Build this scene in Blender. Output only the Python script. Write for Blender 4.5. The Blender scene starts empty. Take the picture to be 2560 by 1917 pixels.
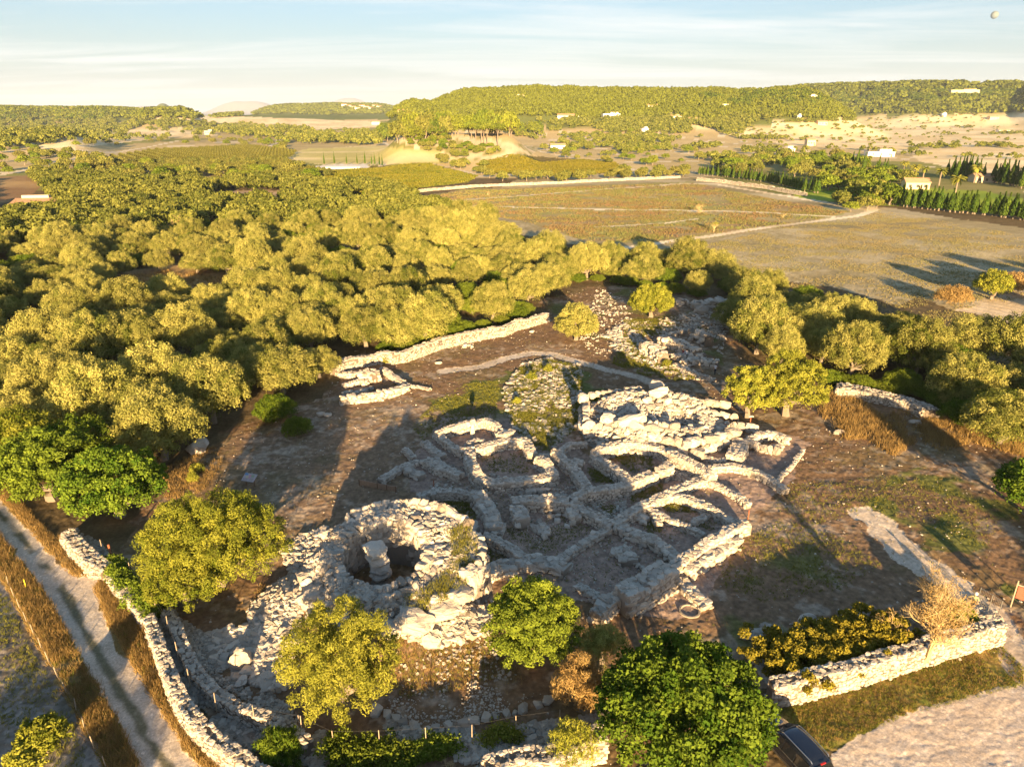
import bpy, math, random
import numpy as np
from mathutils import Vector, Matrix

# ------------------------------------------------------------------ camera, sky, sun
SC = bpy.context.scene
COL = SC.collection
CAM_H = 36.0
PITCH = math.radians(21.2)
FPX, CXP, CYP = 1750.0, 1280.0, 958.5          # focal length and centre of the photograph in its own pixels
cam_d = bpy.data.cameras.new('camera')
cam = bpy.data.objects.new('camera', cam_d); COL.objects.link(cam)
cam.location = (0, 0, CAM_H)
cam.rotation_euler = (math.radians(90) - PITCH, 0, 0)
cam_d.sensor_fit = 'HORIZONTAL'; cam_d.sensor_width = 36.0
cam_d.lens = 36.0 * FPX / 2560.0
cam_d.clip_start = 0.5; cam_d.clip_end = 120000
SC.camera = cam

SUN_EL = math.radians(9.3)
SUN_AZ = math.radians(176.5)                    # clockwise from +Y: the sun stands behind the camera, a little right
sun_vec = Vector((math.sin(SUN_AZ) * math.cos(SUN_EL), math.cos(SUN_AZ) * math.cos(SUN_EL), math.sin(SUN_EL)))
sd = bpy.data.lights.new('sun', 'SUN'); sun = bpy.data.objects.new('sun', sd); COL.objects.link(sun)
sd.energy = 5.0; sd.angle = math.radians(0.5); sd.color = (1.0, 0.69, 0.35)
sun.rotation_euler = sun_vec.to_track_quat('Z', 'Y').to_euler()

W = bpy.data.worlds.new("World"); SC.world = W; W.use_nodes = True
nt = W.node_tree; nt.nodes.clear()
def N(t, **k):
    n = nt.nodes.new(t)
    for a, b in k.items(): setattr(n, a, b)
    return n
out = N('ShaderNodeOutputWorld'); bg = N('ShaderNodeBackground'); bg.inputs[1].default_value = 0.050
sky = N('ShaderNodeTexSky', sky_type='NISHITA'); sky.sun_disc = False
sky.sun_elevation = SUN_EL; sky.sun_rotation = SUN_AZ; sky.altitude = 50; sky.air_density = 1.0; sky.dust_density = 1.4; sky.ozone_density = 1.5
tc = N('ShaderNodeTexCoord'); sep = N('ShaderNodeSeparateXYZ'); nt.links.new(tc.outputs['Generated'], sep.inputs[0])
# a thin veil that whitens the sky towards the horizon, and streaks of cirrus
mr = N('ShaderNodeMapRange'); mr.interpolation_type = 'SMOOTHERSTEP'
mr.inputs['From Min'].default_value = -0.05; mr.inputs['From Max'].default_value = 0.14
mr.inputs['To Min'].default_value = 0.97; mr.inputs['To Max'].default_value = 0.0
nt.links.new(sep.outputs['Z'], mr.inputs['Value'])
veil = N('ShaderNodeMixRGB'); veil.inputs[2].default_value = (3.85, 4.1, 4.1, 1)
nt.links.new(mr.outputs[0], veil.inputs[0])
skym = N('ShaderNodeMixRGB', blend_type='MULTIPLY'); skym.inputs[0].default_value = 1; skym.inputs[2].default_value = (1.16, 1.12, 1.20, 1)
nt.links.new(sky.outputs[0], skym.inputs[1])
blu = N('ShaderNodeMixRGB'); blu.inputs[0].default_value = 0.5; blu.inputs[2].default_value = (0.9, 2.0, 3.1, 1)
nt.links.new(skym.outputs[0], blu.inputs[1])
# the sky deepens overhead
zr = N('ShaderNodeMapRange'); zr.interpolation_type = 'SMOOTHSTEP'; zr.inputs['From Min'].default_value = 0.14; zr.inputs['From Max'].default_value = 0.6; nt.links.new(sep.outputs['Z'], zr.inputs['Value'])
zen = N('ShaderNodeMixRGB', blend_type='MULTIPLY'); zen.inputs[2].default_value = (0.85, 0.82, 0.86, 1); nt.links.new(zr.outputs[0], zen.inputs[0]); nt.links.new(blu.outputs[0], zen.inputs[1]); nt.links.new(zen.outputs[0], veil.inputs[1])
# cirrus: noise stretched along the horizon on a plane high overhead
dv = N('ShaderNodeMath', operation='ADD'); dv.inputs[1].default_value = 0.06; nt.links.new(sep.outputs['Z'], dv.inputs[0])
dx = N('ShaderNodeMath', operation='DIVIDE'); nt.links.new(sep.outputs['X'], dx.inputs[0]); nt.links.new(dv.outputs[0], dx.inputs[1])
dy = N('ShaderNodeMath', operation='DIVIDE'); nt.links.new(sep.outputs['Y'], dy.inputs[0]); nt.links.new(dv.outputs[0], dy.inputs[1])
cmb = N('ShaderNodeCombineXYZ'); nt.links.new(dx.outputs[0], cmb.inputs[0]); nt.links.new(dy.outputs[0], cmb.inputs[1])
mp = N('ShaderNodeMapping'); mp.inputs['Scale'].default_value = (0.22, 0.75, 1); mp.inputs['Rotation'].default_value = (0, 0, 0.10); mp.inputs['Location'].default_value = (0.9, 1.2, 0)
nt.links.new(cmb.outputs[0], mp.inputs[0])
nz = N('ShaderNodeTexNoise'); nz.inputs['Scale'].default_value = 1.0; nz.inputs['Detail'].default_value = 9; nz.inputs['Roughness'].default_value = 0.62; nz.inputs['Distortion'].default_value = 0.7
nt.links.new(mp.outputs[0], nz.inputs[0])
cr = N('ShaderNodeMapRange'); cr.inputs['From Min'].default_value = 0.44; cr.inputs['From Max'].default_value = 0.66; cr.inputs['To Max'].default_value = 0.75
nt.links.new(nz.outputs[0], cr.inputs[0])
cm = N('ShaderNodeMixRGB'); cm.inputs[2].default_value = (4.7, 4.85, 4.9, 1)
cz = N('ShaderNodeMapRange'); cz.inputs['From Min'].default_value = 0.35; cz.inputs['From Max'].default_value = 0.15; nt.links.new(sep.outputs['Z'], cz.inputs['Value'])
cq = N('ShaderNodeMath', operation='MULTIPLY'); nt.links.new(cr.outputs[0], cq.inputs[0]); nt.links.new(cz.outputs[0], cq.inputs[1]); nt.links.new(cq.outputs[0], cm.inputs[0]); nt.links.new(veil.outputs[0], cm.inputs[1])
nt.links.new(cm.outputs[0], bg.inputs[0]); nt.links.new(bg.outputs[0], out.inputs[0])

SC.view_settings.view_transform = 'Standard'; SC.view_settings.look = 'None'
SC.view_settings.exposure = 2.12; SC.view_settings.gamma = 1; SC.view_settings.use_curve_mapping = False
SC.cycles.max_bounces = 5; SC.cycles.diffuse_bounces = 2; SC.cycles.glossy_bounces = 2
SC.cycles.transmission_bounces = 3; SC.cycles.volume_bounces = 0; SC.cycles.transparent_max_bounces = 6

# ------------------------------------------------------------------ numbers: noise, pixels to ground
rng = np.random.default_rng(11)
cp, sp = math.cos(PITCH), math.sin(PITCH)
def _h(ix, iy, s):
    n = (ix.astype(np.int64) * 374761393 + iy.astype(np.int64) * 668265263 + s * 2147483647) & 0xffffffff
    n = ((n ^ (n >> 13)) * 1274126177) & 0xffffffff
    n = n ^ (n >> 16)
    return (n & 0xffff) / 65535.0
def vnoise(x, y, s=0):
    x = np.asarray(x, float); y = np.asarray(y, float)
    ix = np.floor(x); iy = np.floor(y); fx = x - ix; fy = y - iy
    fx = fx * fx * (3 - 2 * fx); fy = fy * fy * (3 - 2 * fy)
    ix = ix.astype(np.int64); iy = iy.astype(np.int64)
    a = _h(ix, iy, s); b = _h(ix + 1, iy, s); c = _h(ix, iy + 1, s); d = _h(ix + 1, iy + 1, s)
    return (a + (b - a) * fx) * (1 - fy) + (c + (d - c) * fx) * fy
def fbm(x, y, s=0, o=4):
    v = 0; a = 0.5; t = 0
    for k in range(o):
        v = v + a * vnoise(x, y, s + k * 17); t += a; a *= 0.55
        x = x * 2.03 + 5.1; y = y * 2.03 + 9.7
    return v / t
def sstep(a, b, x):
    t = np.clip((x - a) / (b - a), 0, 1); return t * t * (3 - 2 * t)

def az_of(u): return math.atan((u / 0.8638 - CXP) / FPX)          # display column to bearing (for the horizon)
# hills: (bearing left, bearing right in display columns), distance, depth, height, edge softness
HILLS = [
    (930, 1760, 1380, 230, 70, 110, 1), (1560, 2400, 2500, 260, 106, 130, 2), (2060, 2300, 2300, 200, 96, 90, 3),
    (-150, 430, 2500, 300, 42, 110, 4), (350, 490, 1900, 160, 38, 45, 5), (600, 900, 3900, 450, 68, 60, 6),
    (395, 435, 6000, 300, 105, 30, 10), (520, 640, 14500, 900, 215, 45, 7), (740, 830, 16500, 900, 300, 40, 8), (350, 420, 16000, 900, 215, 70, 9),
    (860, 1130, 620, 75, 20, 40, 12), (0, 260, 900, 150, 14, 60, 13), (480, 1000, 2600, 500, 26, 90, 14), (860, 1010, 1200, 150, 42, 50, 15),
]
def hgt(x, y):
    x = np.asarray(x, float); y = np.asarray(y, float)
    r = np.sqrt(x * x + y * y) + 1e-6
    th = np.arctan2(x, y)
    u = np.where(np.abs(th) < 1.2, (np.tan(np.clip(th, -1.2, 1.2)) * FPX * 0.985 + CXP) * 0.8638, -9999)
    far = sstep(260, 900, r)
    z = far * (fbm(x / 420, y / 420, 3) - 0.5) * 5
    z = z + sstep(30, 60, r) * (fbm(x / 26, y / 26, 5, 3) - 0.5) * 0.7
    hl = np.zeros(np.shape(z))
    for ul, ur, d, dep, h, soft, s in HILLS:
        prof = sstep(ul - soft, ul + soft, u) * (1 - sstep(ur - soft, ur + soft, u))
        rr = d * (1 + 0.10 * (vnoise(u / 160, s * 3.3, s) - 0.5))
        dp = np.where(r < rr, dep, dep * 1.6)
        hl = np.maximum(hl, prof * h * (0.86 + 0.24 * fbm(u / 130 + s * 7, r / (dep * 1.2), s, 4)) * np.exp(-((r - rr) / dp) ** 2))
    return z + hl
def micro(x, y):
    r = np.sqrt(x * x + y * y)
    k = 1 - sstep(170, 260, r)
    return k * ((fbm(x * 1.1, y * 1.1, 21, 3) - 0.5) * 0.16 + (vnoise(x * 5, y * 5, 29) - 0.5) * 0.05)
TX, TY = 0.0, 0.0                               # the round tower's middle, set below
def bank_h(x, y):
    r = np.hypot(x - TX, y - TY); a = np.degrees(np.arctan2(y - TY, x - TX)) % 360
    return 1.5 * (1 - np.clip((r - 6.3) / 5.3, 0, 1)) ** 1.3 * sstep(165, 195, a) * (1 - sstep(320, 345, a)) * sstep(5.6, 6.2, r)
def ground(x, y): return hgt(x, y) + micro(x, y) + bank_h(x, y)
def gz(x, y): return float(ground(np.array([x]), np.array([y]))[0])

def to_px(x, y, z):                            # world -> photograph pixels
    dz = z - CAM_H
    dep = y * cp - dz * sp
    up = y * sp + dz * cp
    dep = np.where(dep > 0.1, dep, np.nan)
    return CXP + FPX * x / dep, CYP - FPX * up / dep
def ray(u, v):
    a = (u - CXP) / FPX; b = -(v - CYP) / FPX
    return a, cp + b * sp, -sp + b * cp
def P(u, v, z=0.0):
    dx_, dy_, dz_ = ray(u, v); t = (z - CAM_H) / dz_
    return (dx_ * t, dy_ * t, z)
_T = np.geomspace(25, 30000, 240)
def G(u, v):                                   # ground point seen at photograph pixels (arrays), on the terrain
    u = np.atleast_1d(np.asarray(u, float)); v = np.atleast_1d(np.asarray(v, float))
    a, b, c = ray(u, v); n = np.sqrt(b * b + a * a)
    X = (a / n)[:, None] * _T; Y = (b / n)[:, None] * _T; Z = CAM_H + (c / n)[:, None] * _T
    below = Z < hgt(X, Y)
    i = np.argmax(below, axis=1); i = np.where(below.any(axis=1), i, len(_T) - 1)
    k = np.arange(len(u))
    # refine between i-1 and i
    t0 = _T[np.maximum(i - 1, 0)]; t1 = _T[i]
    for _ in range(12):
        tm = (t0 + t1) / 2; x = a / n * tm; y = b / n * tm; zz = CAM_H + c / n * tm
        bl = zz < hgt(x, y); t1 = np.where(bl, tm, t1); t0 = np.where(bl, t0, tm)
    x = a / n * t1; y = b / n * t1
    return x, y, ground(x, y)
CROPS = {'D': (0, 0, 0.8638), 'C5': (800, 700, 2.4578), 'C3': (1100, 1000, 2.6024), 'C2': (600, 1150, 2.76),
         'BR': (1760, 1100, 2.0275), 'CR': (1660, 600, 2.4578), 'BL': (0, 1100, 2.0267), 'CB': (600, 1500, 2.765),
         'BM': (1300, 1450, 2.765), 'FL': (0, 200, 2.572), 'FM': (800, 200, 2.4578), 'FR': (1660, 200, 2.4578),
         'ML': (0, 600, 2.572), 'Z1': (2340, 1380, 8.28), 'Z2': (1560, 720, 6.9), 'Z5': (1480, 950, 5.82), 'Z4': (0, 440, 12.29)}
def S(c, pts):
    ox, oy, s = CROPS[c]
    return [(ox + p[0] / s, oy + p[1] / s) for p in pts]
_t = P(985, 1384, 3.6); TX, TY = _t[0], _t[1] + 0.5
def TW(c, pts, z=0.0): return [P(u, v, z) for u, v in S(c, pts)]
def PW(c, x, y, z=0.0): return TW(c, [(x, y)], z)[0]
def inpoly(px, py, poly):
    px = np.asarray(px); py = np.asarray(py); r = np.zeros(px.shape, bool)
    n = len(poly); j = n - 1
    with np.errstate(all='ignore'):
        for i in range(n):
            xi, yi = poly[i]; xj, yj = poly[j]
            c = ((yi > py) != (yj > py)) & (px < (xj - xi) * (py - yi) / (yj - yi + 1e-12) + xi)
            r ^= c; j = i
    return r
def seg_dist(px, py, pts):
    d = np.full(np.shape(px), 1e9); par = np.zeros(np.shape(px)); acc = 0
    for (x0, y0), (x1, y1) in zip([p[:2] for p in pts[:-1]], [p[:2] for p in pts[1:]]):
        L2 = (x1 - x0) ** 2 + (y1 - y0) ** 2 + 1e-9
        t = np.clip(((px - x0) * (x1 - x0) + (py - y0) * (y1 - y0)) / L2, 0, 1)
        dd = np.hypot(px - x0 - t * (x1 - x0), py - y0 - t * (y1 - y0))
        m = dd < d; d = np.where(m, dd, d)
        side = (x1 - x0) * (py - y0) - (y1 - y0) * (px - x0)
        par = np.where(m, np.sign(side) * dd, par)
    return d, par

# ------------------------------------------------------------------ objects
def tag(o, label=None, cat=None, group=None, kind=None):
    if label:
        o['label'] = label
        if not kind: o['kind'] = 'thing'
    if cat: o['category'] = cat
    if group: o['group'] = group
    if kind: o['kind'] = kind
    return o
def empty(name, loc=(0, 0, 0), rz=0, label=None, cat=None, group=None):
    o = bpy.data.objects.new(name, None); COL.objects.link(o); o.location = loc; o.rotation_euler = (0, 0, rz)
    o.empty_display_size = 0.2
    return tag(o, label, cat, group)
def mesh_np(name, V, F, mat, tint=None, color=None, smooth=False):
    V = np.asarray(V, np.float32).reshape(-1, 3)
    me = bpy.data.meshes.new(name)
    if isinstance(F, np.ndarray): k = F.shape[1]; loops = F.reshape(-1); tot = np.full(len(F), k, np.int32)
    else:
        loops = np.array([i for f in F for i in f], np.int32); tot = np.array([len(f) for f in F], np.int32)
    me.vertices.add(len(V)); me.vertices.foreach_set('co', V.ravel())
    me.loops.add(len(loops)); me.loops.foreach_set('vertex_index', loops.astype(np.int32))
    me.polygons.add(len(tot)); st = np.concatenate([[0], np.cumsum(tot)[:-1]]).astype(np.int32)
    me.polygons.foreach_set('loop_start', st); me.polygons.foreach_set('loop_total', tot)
    me.polygons.foreach_set('use_smooth', np.full(len(tot), smooth, bool))
    me.update(calc_edges=True); me.validate()
    if tint is not None:
        a = me.attributes.new('tint', 'FLOAT', 'POINT'); a.data.foreach_set('value', np.asarray(tint, np.float32))
    if color is not None:
        c = np.ones((len(V), 4), np.float32); c[:, :3] = color
        a = me.attributes.new('Col', 'FLOAT_COLOR', 'POINT'); a.data.foreach_set('color', c.ravel())
    if mat: me.materials.append(mat)
    return me
def link(name, me, parent=None, loc=None, rz=0):
    o = bpy.data.objects.new(name, me); COL.objects.link(o)
    if parent: o.parent = parent
    if loc is not None: o.location = loc; o.rotation_euler = (0, 0, rz)
    return o
class MB:
    def __init__(s): s.V = []; s.F = []; s.T = []; s.n = 0
    def add(s, V, F, t=0.5):
        V = np.asarray(V, float).reshape(-1, 3); s.V.append(V)
        s.F += [tuple(int(i) + s.n for i in f) for f in F]; s.T.append(np.broadcast_to(t, (len(V),))); s.n += len(V)
    def box(s, c, d, rz=0, t=0.5):
        x, y, z = [q / 2 for q in d]
        V = np.array([(a * x, b * y, e * z) for e in (-1, 1) for b in (-1, 1) for a in (-1, 1)], float)
        ca, sa = math.cos(rz), math.sin(rz)
        V = np.stack([V[:, 0] * ca - V[:, 1] * sa, V[:, 0] * sa + V[:, 1] * ca, V[:, 2]], 1) + np.array(c)
        s.add(V, [(0, 2, 3, 1), (4, 5, 7, 6), (0, 1, 5, 4), (2, 6, 7, 3), (0, 4, 6, 2), (1, 3, 7, 5)], t)
    def tube(s, pts, rad, n=6, t=0.5, cap=True):
        pts = np.asarray(pts, float); m = len(pts)
        rad = np.broadcast_to(rad, (m,)); V = []
        for i in range(m):
            d = pts[min(i + 1, m - 1)] - pts[max(i - 1, 0)]; d /= (np.linalg.norm(d) + 1e-9)
            a = np.cross(d, (0, 0, 1.0)) if abs(d[2]) < 0.9 else np.cross(d, (1.0, 0, 0)); a /= np.linalg.norm(a); b = np.cross(d, a)
            for k in range(n):
                q = 2 * math.pi * k / n; V.append(pts[i] + rad[i] * (math.cos(q) * a + math.sin(q) * b))
        F = [(i * n + k, i * n + (k + 1) % n, (i + 1) * n + (k + 1) % n, (i + 1) * n + k) for i in range(m - 1) for k in range(n)]
        if cap: F += [tuple(range(n))[::-1], tuple((m - 1) * n + k for k in range(n))]
        s.add(V, F, t)
    def mesh(s, name, mat, smooth=False):
        return mesh_np(name, np.concatenate(s.V), s.F, mat, tint=np.concatenate(s.T), smooth=smooth)
    def build(s, name, mat, parent=None, smooth=False, loc=None, rz=0):
        return link(name, s.mesh(name, mat, smooth), parent, loc, rz)

# ------------------------------------------------------------------ materials
def mat_new(name, rough=0.9):
    m = bpy.data.materials.new(name); m.use_nodes = True
    return m, m.node_tree, m.node_tree.nodes['Principled BSDF']
def mat_plain(name, col, rough=0.7, metal=0.0, bump=0.0, scale=8, var=0.12, coat=0.0):
    m, t, b = mat_new(name)
    n = t.nodes.new('ShaderNodeTexNoise'); n.inputs['Scale'].default_value = scale; n.inputs['Detail'].default_value = 6
    c = t.nodes.new('ShaderNodeTexCoord'); t.links.new(c.outputs['Object'], n.inputs[0])
    r = t.nodes.new('ShaderNodeMixRGB'); r.inputs[1].default_value = (*[q * (1 - var) for q in col], 1); r.inputs[2].default_value = (*[min(1, q * (1 + var)) for q in col], 1)
    t.links.new(n.outputs[0], r.inputs[0]); t.links.new(r.outputs[0], b.inputs['Base Color'])
    b.inputs['Roughness'].default_value = rough; b.inputs['Metallic'].default_value = metal
    if coat: b.inputs['Coat Weight'].default_value = coat
    if bump:
        bp = t.nodes.new('ShaderNodeBump'); bp.inputs['Strength'].default_value = bump; bp.inputs['Distance'].default_value = 0.05
        t.links.new(n.outputs[0], bp.inputs['Height']); t.links.new(bp.outputs[0], b.inputs['Normal'])
    return m
def mat_foliage(name, c0, c1, trans=0.25, objvar=0.18, c2=None):
    """per-leaf tint runs from c0 to c1; every tree shifts a little of its own"""
    m = bpy.data.materials.new(name); m.use_nodes = True; t = m.node_tree; t.nodes.clear()
    o = t.nodes.new('ShaderNodeOutputMaterial')
    at = t.nodes.new('ShaderNodeAttribute'); at.attribute_name = 'tint'
    mx = t.nodes.new('ShaderNodeMixRGB'); mx.inputs[1].default_value = (*c0, 1); mx.inputs[2].default_value = (*c1, 1)
    t.links.new(at.outputs['Fac'], mx.inputs[0])
    oi = t.nodes.new('ShaderNodeObjectInfo')
    c2 = c2 or (c1[0] * 1.25, c1[1] * 1.02, c1[2] * 1.0)
    m2 = t.nodes.new('ShaderNodeMixRGB'); m2.inputs[2].default_value = (*c2, 1)
    k = t.nodes.new('ShaderNodeMath'); k.operation = 'MULTIPLY'; k.inputs[1].default_value = 0.4
    t.links.new(oi.outputs['Random'], k.inputs[0]); t.links.new(k.outputs[0], m2.inputs[0]); t.links.new(mx.outputs[0], m2.inputs[1])
    hs = t.nodes.new('ShaderNodeHueSaturation'); mr = t.nodes.new('ShaderNodeMapRange'); mr.inputs['To Min'].default_value = 1 - objvar; mr.inputs['To Max'].default_value = 1 + objvar
    w = t.nodes.new('ShaderNodeMath'); w.operation = 'FRACT'; w0 = t.nodes.new('ShaderNodeMath'); w0.operation = 'MULTIPLY'; w0.inputs[1].default_value = 7.31
    t.links.new(oi.outputs['Random'], w0.inputs[0]); t.links.new(w0.outputs[0], w.inputs[0]); t.links.new(w.outputs[0], mr.inputs[0])
    t.links.new(mr.outputs[0], hs.inputs['Value']); t.links.new(m2.outputs[0], hs.inputs['Color'])
    d = t.nodes.new('ShaderNodeBsdfDiffuse'); tr = t.nodes.new('ShaderNodeBsdfTranslucent'); ms = t.nodes.new('ShaderNodeMixShader'); ms.inputs[0].default_value = trans
    t.links.new(hs.outputs[0], d.inputs[0]); t.links.new(hs.outputs[0], tr.inputs[0]); t.links.new(d.outputs[0], ms.inputs[1]); t.links.new(tr.outputs[0], ms.inputs[2])
    t.links.new(ms.outputs[0], o.inputs[0])
    return m
def mat_rock(name, c0, c1, cd, scale=1.2):
    m, t, b = mat_new(name)
    at = t.nodes.new('ShaderNodeAttribute'); at.attribute_name = 'tint'
    mx = t.nodes.new('ShaderNodeMixRGB'); mx.inputs[1].default_value = (*c0, 1); mx.inputs[2].default_value = (*c1, 1)
    t.links.new(at.outputs['Fac'], mx.inputs[0])
    ge = t.nodes.new('ShaderNodeNewGeometry')
    n = t.nodes.new('ShaderNodeTexNoise'); n.inputs['Scale'].default_value = scale; n.inputs['Detail'].default_value = 8; n.inputs['Roughness'].default_value = 0.7
    t.links.new(ge.outputs['Position'], n.inputs[0])
    mr = t.nodes.new('ShaderNodeMapRange'); mr.inputs['From Min'].default_value = 0.48; mr.inputs['From Max'].default_value = 0.72; mr.inputs['To Max'].default_value = 0.65
    t.links.new(n.outputs[0], mr.inputs[0])
    m2 = t.nodes.new('ShaderNodeMixRGB'); m2.inputs[2].default_value = (*cd, 1); t.links.new(mr.outputs[0], m2.inputs[0]); t.links.new(mx.outputs[0], m2.inputs[1])
    t.links.new(m2.outputs[0], b.inputs['Base Color']); b.inputs['Roughness'].default_value = 0.95; b.inputs['Specular IOR Level'].default_value = 0.15
    n2 = t.nodes.new('ShaderNodeTexNoise'); n2.inputs['Scale'].default_value = 7; n2.inputs['Detail'].default_value = 6; t.links.new(ge.outputs['Position'], n2.inputs[0])
    bp = t.nodes.new('ShaderNodeBump'); bp.inputs['Strength'].default_value = 0.7; bp.inputs['Distance'].default_value = 0.07
    t.links.new(n2.outputs[0], bp.inputs['Height']); t.links.new(bp.outputs[0], b.inputs['Normal'])
    return m
def mat_ground(name, bump=0.6, fine=3.0):
    m, t, b = mat_new(name)
    at = t.nodes.new('ShaderNodeAttribute'); at.attribute_name = 'Col'
    ge = t.nodes.new('ShaderNodeNewGeometry')
    n = t.nodes.new('ShaderNodeTexNoise'); n.inputs['Scale'].default_value = fine; n.inputs['Detail'].default_value = 8; n.inputs['Roughness'].default_value = 0.75
    t.links.new(ge.outputs['Position'], n.inputs[0])
    mr = t.nodes.new('ShaderNodeMapRange'); mr.inputs['From Min'].default_value = 0.3; mr.inputs['From Max'].default_value = 0.7; mr.inputs['To Min'].default_value = 0.62; mr.inputs['To Max'].default_value = 1.38
    t.links.new(n.outputs[0], mr.inputs[0])
    mu = t.nodes.new('ShaderNodeVectorMath'); mu.operation = 'SCALE'; t.links.new(at.outputs['Color'], mu.inputs[0]); t.links.new(mr.outputs[0], mu.inputs['Scale'])
    t.links.new(mu.outputs[0], b.inputs['Base Color']); b.inputs['Roughness'].default_value = 1; b.inputs['Specular IOR Level'].default_value = 0.05
    bp = t.nodes.new('ShaderNodeBump'); bp.inputs['Strength'].default_value = bump; bp.inputs['Distance'].default_value = 0.06
    t.links.new(n.outputs[0], bp.inputs['Height']); t.links.new(bp.outputs[0], b.inputs['Normal'])
    return m
M = {}
M['ground'] = mat_ground('earth'); M['road'] = mat_ground('gravel', 0.5, 6)
M['stone'] = mat_rock('limestone', (0.16, 0.13, 0.10), (0.57, 0.505, 0.42), (0.28, 0.235, 0.185))
M['drystone'] = mat_rock('dry_stone', (0.15, 0.12, 0.09), (0.50, 0.445, 0.37), (0.23, 0.19, 0.15), 2)
M['bark'] = mat_plain('bark', (0.20, 0.16, 0.12), 0.95, bump=0.6, scale=5)
M['twig'] = mat_plain('dry_twig', (0.50, 0.37, 0.18), 0.95, scale=3)
M['olive'] = mat_foliage('olive_leaves', (0.05, 0.085, 0.006), (0.39, 0.36, 0.10), c2=(0.42, 0.38, 0.11))
M['green'] = mat_foliage('dark_leaves', (0.03, 0.075, 0.008), (0.18, 0.235, 0.025), c2=(0.26, 0.26, 0.04))
M['carob'] = mat_foliage('carob_leaves', (0.025, 0.08, 0.008), (0.19, 0.26, 0.030), c2=(0.23, 0.26, 0.035))
M['yolive'] = mat_foliage('yellow_olive_leaves', (0.06, 0.10, 0.008), (0.35, 0.35, 0.05), c2=(0.38, 0.35, 0.06))
M['pine'] = mat_foliage('pine_needles', (0.045, 0.085, 0.014), (0.19, 0.235, 0.03), c2=(0.27, 0.26, 0.035), objvar=0.22)
M['cyp'] = mat_foliage('cypress_leaves', (0.025, 0.065, 0.012), (0.10, 0.16, 0.022))
M['far_olive'] = mat_foliage('far_olive_leaves', (0.045, 0.075, 0.012), (0.25, 0.255, 0.055), c2=(0.33, 0.28, 0.08))
M['grove'] = mat_foliage('grove_leaves', (0.045, 0.07, 0.014), (0.20, 0.205, 0.05))
M['dry'] = mat_foliage('dry_grass', (0.20, 0.12, 0.045), (0.46, 0.32, 0.12), c2=(0.42, 0.28, 0.11))
M['weed'] = mat_foliage('green_weeds', (0.06, 0.10, 0.02), (0.27, 0.27, 0.05))
# ------------------------------------------------------------------ ground and everything that lies flat on it
def poly(c, pts): return S(c, pts)
def region_ids(U, V_, X, Y):
    """which surface each ground point belongs to, with the ragged edges of real ground"""
    R = np.hypot(X, Y)
    wob = (fbm(X * 0.55, Y * 0.55, 41, 3) - 0.5)
    # ragged edge: shift by noise that shrinks with distance
    px_m = FPX / np.maximum(R, 20)
    U2 = U + wob * px_m * 1.6; V2 = V_ + (fbm(X * 0.55 + 50, Y * 0.55, 43, 3) - 0.5) * px_m * 1.0
    ids = np.zeros(X.shape, np.int32)
    def setp(k, c, pts): ids[inpoly(U2, V2, S(c, pts))] = k
    def strip(k, c, pts, w, z=0.0, wn=0.5):
        W_ = [G(*p) for p in S(c, pts)]; W_ = [(float(a[0]), float(a[1])) for a in W_]
        m = R < max(math.hypot(*p) for p in W_) * 1.3 + 20
        d = np.full(X.shape, 1e9); d[m] = seg_dist(X[m], Y[m], W_)[0]
        ids[d < w / 2 + wob * wn] = k
    for nm, c, pts in FIELDS: setp(NAMES.index(nm), c, pts)
    for nm, c, pts, w, wn in STRIPS: strip(NAMES.index(nm), c, pts, w, wn=wn)
    return ids
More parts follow.
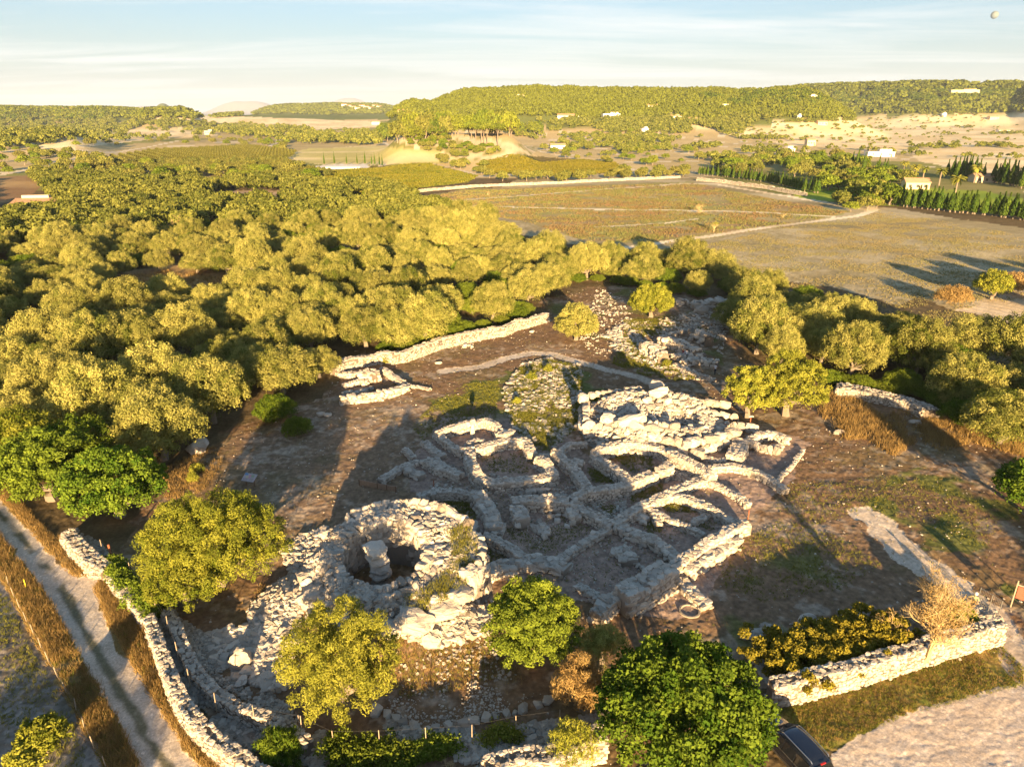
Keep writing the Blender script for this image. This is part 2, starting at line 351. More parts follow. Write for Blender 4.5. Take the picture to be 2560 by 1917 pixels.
FIELDS = [
    ('orchard_ground', 'D', [(100, 380), (200, 345), (330, 324), (540, 314), (650, 328), (630, 350), (760, 386), (560, 392), (420, 388), (300, 388)]),
    ('meadow', 'D', [(960, 470), (1130, 380), (1500, 372), (1730, 425), (1930, 450), (2080, 475), (2260, 500), (2260, 640), (2060, 670), (1990, 640), (1940, 660), (1800, 620), (1650, 600), (1430, 545), (1250, 530), (1080, 500)]),
    ('vineyard', 'D', [(880, 432), (1000, 408), (1495, 393), (1620, 420), (1840, 458), (1700, 490), (1430, 530), (1260, 520), (1130, 478), (1000, 455)]),
    ('green_vineyard', 'D', [(560, 385), (670, 368), (930, 352), (1030, 380), (1010, 395), (860, 414), (760, 420), (640, 400)]),
    ('green_vineyard', 'D', [(1030, 355), (1120, 335), (1250, 345), (1330, 352), (1340, 375), (1180, 378), (1060, 375)]),
    ('terrace_meadow', 'D', [(600, 340), (660, 322), (800, 315), (930, 322), (1020, 352), (930, 352), (780, 358), (690, 356)]),
    ('ploughed_field', 'D', [(2060, 668), (2110, 650), (2260, 610), (2260, 760), (2211, 705), (2130, 685)]),
    ('stubble_field', 'D', [(1560, 288), (1700, 262), (1900, 252), (2260, 240), (2260, 345), (2020, 352), (1950, 330), (1800, 318), (1690, 312), (1620, 300)]),
    ('stubble_field', 'D', [(1960, 330), (2080, 318), (2260, 322), (2260, 400), (2120, 372), (1990, 350)]),
    ('stubble_field', 'D', [(1330, 258), (1560, 248), (1640, 262), (1540, 282), (1400, 275)]),
    ('stubble_field', 'D', [(30, 318), (0, 300), (60, 294), (200, 292), (390, 272), (440, 280), (470, 292), (320, 302), (150, 322)]),
    ('stubble_field', 'D', [(330, 247), (420, 250), (520, 252), (640, 257), (800, 262), (800, 272), (640, 270), (470, 266), (340, 262)]),
    ('stubble_field', 'D', [(640, 268), (800, 264), (830, 274), (640, 283)]),
    ('lawn', 'D', [(1700, 408), (1880, 404), (1990, 400), (2110, 425), (2130, 448), (1960, 446), (1840, 440), (1720, 428)]),
    ('garden_ground', 'D', [(1510, 365), (1700, 330), (1900, 350), (2211, 400), (2211, 440), (2110, 410), (1890, 402), (1700, 408), (1700, 425), (1600, 400)]),
    ('lawn', 'D', [(1930, 408), (2120, 412), (2211, 430), (2211, 447), (2010, 440), (1900, 430)]),
    ('pool_terrace', 'D', [(668, 362), (700, 356), (790, 355), (800, 362), (700, 369)]),
    ('dry_meadow', 'D', [(-80, 385), (60, 380), (90, 400), (70, 420), (0, 440), (-80, 450)]),
    ('dry_meadow', 'D', [(90, 655), (200, 640), (260, 590), (360, 572), (480, 588), (550, 605), (540, 645), (470, 672), (330, 655), (250, 690), (110, 690)]),
    ('bare_plot', 'D', [(440, 418), (500, 412), (560, 410), (660, 414), (650, 424), (600, 428), (560, 440), (470, 436)]),
    ('stony_field', 'BL', [(-300, 500), (0, 690), (40, 740), (170, 990), (290, 1190), (460, 1520), (540, 1656), (620, 1800), (-300, 1800)]),
    ('roadside_grass', 'BL', [(-200, 500), (0, 690), (40, 740), (170, 990), (290, 1190), (460, 1520), (540, 1656), (620, 1800), (760, 1780), (700, 1656), (640, 1530), (520, 1300), (380, 1060), (310, 930), (200, 740), (0, 490), (-150, 300)]),
    ('roadside_grass', 'BL', [(-120, 100), (10, 200), (150, 380), (280, 500), (330, 480), (480, 640), (540, 650), (660, 800), (750, 900), (790, 1080), (860, 1290), (960, 1430), (1100, 1560), (1300, 1700), (1060, 1780), (1010, 1656), (850, 1430), (680, 1160), (545, 930), (480, 780), (250, 570), (10, 310), (-120, 170)]),
    ('gravel_road', 'BL', [(-150, 300), (0, 490), (200, 740), (310, 930), (380, 1060), (520, 1300), (640, 1530), (700, 1656), (760, 1780), (1080, 1780), (1010, 1656), (850, 1430), (680, 1160), (545, 930), (480, 800), (530, 700), (490, 670), (380, 700), (300, 640), (250, 570), (170, 480), (10, 310), (-120, 170)]),
    ('rough_grass', 'D', [(1640, 1560), (1700, 1500), (2150, 1380), (2230, 1440), (2230, 1500), (1960, 1545), (1780, 1620)]),
    ('parking_lot', 'D', [(1660, 1720), (1780, 1655), (1800, 1610), (1900, 1560), (1960, 1535), (2080, 1505), (2150, 1480), (2270, 1462), (2270, 1720)]),
]
STRIPS = [
    ('dirt_path', 'BR', [(830, 380), (900, 440), (960, 490), (1060, 590), (1160, 655), (1260, 730), (1400, 850), (1500, 960), (1622, 1090), (1700, 1150)], 2.9, 1.8),
    ('dirt_path', 'BR', [(1622, 1090), (1700, 1200)], 4.0, 0.9),
    ('footpath', 'C5', [(760, 560), (1000, 530), (1150, 480), (1300, 448), (1420, 455), (1600, 505), (1800, 560), (1960, 595), (2080, 640)], 2.0, 0.7),
    ('field_track', 'FR', [(-900, 1060), (-300, 1040), (0, 998), (250, 965), (500, 925), (760, 890), (1000, 860), (1200, 835), (1300, 800), (1260, 770)], 3.2, 0.6),
    ('field_track', 'FM', [(700, 765), (1200, 782), (1700, 796), (2212, 800), (2500, 808), (2760, 818), (3160, 842)], 3.0, 0.5),
    ('field_track', 'FR', [(-420, 905), (0, 882), (200, 855)], 1.7, 0.3),
    ('field_track', 'FM', [(600, 735), (830, 742), (1100, 722), (1400, 700), (1800, 668), (2150, 648)], 3.0, 0.6),
    ('field_track', 'FR', [(0, 645), (160, 635), (320, 640), (600, 690), (900, 738), (1100, 775), (1260, 800)], 4.0, 0.8),
    ('white_track', 'FM', [(380, 705), (560, 680), (800, 660), (1000, 645), (1300, 640), (1600, 628), (1900, 615), (2212, 600), (2400, 590)], 5.5, 0.9),
    ('white_track', 'FM', [(700, 520), (850, 550), (960, 580)], 3.0, 0.6),
    ('white_track', 'FM', [(740, 330), (860, 350), (1000, 400), (1150, 420)], 9.0, 3),
]
NAMES = ['ground'] + sorted({f[0] for f in FIELDS} | {f[0] for f in STRIPS})
PALE = {  # two colours per surface
    'ground': ((0.22, 0.15, 0.08), (0.34, 0.25, 0.13)), 'meadow': ((0.28, 0.23, 0.12), (0.46, 0.39, 0.25)),
    'vineyard': ((0.31, 0.21, 0.11), (0.38, 0.31, 0.15)), 'green_vineyard': ((0.10, 0.10, 0.02), (0.20, 0.15, 0.045)),
    'terrace_meadow': ((0.48, 0.42, 0.15), (0.68, 0.56, 0.30)), 'ploughed_field': ((0.52, 0.40, 0.25), (0.68, 0.56, 0.40)),
    'stubble_field': ((0.66, 0.51, 0.28), (0.82, 0.67, 0.42)), 'lawn': ((0.18, 0.26, 0.03), (0.32, 0.38, 0.05)),
    'garden_ground': ((0.15, 0.16, 0.05), (0.30, 0.26, 0.10)), 'pool_terrace': ((0.6, 0.56, 0.48), (0.7, 0.66, 0.6)),
    'dry_meadow': ((0.25, 0.15, 0.075), (0.42, 0.28, 0.13)), 'bare_plot': ((0.34, 0.24, 0.15), (0.42, 0.31, 0.21)),
    'stony_field': ((0.12, 0.095, 0.06), (0.30, 0.27, 0.24)), 'roadside_grass': ((0.19, 0.13, 0.05), (0.30, 0.22, 0.09)),
    'rough_grass': ((0.15, 0.17, 0.035), (0.38, 0.24, 0.09)), 'parking_lot': ((0.50, 0.40, 0.31), (0.68, 0.58, 0.48)),
    'gravel_road': ((0.46, 0.385, 0.30), (0.64, 0.55, 0.45)), 'dirt_path': ((0.40, 0.31, 0.22), (0.60, 0.50, 0.39)),
    'footpath': ((0.42, 0.33, 0.24), (0.60, 0.51, 0.41)), 'field_track': ((0.68, 0.54, 0.34), (0.84, 0.72, 0.52)),
    'orchard_ground': ((0.20, 0.13, 0.06), (0.34, 0.25, 0.12)), 'white_track': ((0.50, 0.40, 0.26), (0.68, 0.58, 0.42)),
}
SITE = [(430, 1000), (480, 940), (700, 860), (720, 770), (930, 740), (1170, 680), (1190, 640), (1330, 600), (1600, 650), (1600, 760), (1800, 840), (2100, 920), (2270, 960), (2270, 1400), (1650, 1480), (1500, 1656), (500, 1656), (330, 1350), (250, 1150)]
def lerp(a, b, t): return a[..., None] * 0 + np.asarray(a)
def build_ground():
    # polar grid about the point under the camera; rows even in depression, columns even in bearing
    dep = np.concatenate([np.radians(np.linspace(62, 1.2, 930)), ])
    r1 = CAM_H / np.tan(dep)
    r = np.concatenate([[0.3, 5, 10, 15], r1[r1 > 18], np.geomspace(r1[-1] * 1.02, 30000, 110)])
    a = np.radians(np.concatenate([np.linspace(-180, -45, 40)[:-1], np.linspace(-45, 45, 1000), np.linspace(45, 180, 40)[1:]]))
    RR, AA = np.meshgrid(r, a, indexing='ij')
    X = RR * np.sin(AA); Y = RR * np.cos(AA)
    Z = hgt(X, Y)
    fu, fv = to_px(X, Y, Z)
    fu = np.where(np.isnan(fu) | (Y < 3), -9999, fu); fv = np.where(np.isnan(fv) | (Y < 3), -9999, fv)
    ids = region_ids(fu, fv, X, Y)
    Zm = micro(X, Y)
    nm = {n: i for i, n in enumerate(NAMES)}
    smooth = np.isin(ids, [nm['gravel_road'], nm['footpath'], nm['dirt_path']])
    Zm = np.where(smooth, Zm * 0.35 - 0.05, Zm)
    lot = ids == nm['parking_lot']
    Zm = np.where(lot, Zm * 0.4 + 0.04 * np.abs(vnoise((X + Y * 0.5) * 0.8 + 4 * vnoise(X * .2, Y * .2, 9), Y * 2.0 - X * 0.5 + 5 * vnoise(X * .15 + 9, Y * .15, 19), 77) - 0.5), Zm)
    pf = ids == nm['ploughed_field']
    Zm = np.where(pf, Zm * 0.3 + 0.09 * np.sin((X * 0.75 + Y * 0.66 + 2 * vnoise(X * 0.05, Y * 0.05, 5)) * 2 * math.pi / 2.4), Zm)
    Z = Z + Zm + bank_h(X, Y)
    # colours
    C = np.zeros(X.shape + (3,), np.float32)
    big = fbm(X / 9, Y / 9, 61, 4); mid = fbm(X / 1.7, Y / 1.7, 63, 4); fine = vnoise(X * 3.1, Y * 3.1, 65)
    huge = fbm(X / 90, Y / 90, 67, 4)
    # stretch across the view so that far colour still varies
    far_n = fbm(X / 60, Y / 30, 69, 5)
    RX = np.hypot(X, Y)
    mixv = sstep(0.3, 0.7, 0.5 * big + 0.3 * mid + 0.2 * fine)
    mixv = np.where(RX > 250, sstep(0.32, 0.68, far_n), mixv)
    for i, n in enumerate(NAMES):
        m = ids == i
        c0, c1 = [np.array(c) for c in PALE[n]]
        C[m] = c0 + (c1 - c0) * mixv[m][:, None]
    DU, DV = fu * 0.8638, fv * 0.8638
    near_ = (1 - sstep(150, 300, RX)) * 75
    DU = DU + near_ * (fbm(X / 5, Y / 5, 141, 4) - .5) * 1.3; DV = DV + near_ * (fbm(X / 5 + 9, Y / 5, 143, 4) - .5)
    # far country: strips of different crops between the hills
    g0 = ids == 0
    farm = g0 & (RX > 420)
    cell = np.floor(X / 150 + 0.35 * np.sin(Y / 300)).astype(np.int64) * 7 + np.floor(Y / 210 + 0.3 * np.sin(X / 200)).astype(np.int64) * 13
    hv = _h(cell, cell * 3 + 1, 5)
    cf = np.stack([0.30 + 0.30 * hv, 0.24 + 0.22 * hv, 0.10 + 0.14 * hv], -1)
    cf = np.where((hv < 0.35)[..., None], np.array([0.25, 0.24, 0.07]) , cf) * (0.8 + 0.4 * far_n)[..., None]
    ln = np.abs(((X * .97 + Y * .24) % 130) - 65) < 2.5; ln |= np.abs(((Y * .97 - X * .24) % 95) - 47) < 2.5; cf = np.where((ln & (RX < 1100))[..., None], np.array([.68, .58, .42]), cf)
    C[farm] = cf[farm]
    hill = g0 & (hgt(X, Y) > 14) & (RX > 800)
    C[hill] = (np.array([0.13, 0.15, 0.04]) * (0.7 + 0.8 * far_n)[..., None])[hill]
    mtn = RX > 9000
    C[mtn] = np.array([0.40, 0.37, 0.37])  # mountain rock made paler in its colour, standing in for part of the haze
    # quarry faces on the knoll
    q = g0 & inpoly(DU, DV, [(830, 300), (870, 285), (1000, 292), (1060, 300), (1170, 320), (1130, 345), (1010, 345), (930, 322)])
    qn = sstep(.42, .58, fbm(X / 14, Y / 14, 161, 4)); C[q] = (np.array([0.26, 0.24, 0.09]) * (1 - qn[..., None]) + np.array([0.62, 0.50, 0.32]) * qn[..., None])[q]
    # under the woods: dark litter
    wood = g0 & (RX < 420) & ~inpoly(DU, DV, SITE)
    C[wood] = (np.array([0.13, 0.095, 0.05]) * (0.6 + 0.9 * mid)[..., None])[wood]
    # archaeological ground: brown earth, pale trodden limestone, green patches
    site = g0 & inpoly(DU, DV, SITE)
    br = np.array([0.195, 0.122, 0.07]); pale = np.array([0.42, 0.335, 0.25]); gr = np.array([0.12, 0.135, 0.035])
    pn = sstep(0.50, 0.66, 0.55 * fbm(X / 7 + 3, Y / 4, 71, 4) + 0.45 * fbm(X / 0.8, Y / 0.8, 73, 3))
    pd = inpoly(DU, DV, [(480, 960), (760, 860), (900, 860), (960, 1000), (1000, 1080), (640, 1160), (480, 1060)]) * 0.16
    pd = pd + inpoly(DU, DV, [(1720, 1060), (1900, 1130), (2000, 1200), (1960, 1330), (1500, 1420), (1470, 1250), (1640, 1130)]) * 0.10
    court = inpoly(DU, DV, [(870, 1060), (950, 900), (1080, 890), (1290, 980), (1500, 960), (1700, 950), (1740, 970), (1680, 1060), (1610, 1110), (1500, 1330), (1330, 1320), (1060, 1240), (1040, 1150), (950, 1080)])
    pn = np.clip(pn * 0.75 + pd, 0, 1) * 0.8
    cs = br + (pale - br) * pn[..., None]
    gn = sstep(0.52, 0.68, fbm(X / 5, Y / 5, 81, 4))
    gz_ = (inpoly(DU, DV, [(900, 860), (1080, 800), (1160, 770), (1260, 780), (1320, 860), (1290, 900), (1200, 960), (1080, 930), (950, 910)]) * 0.55
           + inpoly(DU, DV, [(1180, 640), (1330, 600), (1560, 650), (1560, 790), (1300, 780), (1180, 700)]) * 0.35
           + inpoly(DU, DV, [(1850, 1100), (2000, 1000), (2211, 1100), (2211, 1290), (2060, 1200), (1900, 1160)]) * 0.75
           + inpoly(DU, DV, [(1500, 1180), (1700, 1080), (1900, 1250), (1960, 1340), (1600, 1420)]) * 0.35 + 0.12)
    gn = np.clip(gn * gz_ * 1.5, 0, 0.9)
    cs = cs + (gr - cs) * gn[..., None]
    cc = np.array([0.33, 0.235, 0.18]) * (0.72 + 0.5 * mid)[..., None]
    cs = np.where(court[..., None], cc + (gr - cc) * (gn * 0.5)[..., None], cs)
    cs = cs * (0.72 + 0.56 * fine)[..., None]
    C[site] = cs[site]
    # green strips in the vineyard and tyre marks
    v = ids == nm['vineyard']
    gs = sstep(0.45, 0.65, fbm(X / 25, (Y - 0.08 * X) / 10, 91, 3)) * (0.5 + 0.5 * fine)
    C[v] = (C * (1 - 0.5 * gs[..., None]) + np.array([0.26, 0.32, 0.05]) * 0.5 * gs[..., None])[v]
    md = ids == nm['meadow']; st_ = 0.80 + 0.4 * fbm((X * .94 + Y * .34) / 1.6, (Y * .94 - X * .34) / 40, 151, 3); C[md] = (C * st_[..., None])[md]
    sf = (ids == nm['stubble_field']) | (ids == nm['terrace_meadow']); st_ = 0.82 + 0.36 * fbm((X * .3 + Y * .95) / 7, (Y * .3 - X * .95) / 150, 153, 3); C[sf] = (C * st_[..., None])[sf]
    gv = ids == nm['green_vineyard']
    rows = 0.6 + 0.6 * np.abs(np.sin((X * 0.9 + Y * 0.35) * math.pi / 7.5)); C[gv] = (C * rows[..., None])[gv]
    # the road: two worn wheel tracks with weeds between
    rd = [TW('BL', [(-120, 230), (0, 380), (100, 480), (190, 600), (280, 700), (345, 800), (430, 970), (520, 1120), (620, 1290), (700, 1410), (770, 1530), (850, 1656), (920, 1760)])][0]
    d, _ = seg_dist(X, Y, rd)
    road = ids == nm['gravel_road']
    wd = (1 - sstep(0.12, 0.5, d + 0.5 * (mid - 0.5))) * sstep(0.42, 0.58, fbm(X / 3.4, Y / 3.4, 95, 3) + 0.08)
    C[road] = (C * (1 - 0.85 * wd[..., None]) + np.array([0.10, 0.10, 0.05]) * 0.85 * wd[..., None])[road]
    spk = (vnoise(X * 6, Y * 6, 97) > 0.86)
    for n in ('gravel_road', 'parking_lot', 'stony_field', 'dirt_path'):
        m = (ids == nm[n]) & spk; C[m] *= 1.35
    C = np.clip(C, 0.01, 0.85)
    nr, na = X.shape
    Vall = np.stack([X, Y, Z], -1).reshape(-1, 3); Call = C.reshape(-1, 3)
    ii, jj = np.meshgrid(np.arange(nr - 1), np.arange(na - 1), indexing='ij')
    q0 = ii * na + jj
    Fq = np.stack([q0, q0 + 1, q0 + na + 1, q0 + na], -1).reshape(-1, 4)
    fid = ids[:-1, :-1].reshape(-1)
    for i, n in enumerate(NAMES):
        f = Fq[fid == i]
        if not len(f): continue
        used, inv = np.unique(f, return_inverse=True)
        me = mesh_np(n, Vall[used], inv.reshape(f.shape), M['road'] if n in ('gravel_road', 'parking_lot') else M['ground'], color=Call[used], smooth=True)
        tag(link(n, me), kind='structure')
build_ground()
# ------------------------------------------------------------------ stones
def _rock_lib(n=14, m=2, seed=5, cuts=7):
    """weathered blocks: a cube net of m cells a side, rounded a little and broken by flat faces"""
    g = np.linspace(-1, 1, m + 1); idx = {}; V = []
    def vid(p):
        k = tuple(round(q, 4) for q in p)
        if k not in idx: idx[k] = len(V); V.append(k)
        return idx[k]
    F = []
    for ax in range(3):
        for sgn in (-1, 1):
            for a in range(m):
                for b in range(m):
                    q = []
                    for da, db in ((0, 0), (1, 0), (1, 1), (0, 1)):
                        p = [0, 0, 0]; p[ax] = sgn; p[(ax + 1) % 3] = g[a + da]; p[(ax + 2) % 3] = g[b + db]; q.append(vid(p))
                    F.append(q if sgn > 0 else q[::-1])
    V = np.array(V, float); F = np.array(F); r = np.random.default_rng(seed); L = []
    U = V / np.linalg.norm(V, axis=1)[:, None]
    for k in range(n):
        mix = r.uniform(0.08, 0.38)
        W_ = V * 0.5 * (1 - mix) + U * 0.5 * mix * 1.2
        for _ in range(cuts):
            d = r.normal(0, 1, 3); d /= np.linalg.norm(d); o = r.uniform(0.36, 0.52); e = W_ @ d - o; W_ = W_ - np.maximum(e, 0)[:, None] * d * .9
        s = r.uniform(-9, 9, 3)
        nz_ = np.stack([vnoise(W_[:, (i + 1) % 3] * 3.1 + s[i] + W_[:, i], W_[:, (i + 2) % 3] * 3.1 + s[i], k * 3 + i) - .5 for i in range(3)], 1)
        W_ = W_ + nz_ * 0.16 + r.uniform(-0.035, 0.035, W_.shape); L.append(W_ * 1.04)
    return L, F
LIBS = [_rock_lib(14, 2, 5, 4), _rock_lib(12, 6, 8, 12)]
class RK:
    """gathers stones for one mesh"""
    def __init__(s): s.V = []; s.F = []; s.T = []; s.n = 0
    def add(s, pos, size, rz=None, tilt=0.25, tint=None):
        pos = np.asarray(pos, float).reshape(-1, 3); n = len(pos)
        if n == 0: return
        size = np.broadcast_to(np.asarray(size, float), (n, 3)) if np.ndim(size) else np.full((n, 3), float(size))
        rz = rng.uniform(0, 6.283, n) if rz is None else np.broadcast_to(rz, (n,)) + rng.normal(0, 0.12, n)
        tx = rng.normal(0, tilt, n); ty = rng.normal(0, tilt, n)
        tint = np.clip(rng.normal(0.66, 0.22, n), 0, 1) if tint is None else np.broadcast_to(tint, (n,))
        big_ = size.max(axis=1) > 0.75
        which = rng.integers(0, 12, n) + np.where(big_, 100, 0)
        for k in list(range(12)) + list(range(100, 112)):
            m = np.where(which == k)[0]
            if not len(m): continue
            ROCKS, ROCKF = LIBS[k // 100]
            B = ROCKS[k % 100][None] * size[m][:, None]
            cx_, sx_ = np.cos(tx[m])[:, None], np.sin(tx[m])[:, None]
            y = B[..., 1] * cx_ - B[..., 2] * sx_; z = B[..., 1] * sx_ + B[..., 2] * cx_; x = B[..., 0]
            cy_, sy_ = np.cos(ty[m])[:, None], np.sin(ty[m])[:, None]
            x, z = x * cy_ + z * sy_, -x * sy_ + z * cy_
            cz, sz = np.cos(rz[m])[:, None], np.sin(rz[m])[:, None]
            x, y = x * cz - y * sz, x * sz + y * cz
            W_ = np.stack([x, y, z], -1) + pos[m][:, None]
            nv = B.shape[1]
            s.V.append(W_.reshape(-1, 3)); s.T.append(np.repeat(tint[m], nv))
            s.F.append((ROCKF[None] + (s.n + np.arange(len(m)) * nv)[:, None, None]).reshape(-1, 4)); s.n += len(m) * nv
    def raw(s, V, F, t=0.4):
        V = np.asarray(V, float); s.V.append(V); s.T.append(np.broadcast_to(t, (len(V),))); s.F.append(np.asarray(F) + s.n); s.n += len(V)
    def build(s, name, mat=None, parent=None, loc=None):
        return link(name, mesh_np(name, np.concatenate(s.V), np.concatenate(s.F), mat or M['stone'], tint=np.concatenate(s.T)), parent, loc)

def resample(pts, ds):
    pts = np.asarray([p[:2] for p in pts], float); d = np.hypot(*(pts[1:] - pts[:-1]).T); c = np.concatenate([[0], np.cumsum(d)])
    n = max(2, int(c[-1] / ds) + 1); t = np.linspace(0, c[-1], n)
    return np.stack([np.interp(t, c, pts[:, 0]), np.interp(t, c, pts[:, 1])], 1), c[-1]
CAP = [True]                                    # village walls are capped with fine packed rubble; field walls are loose stone
def wall_rocks(R, pts, w, h, ss=0.31, rough=0.25, seed=0, top=1.0, hend=None, batter=0.10, courses=True, topsize=1.0, core=True):
    w = w * 0.9
    """stone wall along pts: an earth-and-rubble core dressed with stones on both faces and on top"""
    p, L = resample(pts, 0.35); n = len(p)
    t = np.gradient(p, axis=0); t /= np.linalg.norm(t, axis=1)[:, None] + 1e-9; nn = np.stack([-t[:, 1], t[:, 0]], 1)
    s = np.linspace(0, L, n)
    H = h * (1 + rough * 2 * (fbm(s / 2.2 + seed * 7.7, s * 0 + seed, 3, 3) - 0.5))
    if hend is not None: H = H * np.interp(s / L, [0, 1], [1, hend])
    Wd = w * (1 + 0.22 * (fbm(s / 1.9 + seed * 3.1, s * 0 + 5, 4, 2) - 0.5))
    g = ground(p[:, 0], p[:, 1])
    prof = [(-0.5, -0.3), (-0.48, 0.45), (-0.44, 0.88), (-0.2, 0.96), (0.2, 0.96), (0.44, 0.88), (0.48, 0.45), (0.5, -0.3)]
    V = []
    for a, b in prof:
        jit = rng.normal(0, 0.025, n)
        V.append(np.column_stack([p[:, 0] + nn[:, 0] * a * Wd, p[:, 1] + nn[:, 1] * a * Wd, g + b * H + jit]))
    V = np.stack(V, 1); k = len(prof); F = []
    for i in range(n - 1):
        for j in range(k - 1): F.append((i * k + j, (i + 1) * k + j, (i + 1) * k + j + 1, i * k + j + 1))
    F.append((0, 1, 2, 5)); F.append((5, 2, 3, 4)); F.append((0, 5, 6, 7))
    o = (n - 1) * k; F.append((o + 5, o + 2, o + 1, o)); F.append((o + 4, o + 3, o + 2, o + 5)); F.append((o + 7, o + 6, o + 5, o))
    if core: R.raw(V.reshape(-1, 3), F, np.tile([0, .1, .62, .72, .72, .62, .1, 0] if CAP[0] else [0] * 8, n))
    def at_s(q):
        x = np.interp(q, s, p[:, 0]); y = np.interp(q, s, p[:, 1]); a = np.interp(q, s, nn[:, 0]); b = np.interp(q, s, nn[:, 1])
        return x, y, a, b, np.interp(q, s, H), np.interp(q, s, Wd), np.interp(q, s, g)
    # faces
    if courses:
        rows = max(1, int(round(h / (ss * 0.72))))
        for side in (-1, 1):
            for r_ in range(rows):
                q = np.arange(rng.uniform(0, ss), L, ss * 1.12); q = q + rng.normal(0, ss * 0.16, len(q)); q = q[(q > 0) & (q < L)]
                if not len(q): continue
                x, y, a, b, hh, ww, gg = at_s(q)
                f = (r_ + 0.5) / rows
                off = side * (ww / 2 - ss * 0.22 - batter * f * hh + rng.normal(0, 0.035, len(q)))
                ang = np.arctan2(-a, b); ft = np.clip(rng.normal(.8, .15, len(q)), .3, 1)
                big = rng.uniform(0.75, 1.35, len(q))
                R.add(np.column_stack([x + a * off, y + b * off, gg + f * hh + rng.normal(0, 0.03, len(q))]),
                      np.column_stack([ss * 1.15 * big, ss * 0.95 * np.ones(len(q)), np.minimum(ss * 0.8, hh / rows * 1.15) * rng.uniform(.85, 1.2, len(q))]), rz=ang, tilt=0.07, tint=ft)
    m = int(L * w / (ss * ss) * (2.2 if CAP[0] else 1.15) * top)
    q = rng.uniform(0, L, m); x, y, a, b, hh, ww, gg = at_s(q); off = rng.uniform(-0.46, 0.46, m) * (ww - batter * hh)
    sz = ss * ((0.28 + 0.75 * rng.random(m) ** 2.2) if CAP[0] else rng.uniform(.4, 1.15, m)) * topsize
    R.add(np.column_stack([x + a * off, y + b * off, gg + hh * (0.97 - 0.10 * np.abs(off / ww)) + rng.normal(0, 0.03, m)]),
          np.column_stack([sz * 1.25, sz, sz * rng.uniform(.35, .65, m)]), tilt=0.16)
    # fallen bits at the foot
    m = int(L * 0.9); q = rng.uniform(0, L, m); x, y, a, b, hh, ww, gg = at_s(q); off = np.where(rng.random(m) < .5, -1, 1) * (ww / 2 + np.abs(rng.normal(0, 0.3, m)))
    sz = ss * rng.uniform(0.25, 0.7, m); X_, Y_ = x + a * off, y + b * off
    R.add(np.column_stack([X_, Y_, ground(X_, Y_) + sz * 0.2]), np.column_stack([sz, sz, sz * .7]))
def walls(label, runs, cat='wall', name='stone_wall', group=None, mat=None):
    R = RK()
    for i, (c, pts, w, h, *kw) in enumerate(runs):
        k = dict(kw[0]) if kw else {}
        zz = k.pop('z', h)
        wall_rocks(R, TW(c, pts, zz), w, h, seed=len(label) + i * 3, **k)
    # origin at the thing's base
    V = np.concatenate(R.V); c0 = (float(V[:, 0].mean()), float(V[:, 1].mean())); c0 = (*c0, gz(*c0))
    R.V = [v - np.array(c0) for v in R.V]
    o = R.build(name, mat, loc=c0)
    return tag(o, label, cat, group or 'stone walls of the ancient settlement')

RUINS = 'room walls of the excavated village'
rw = lambda lab, runs, **k: walls(lab, runs, name='room_wall', group=RUINS, **k)
rw('wall round the four-sided room with a standing pillar inside', [
    ('C5', [(715, 930), (800, 900), (950, 872), (1010, 850), (1090, 895), (1100, 930)], 0.9, 1.3),
    ('C5', [(715, 930), (770, 985), (850, 1040), (900, 1050)], 0.9, 0.9), ('C5', [(905, 1010), (960, 985), (1010, 990)], 0.9, 0.9),
    ('C5', [(1110, 960), (1160, 925)], 1.5, 1.3, dict(ss=0.7))])
rw('thick wall curving round the room just in front of the pillared room', [
    ('C3', [(190, 320), (300, 300), (420, 270), (560, 262), (600, 350)], 1.25, 1.0),
    ('C3', [(190, 310), (200, 400), (240, 480), (330, 530), (500, 515), (640, 505), (740, 475), (700, 410), (640, 375)], 1.35, 1.2)])
rw('low crumbled wall left of the pillared room with flat slabs', [
    ('C5', [(640, 985), (700, 1040), (760, 1075)], 0.9, 0.6), ('C5', [(520, 1030), (570, 1085)], 0.8, 0.5),
    ('C5', [(640, 1100), (720, 1150), (800, 1170), (860, 1195)], 1.1, 0.8), ('C5', [(530, 1150), (600, 1185), (625, 1200)], 1.0, 0.6, dict(ss=0.7))])
rw('double-faced curb wall beside the wooden retaining board', [('C5', [(370, 1225), (450, 1175), (520, 1135), (600, 1110)], 1.0, 0.5)])
rw('wide straight wall running between the two central rooms', [
    ('C3', [(750, 330), (800, 380), (880, 440), (930, 520), (960, 570)], 1.25, 1.1), ('C3', [(850, 385), (930, 400)], 1.2, 1.1)])
rw('large bent wall enclosing the grassy room below the boulder mound', [
    ('C3', [(1000, 350), (1080, 300), (1200, 275), (1340, 275), (1480, 325), (1560, 375), (1680, 425), (1780, 490)], 1.2, 1.4),
    ('C3', [(1000, 350), (1050, 395), (1130, 440), (1210, 505), (1240, 540)], 1.1, 1.2)])
rw('front wall of the grassy room with two big upright end stones', [
    ('C3', [(960, 590), (1080, 575), (1220, 545), (1320, 505), (1400, 470)], 1.2, 1.2), ('C3', [(1430, 460), (1500, 415)], 1.2, 1.4, dict(ss=0.75))])
rw('flat-topped wide wall in the shaded middle of the ruins', [
    ('C3', [(470, 650), (600, 640), (730, 640), (840, 648)], 1.5, 1.2), ('C3', [(850, 640), (900, 620), (960, 590)], 1.1, 1.0),
    ('C3', [(500, 690), (540, 770)], 1.5, 1.2, dict(ss=0.55)), ('C3', [(620, 800), (700, 865)], 1.2, 0.5, dict(ss=0.5))])
rw('shaded wall slanting down to the crossing of three walls', [('C3', [(850, 665), (960, 720), (1060, 770), (1120, 800)], 1.3, 1.0)])
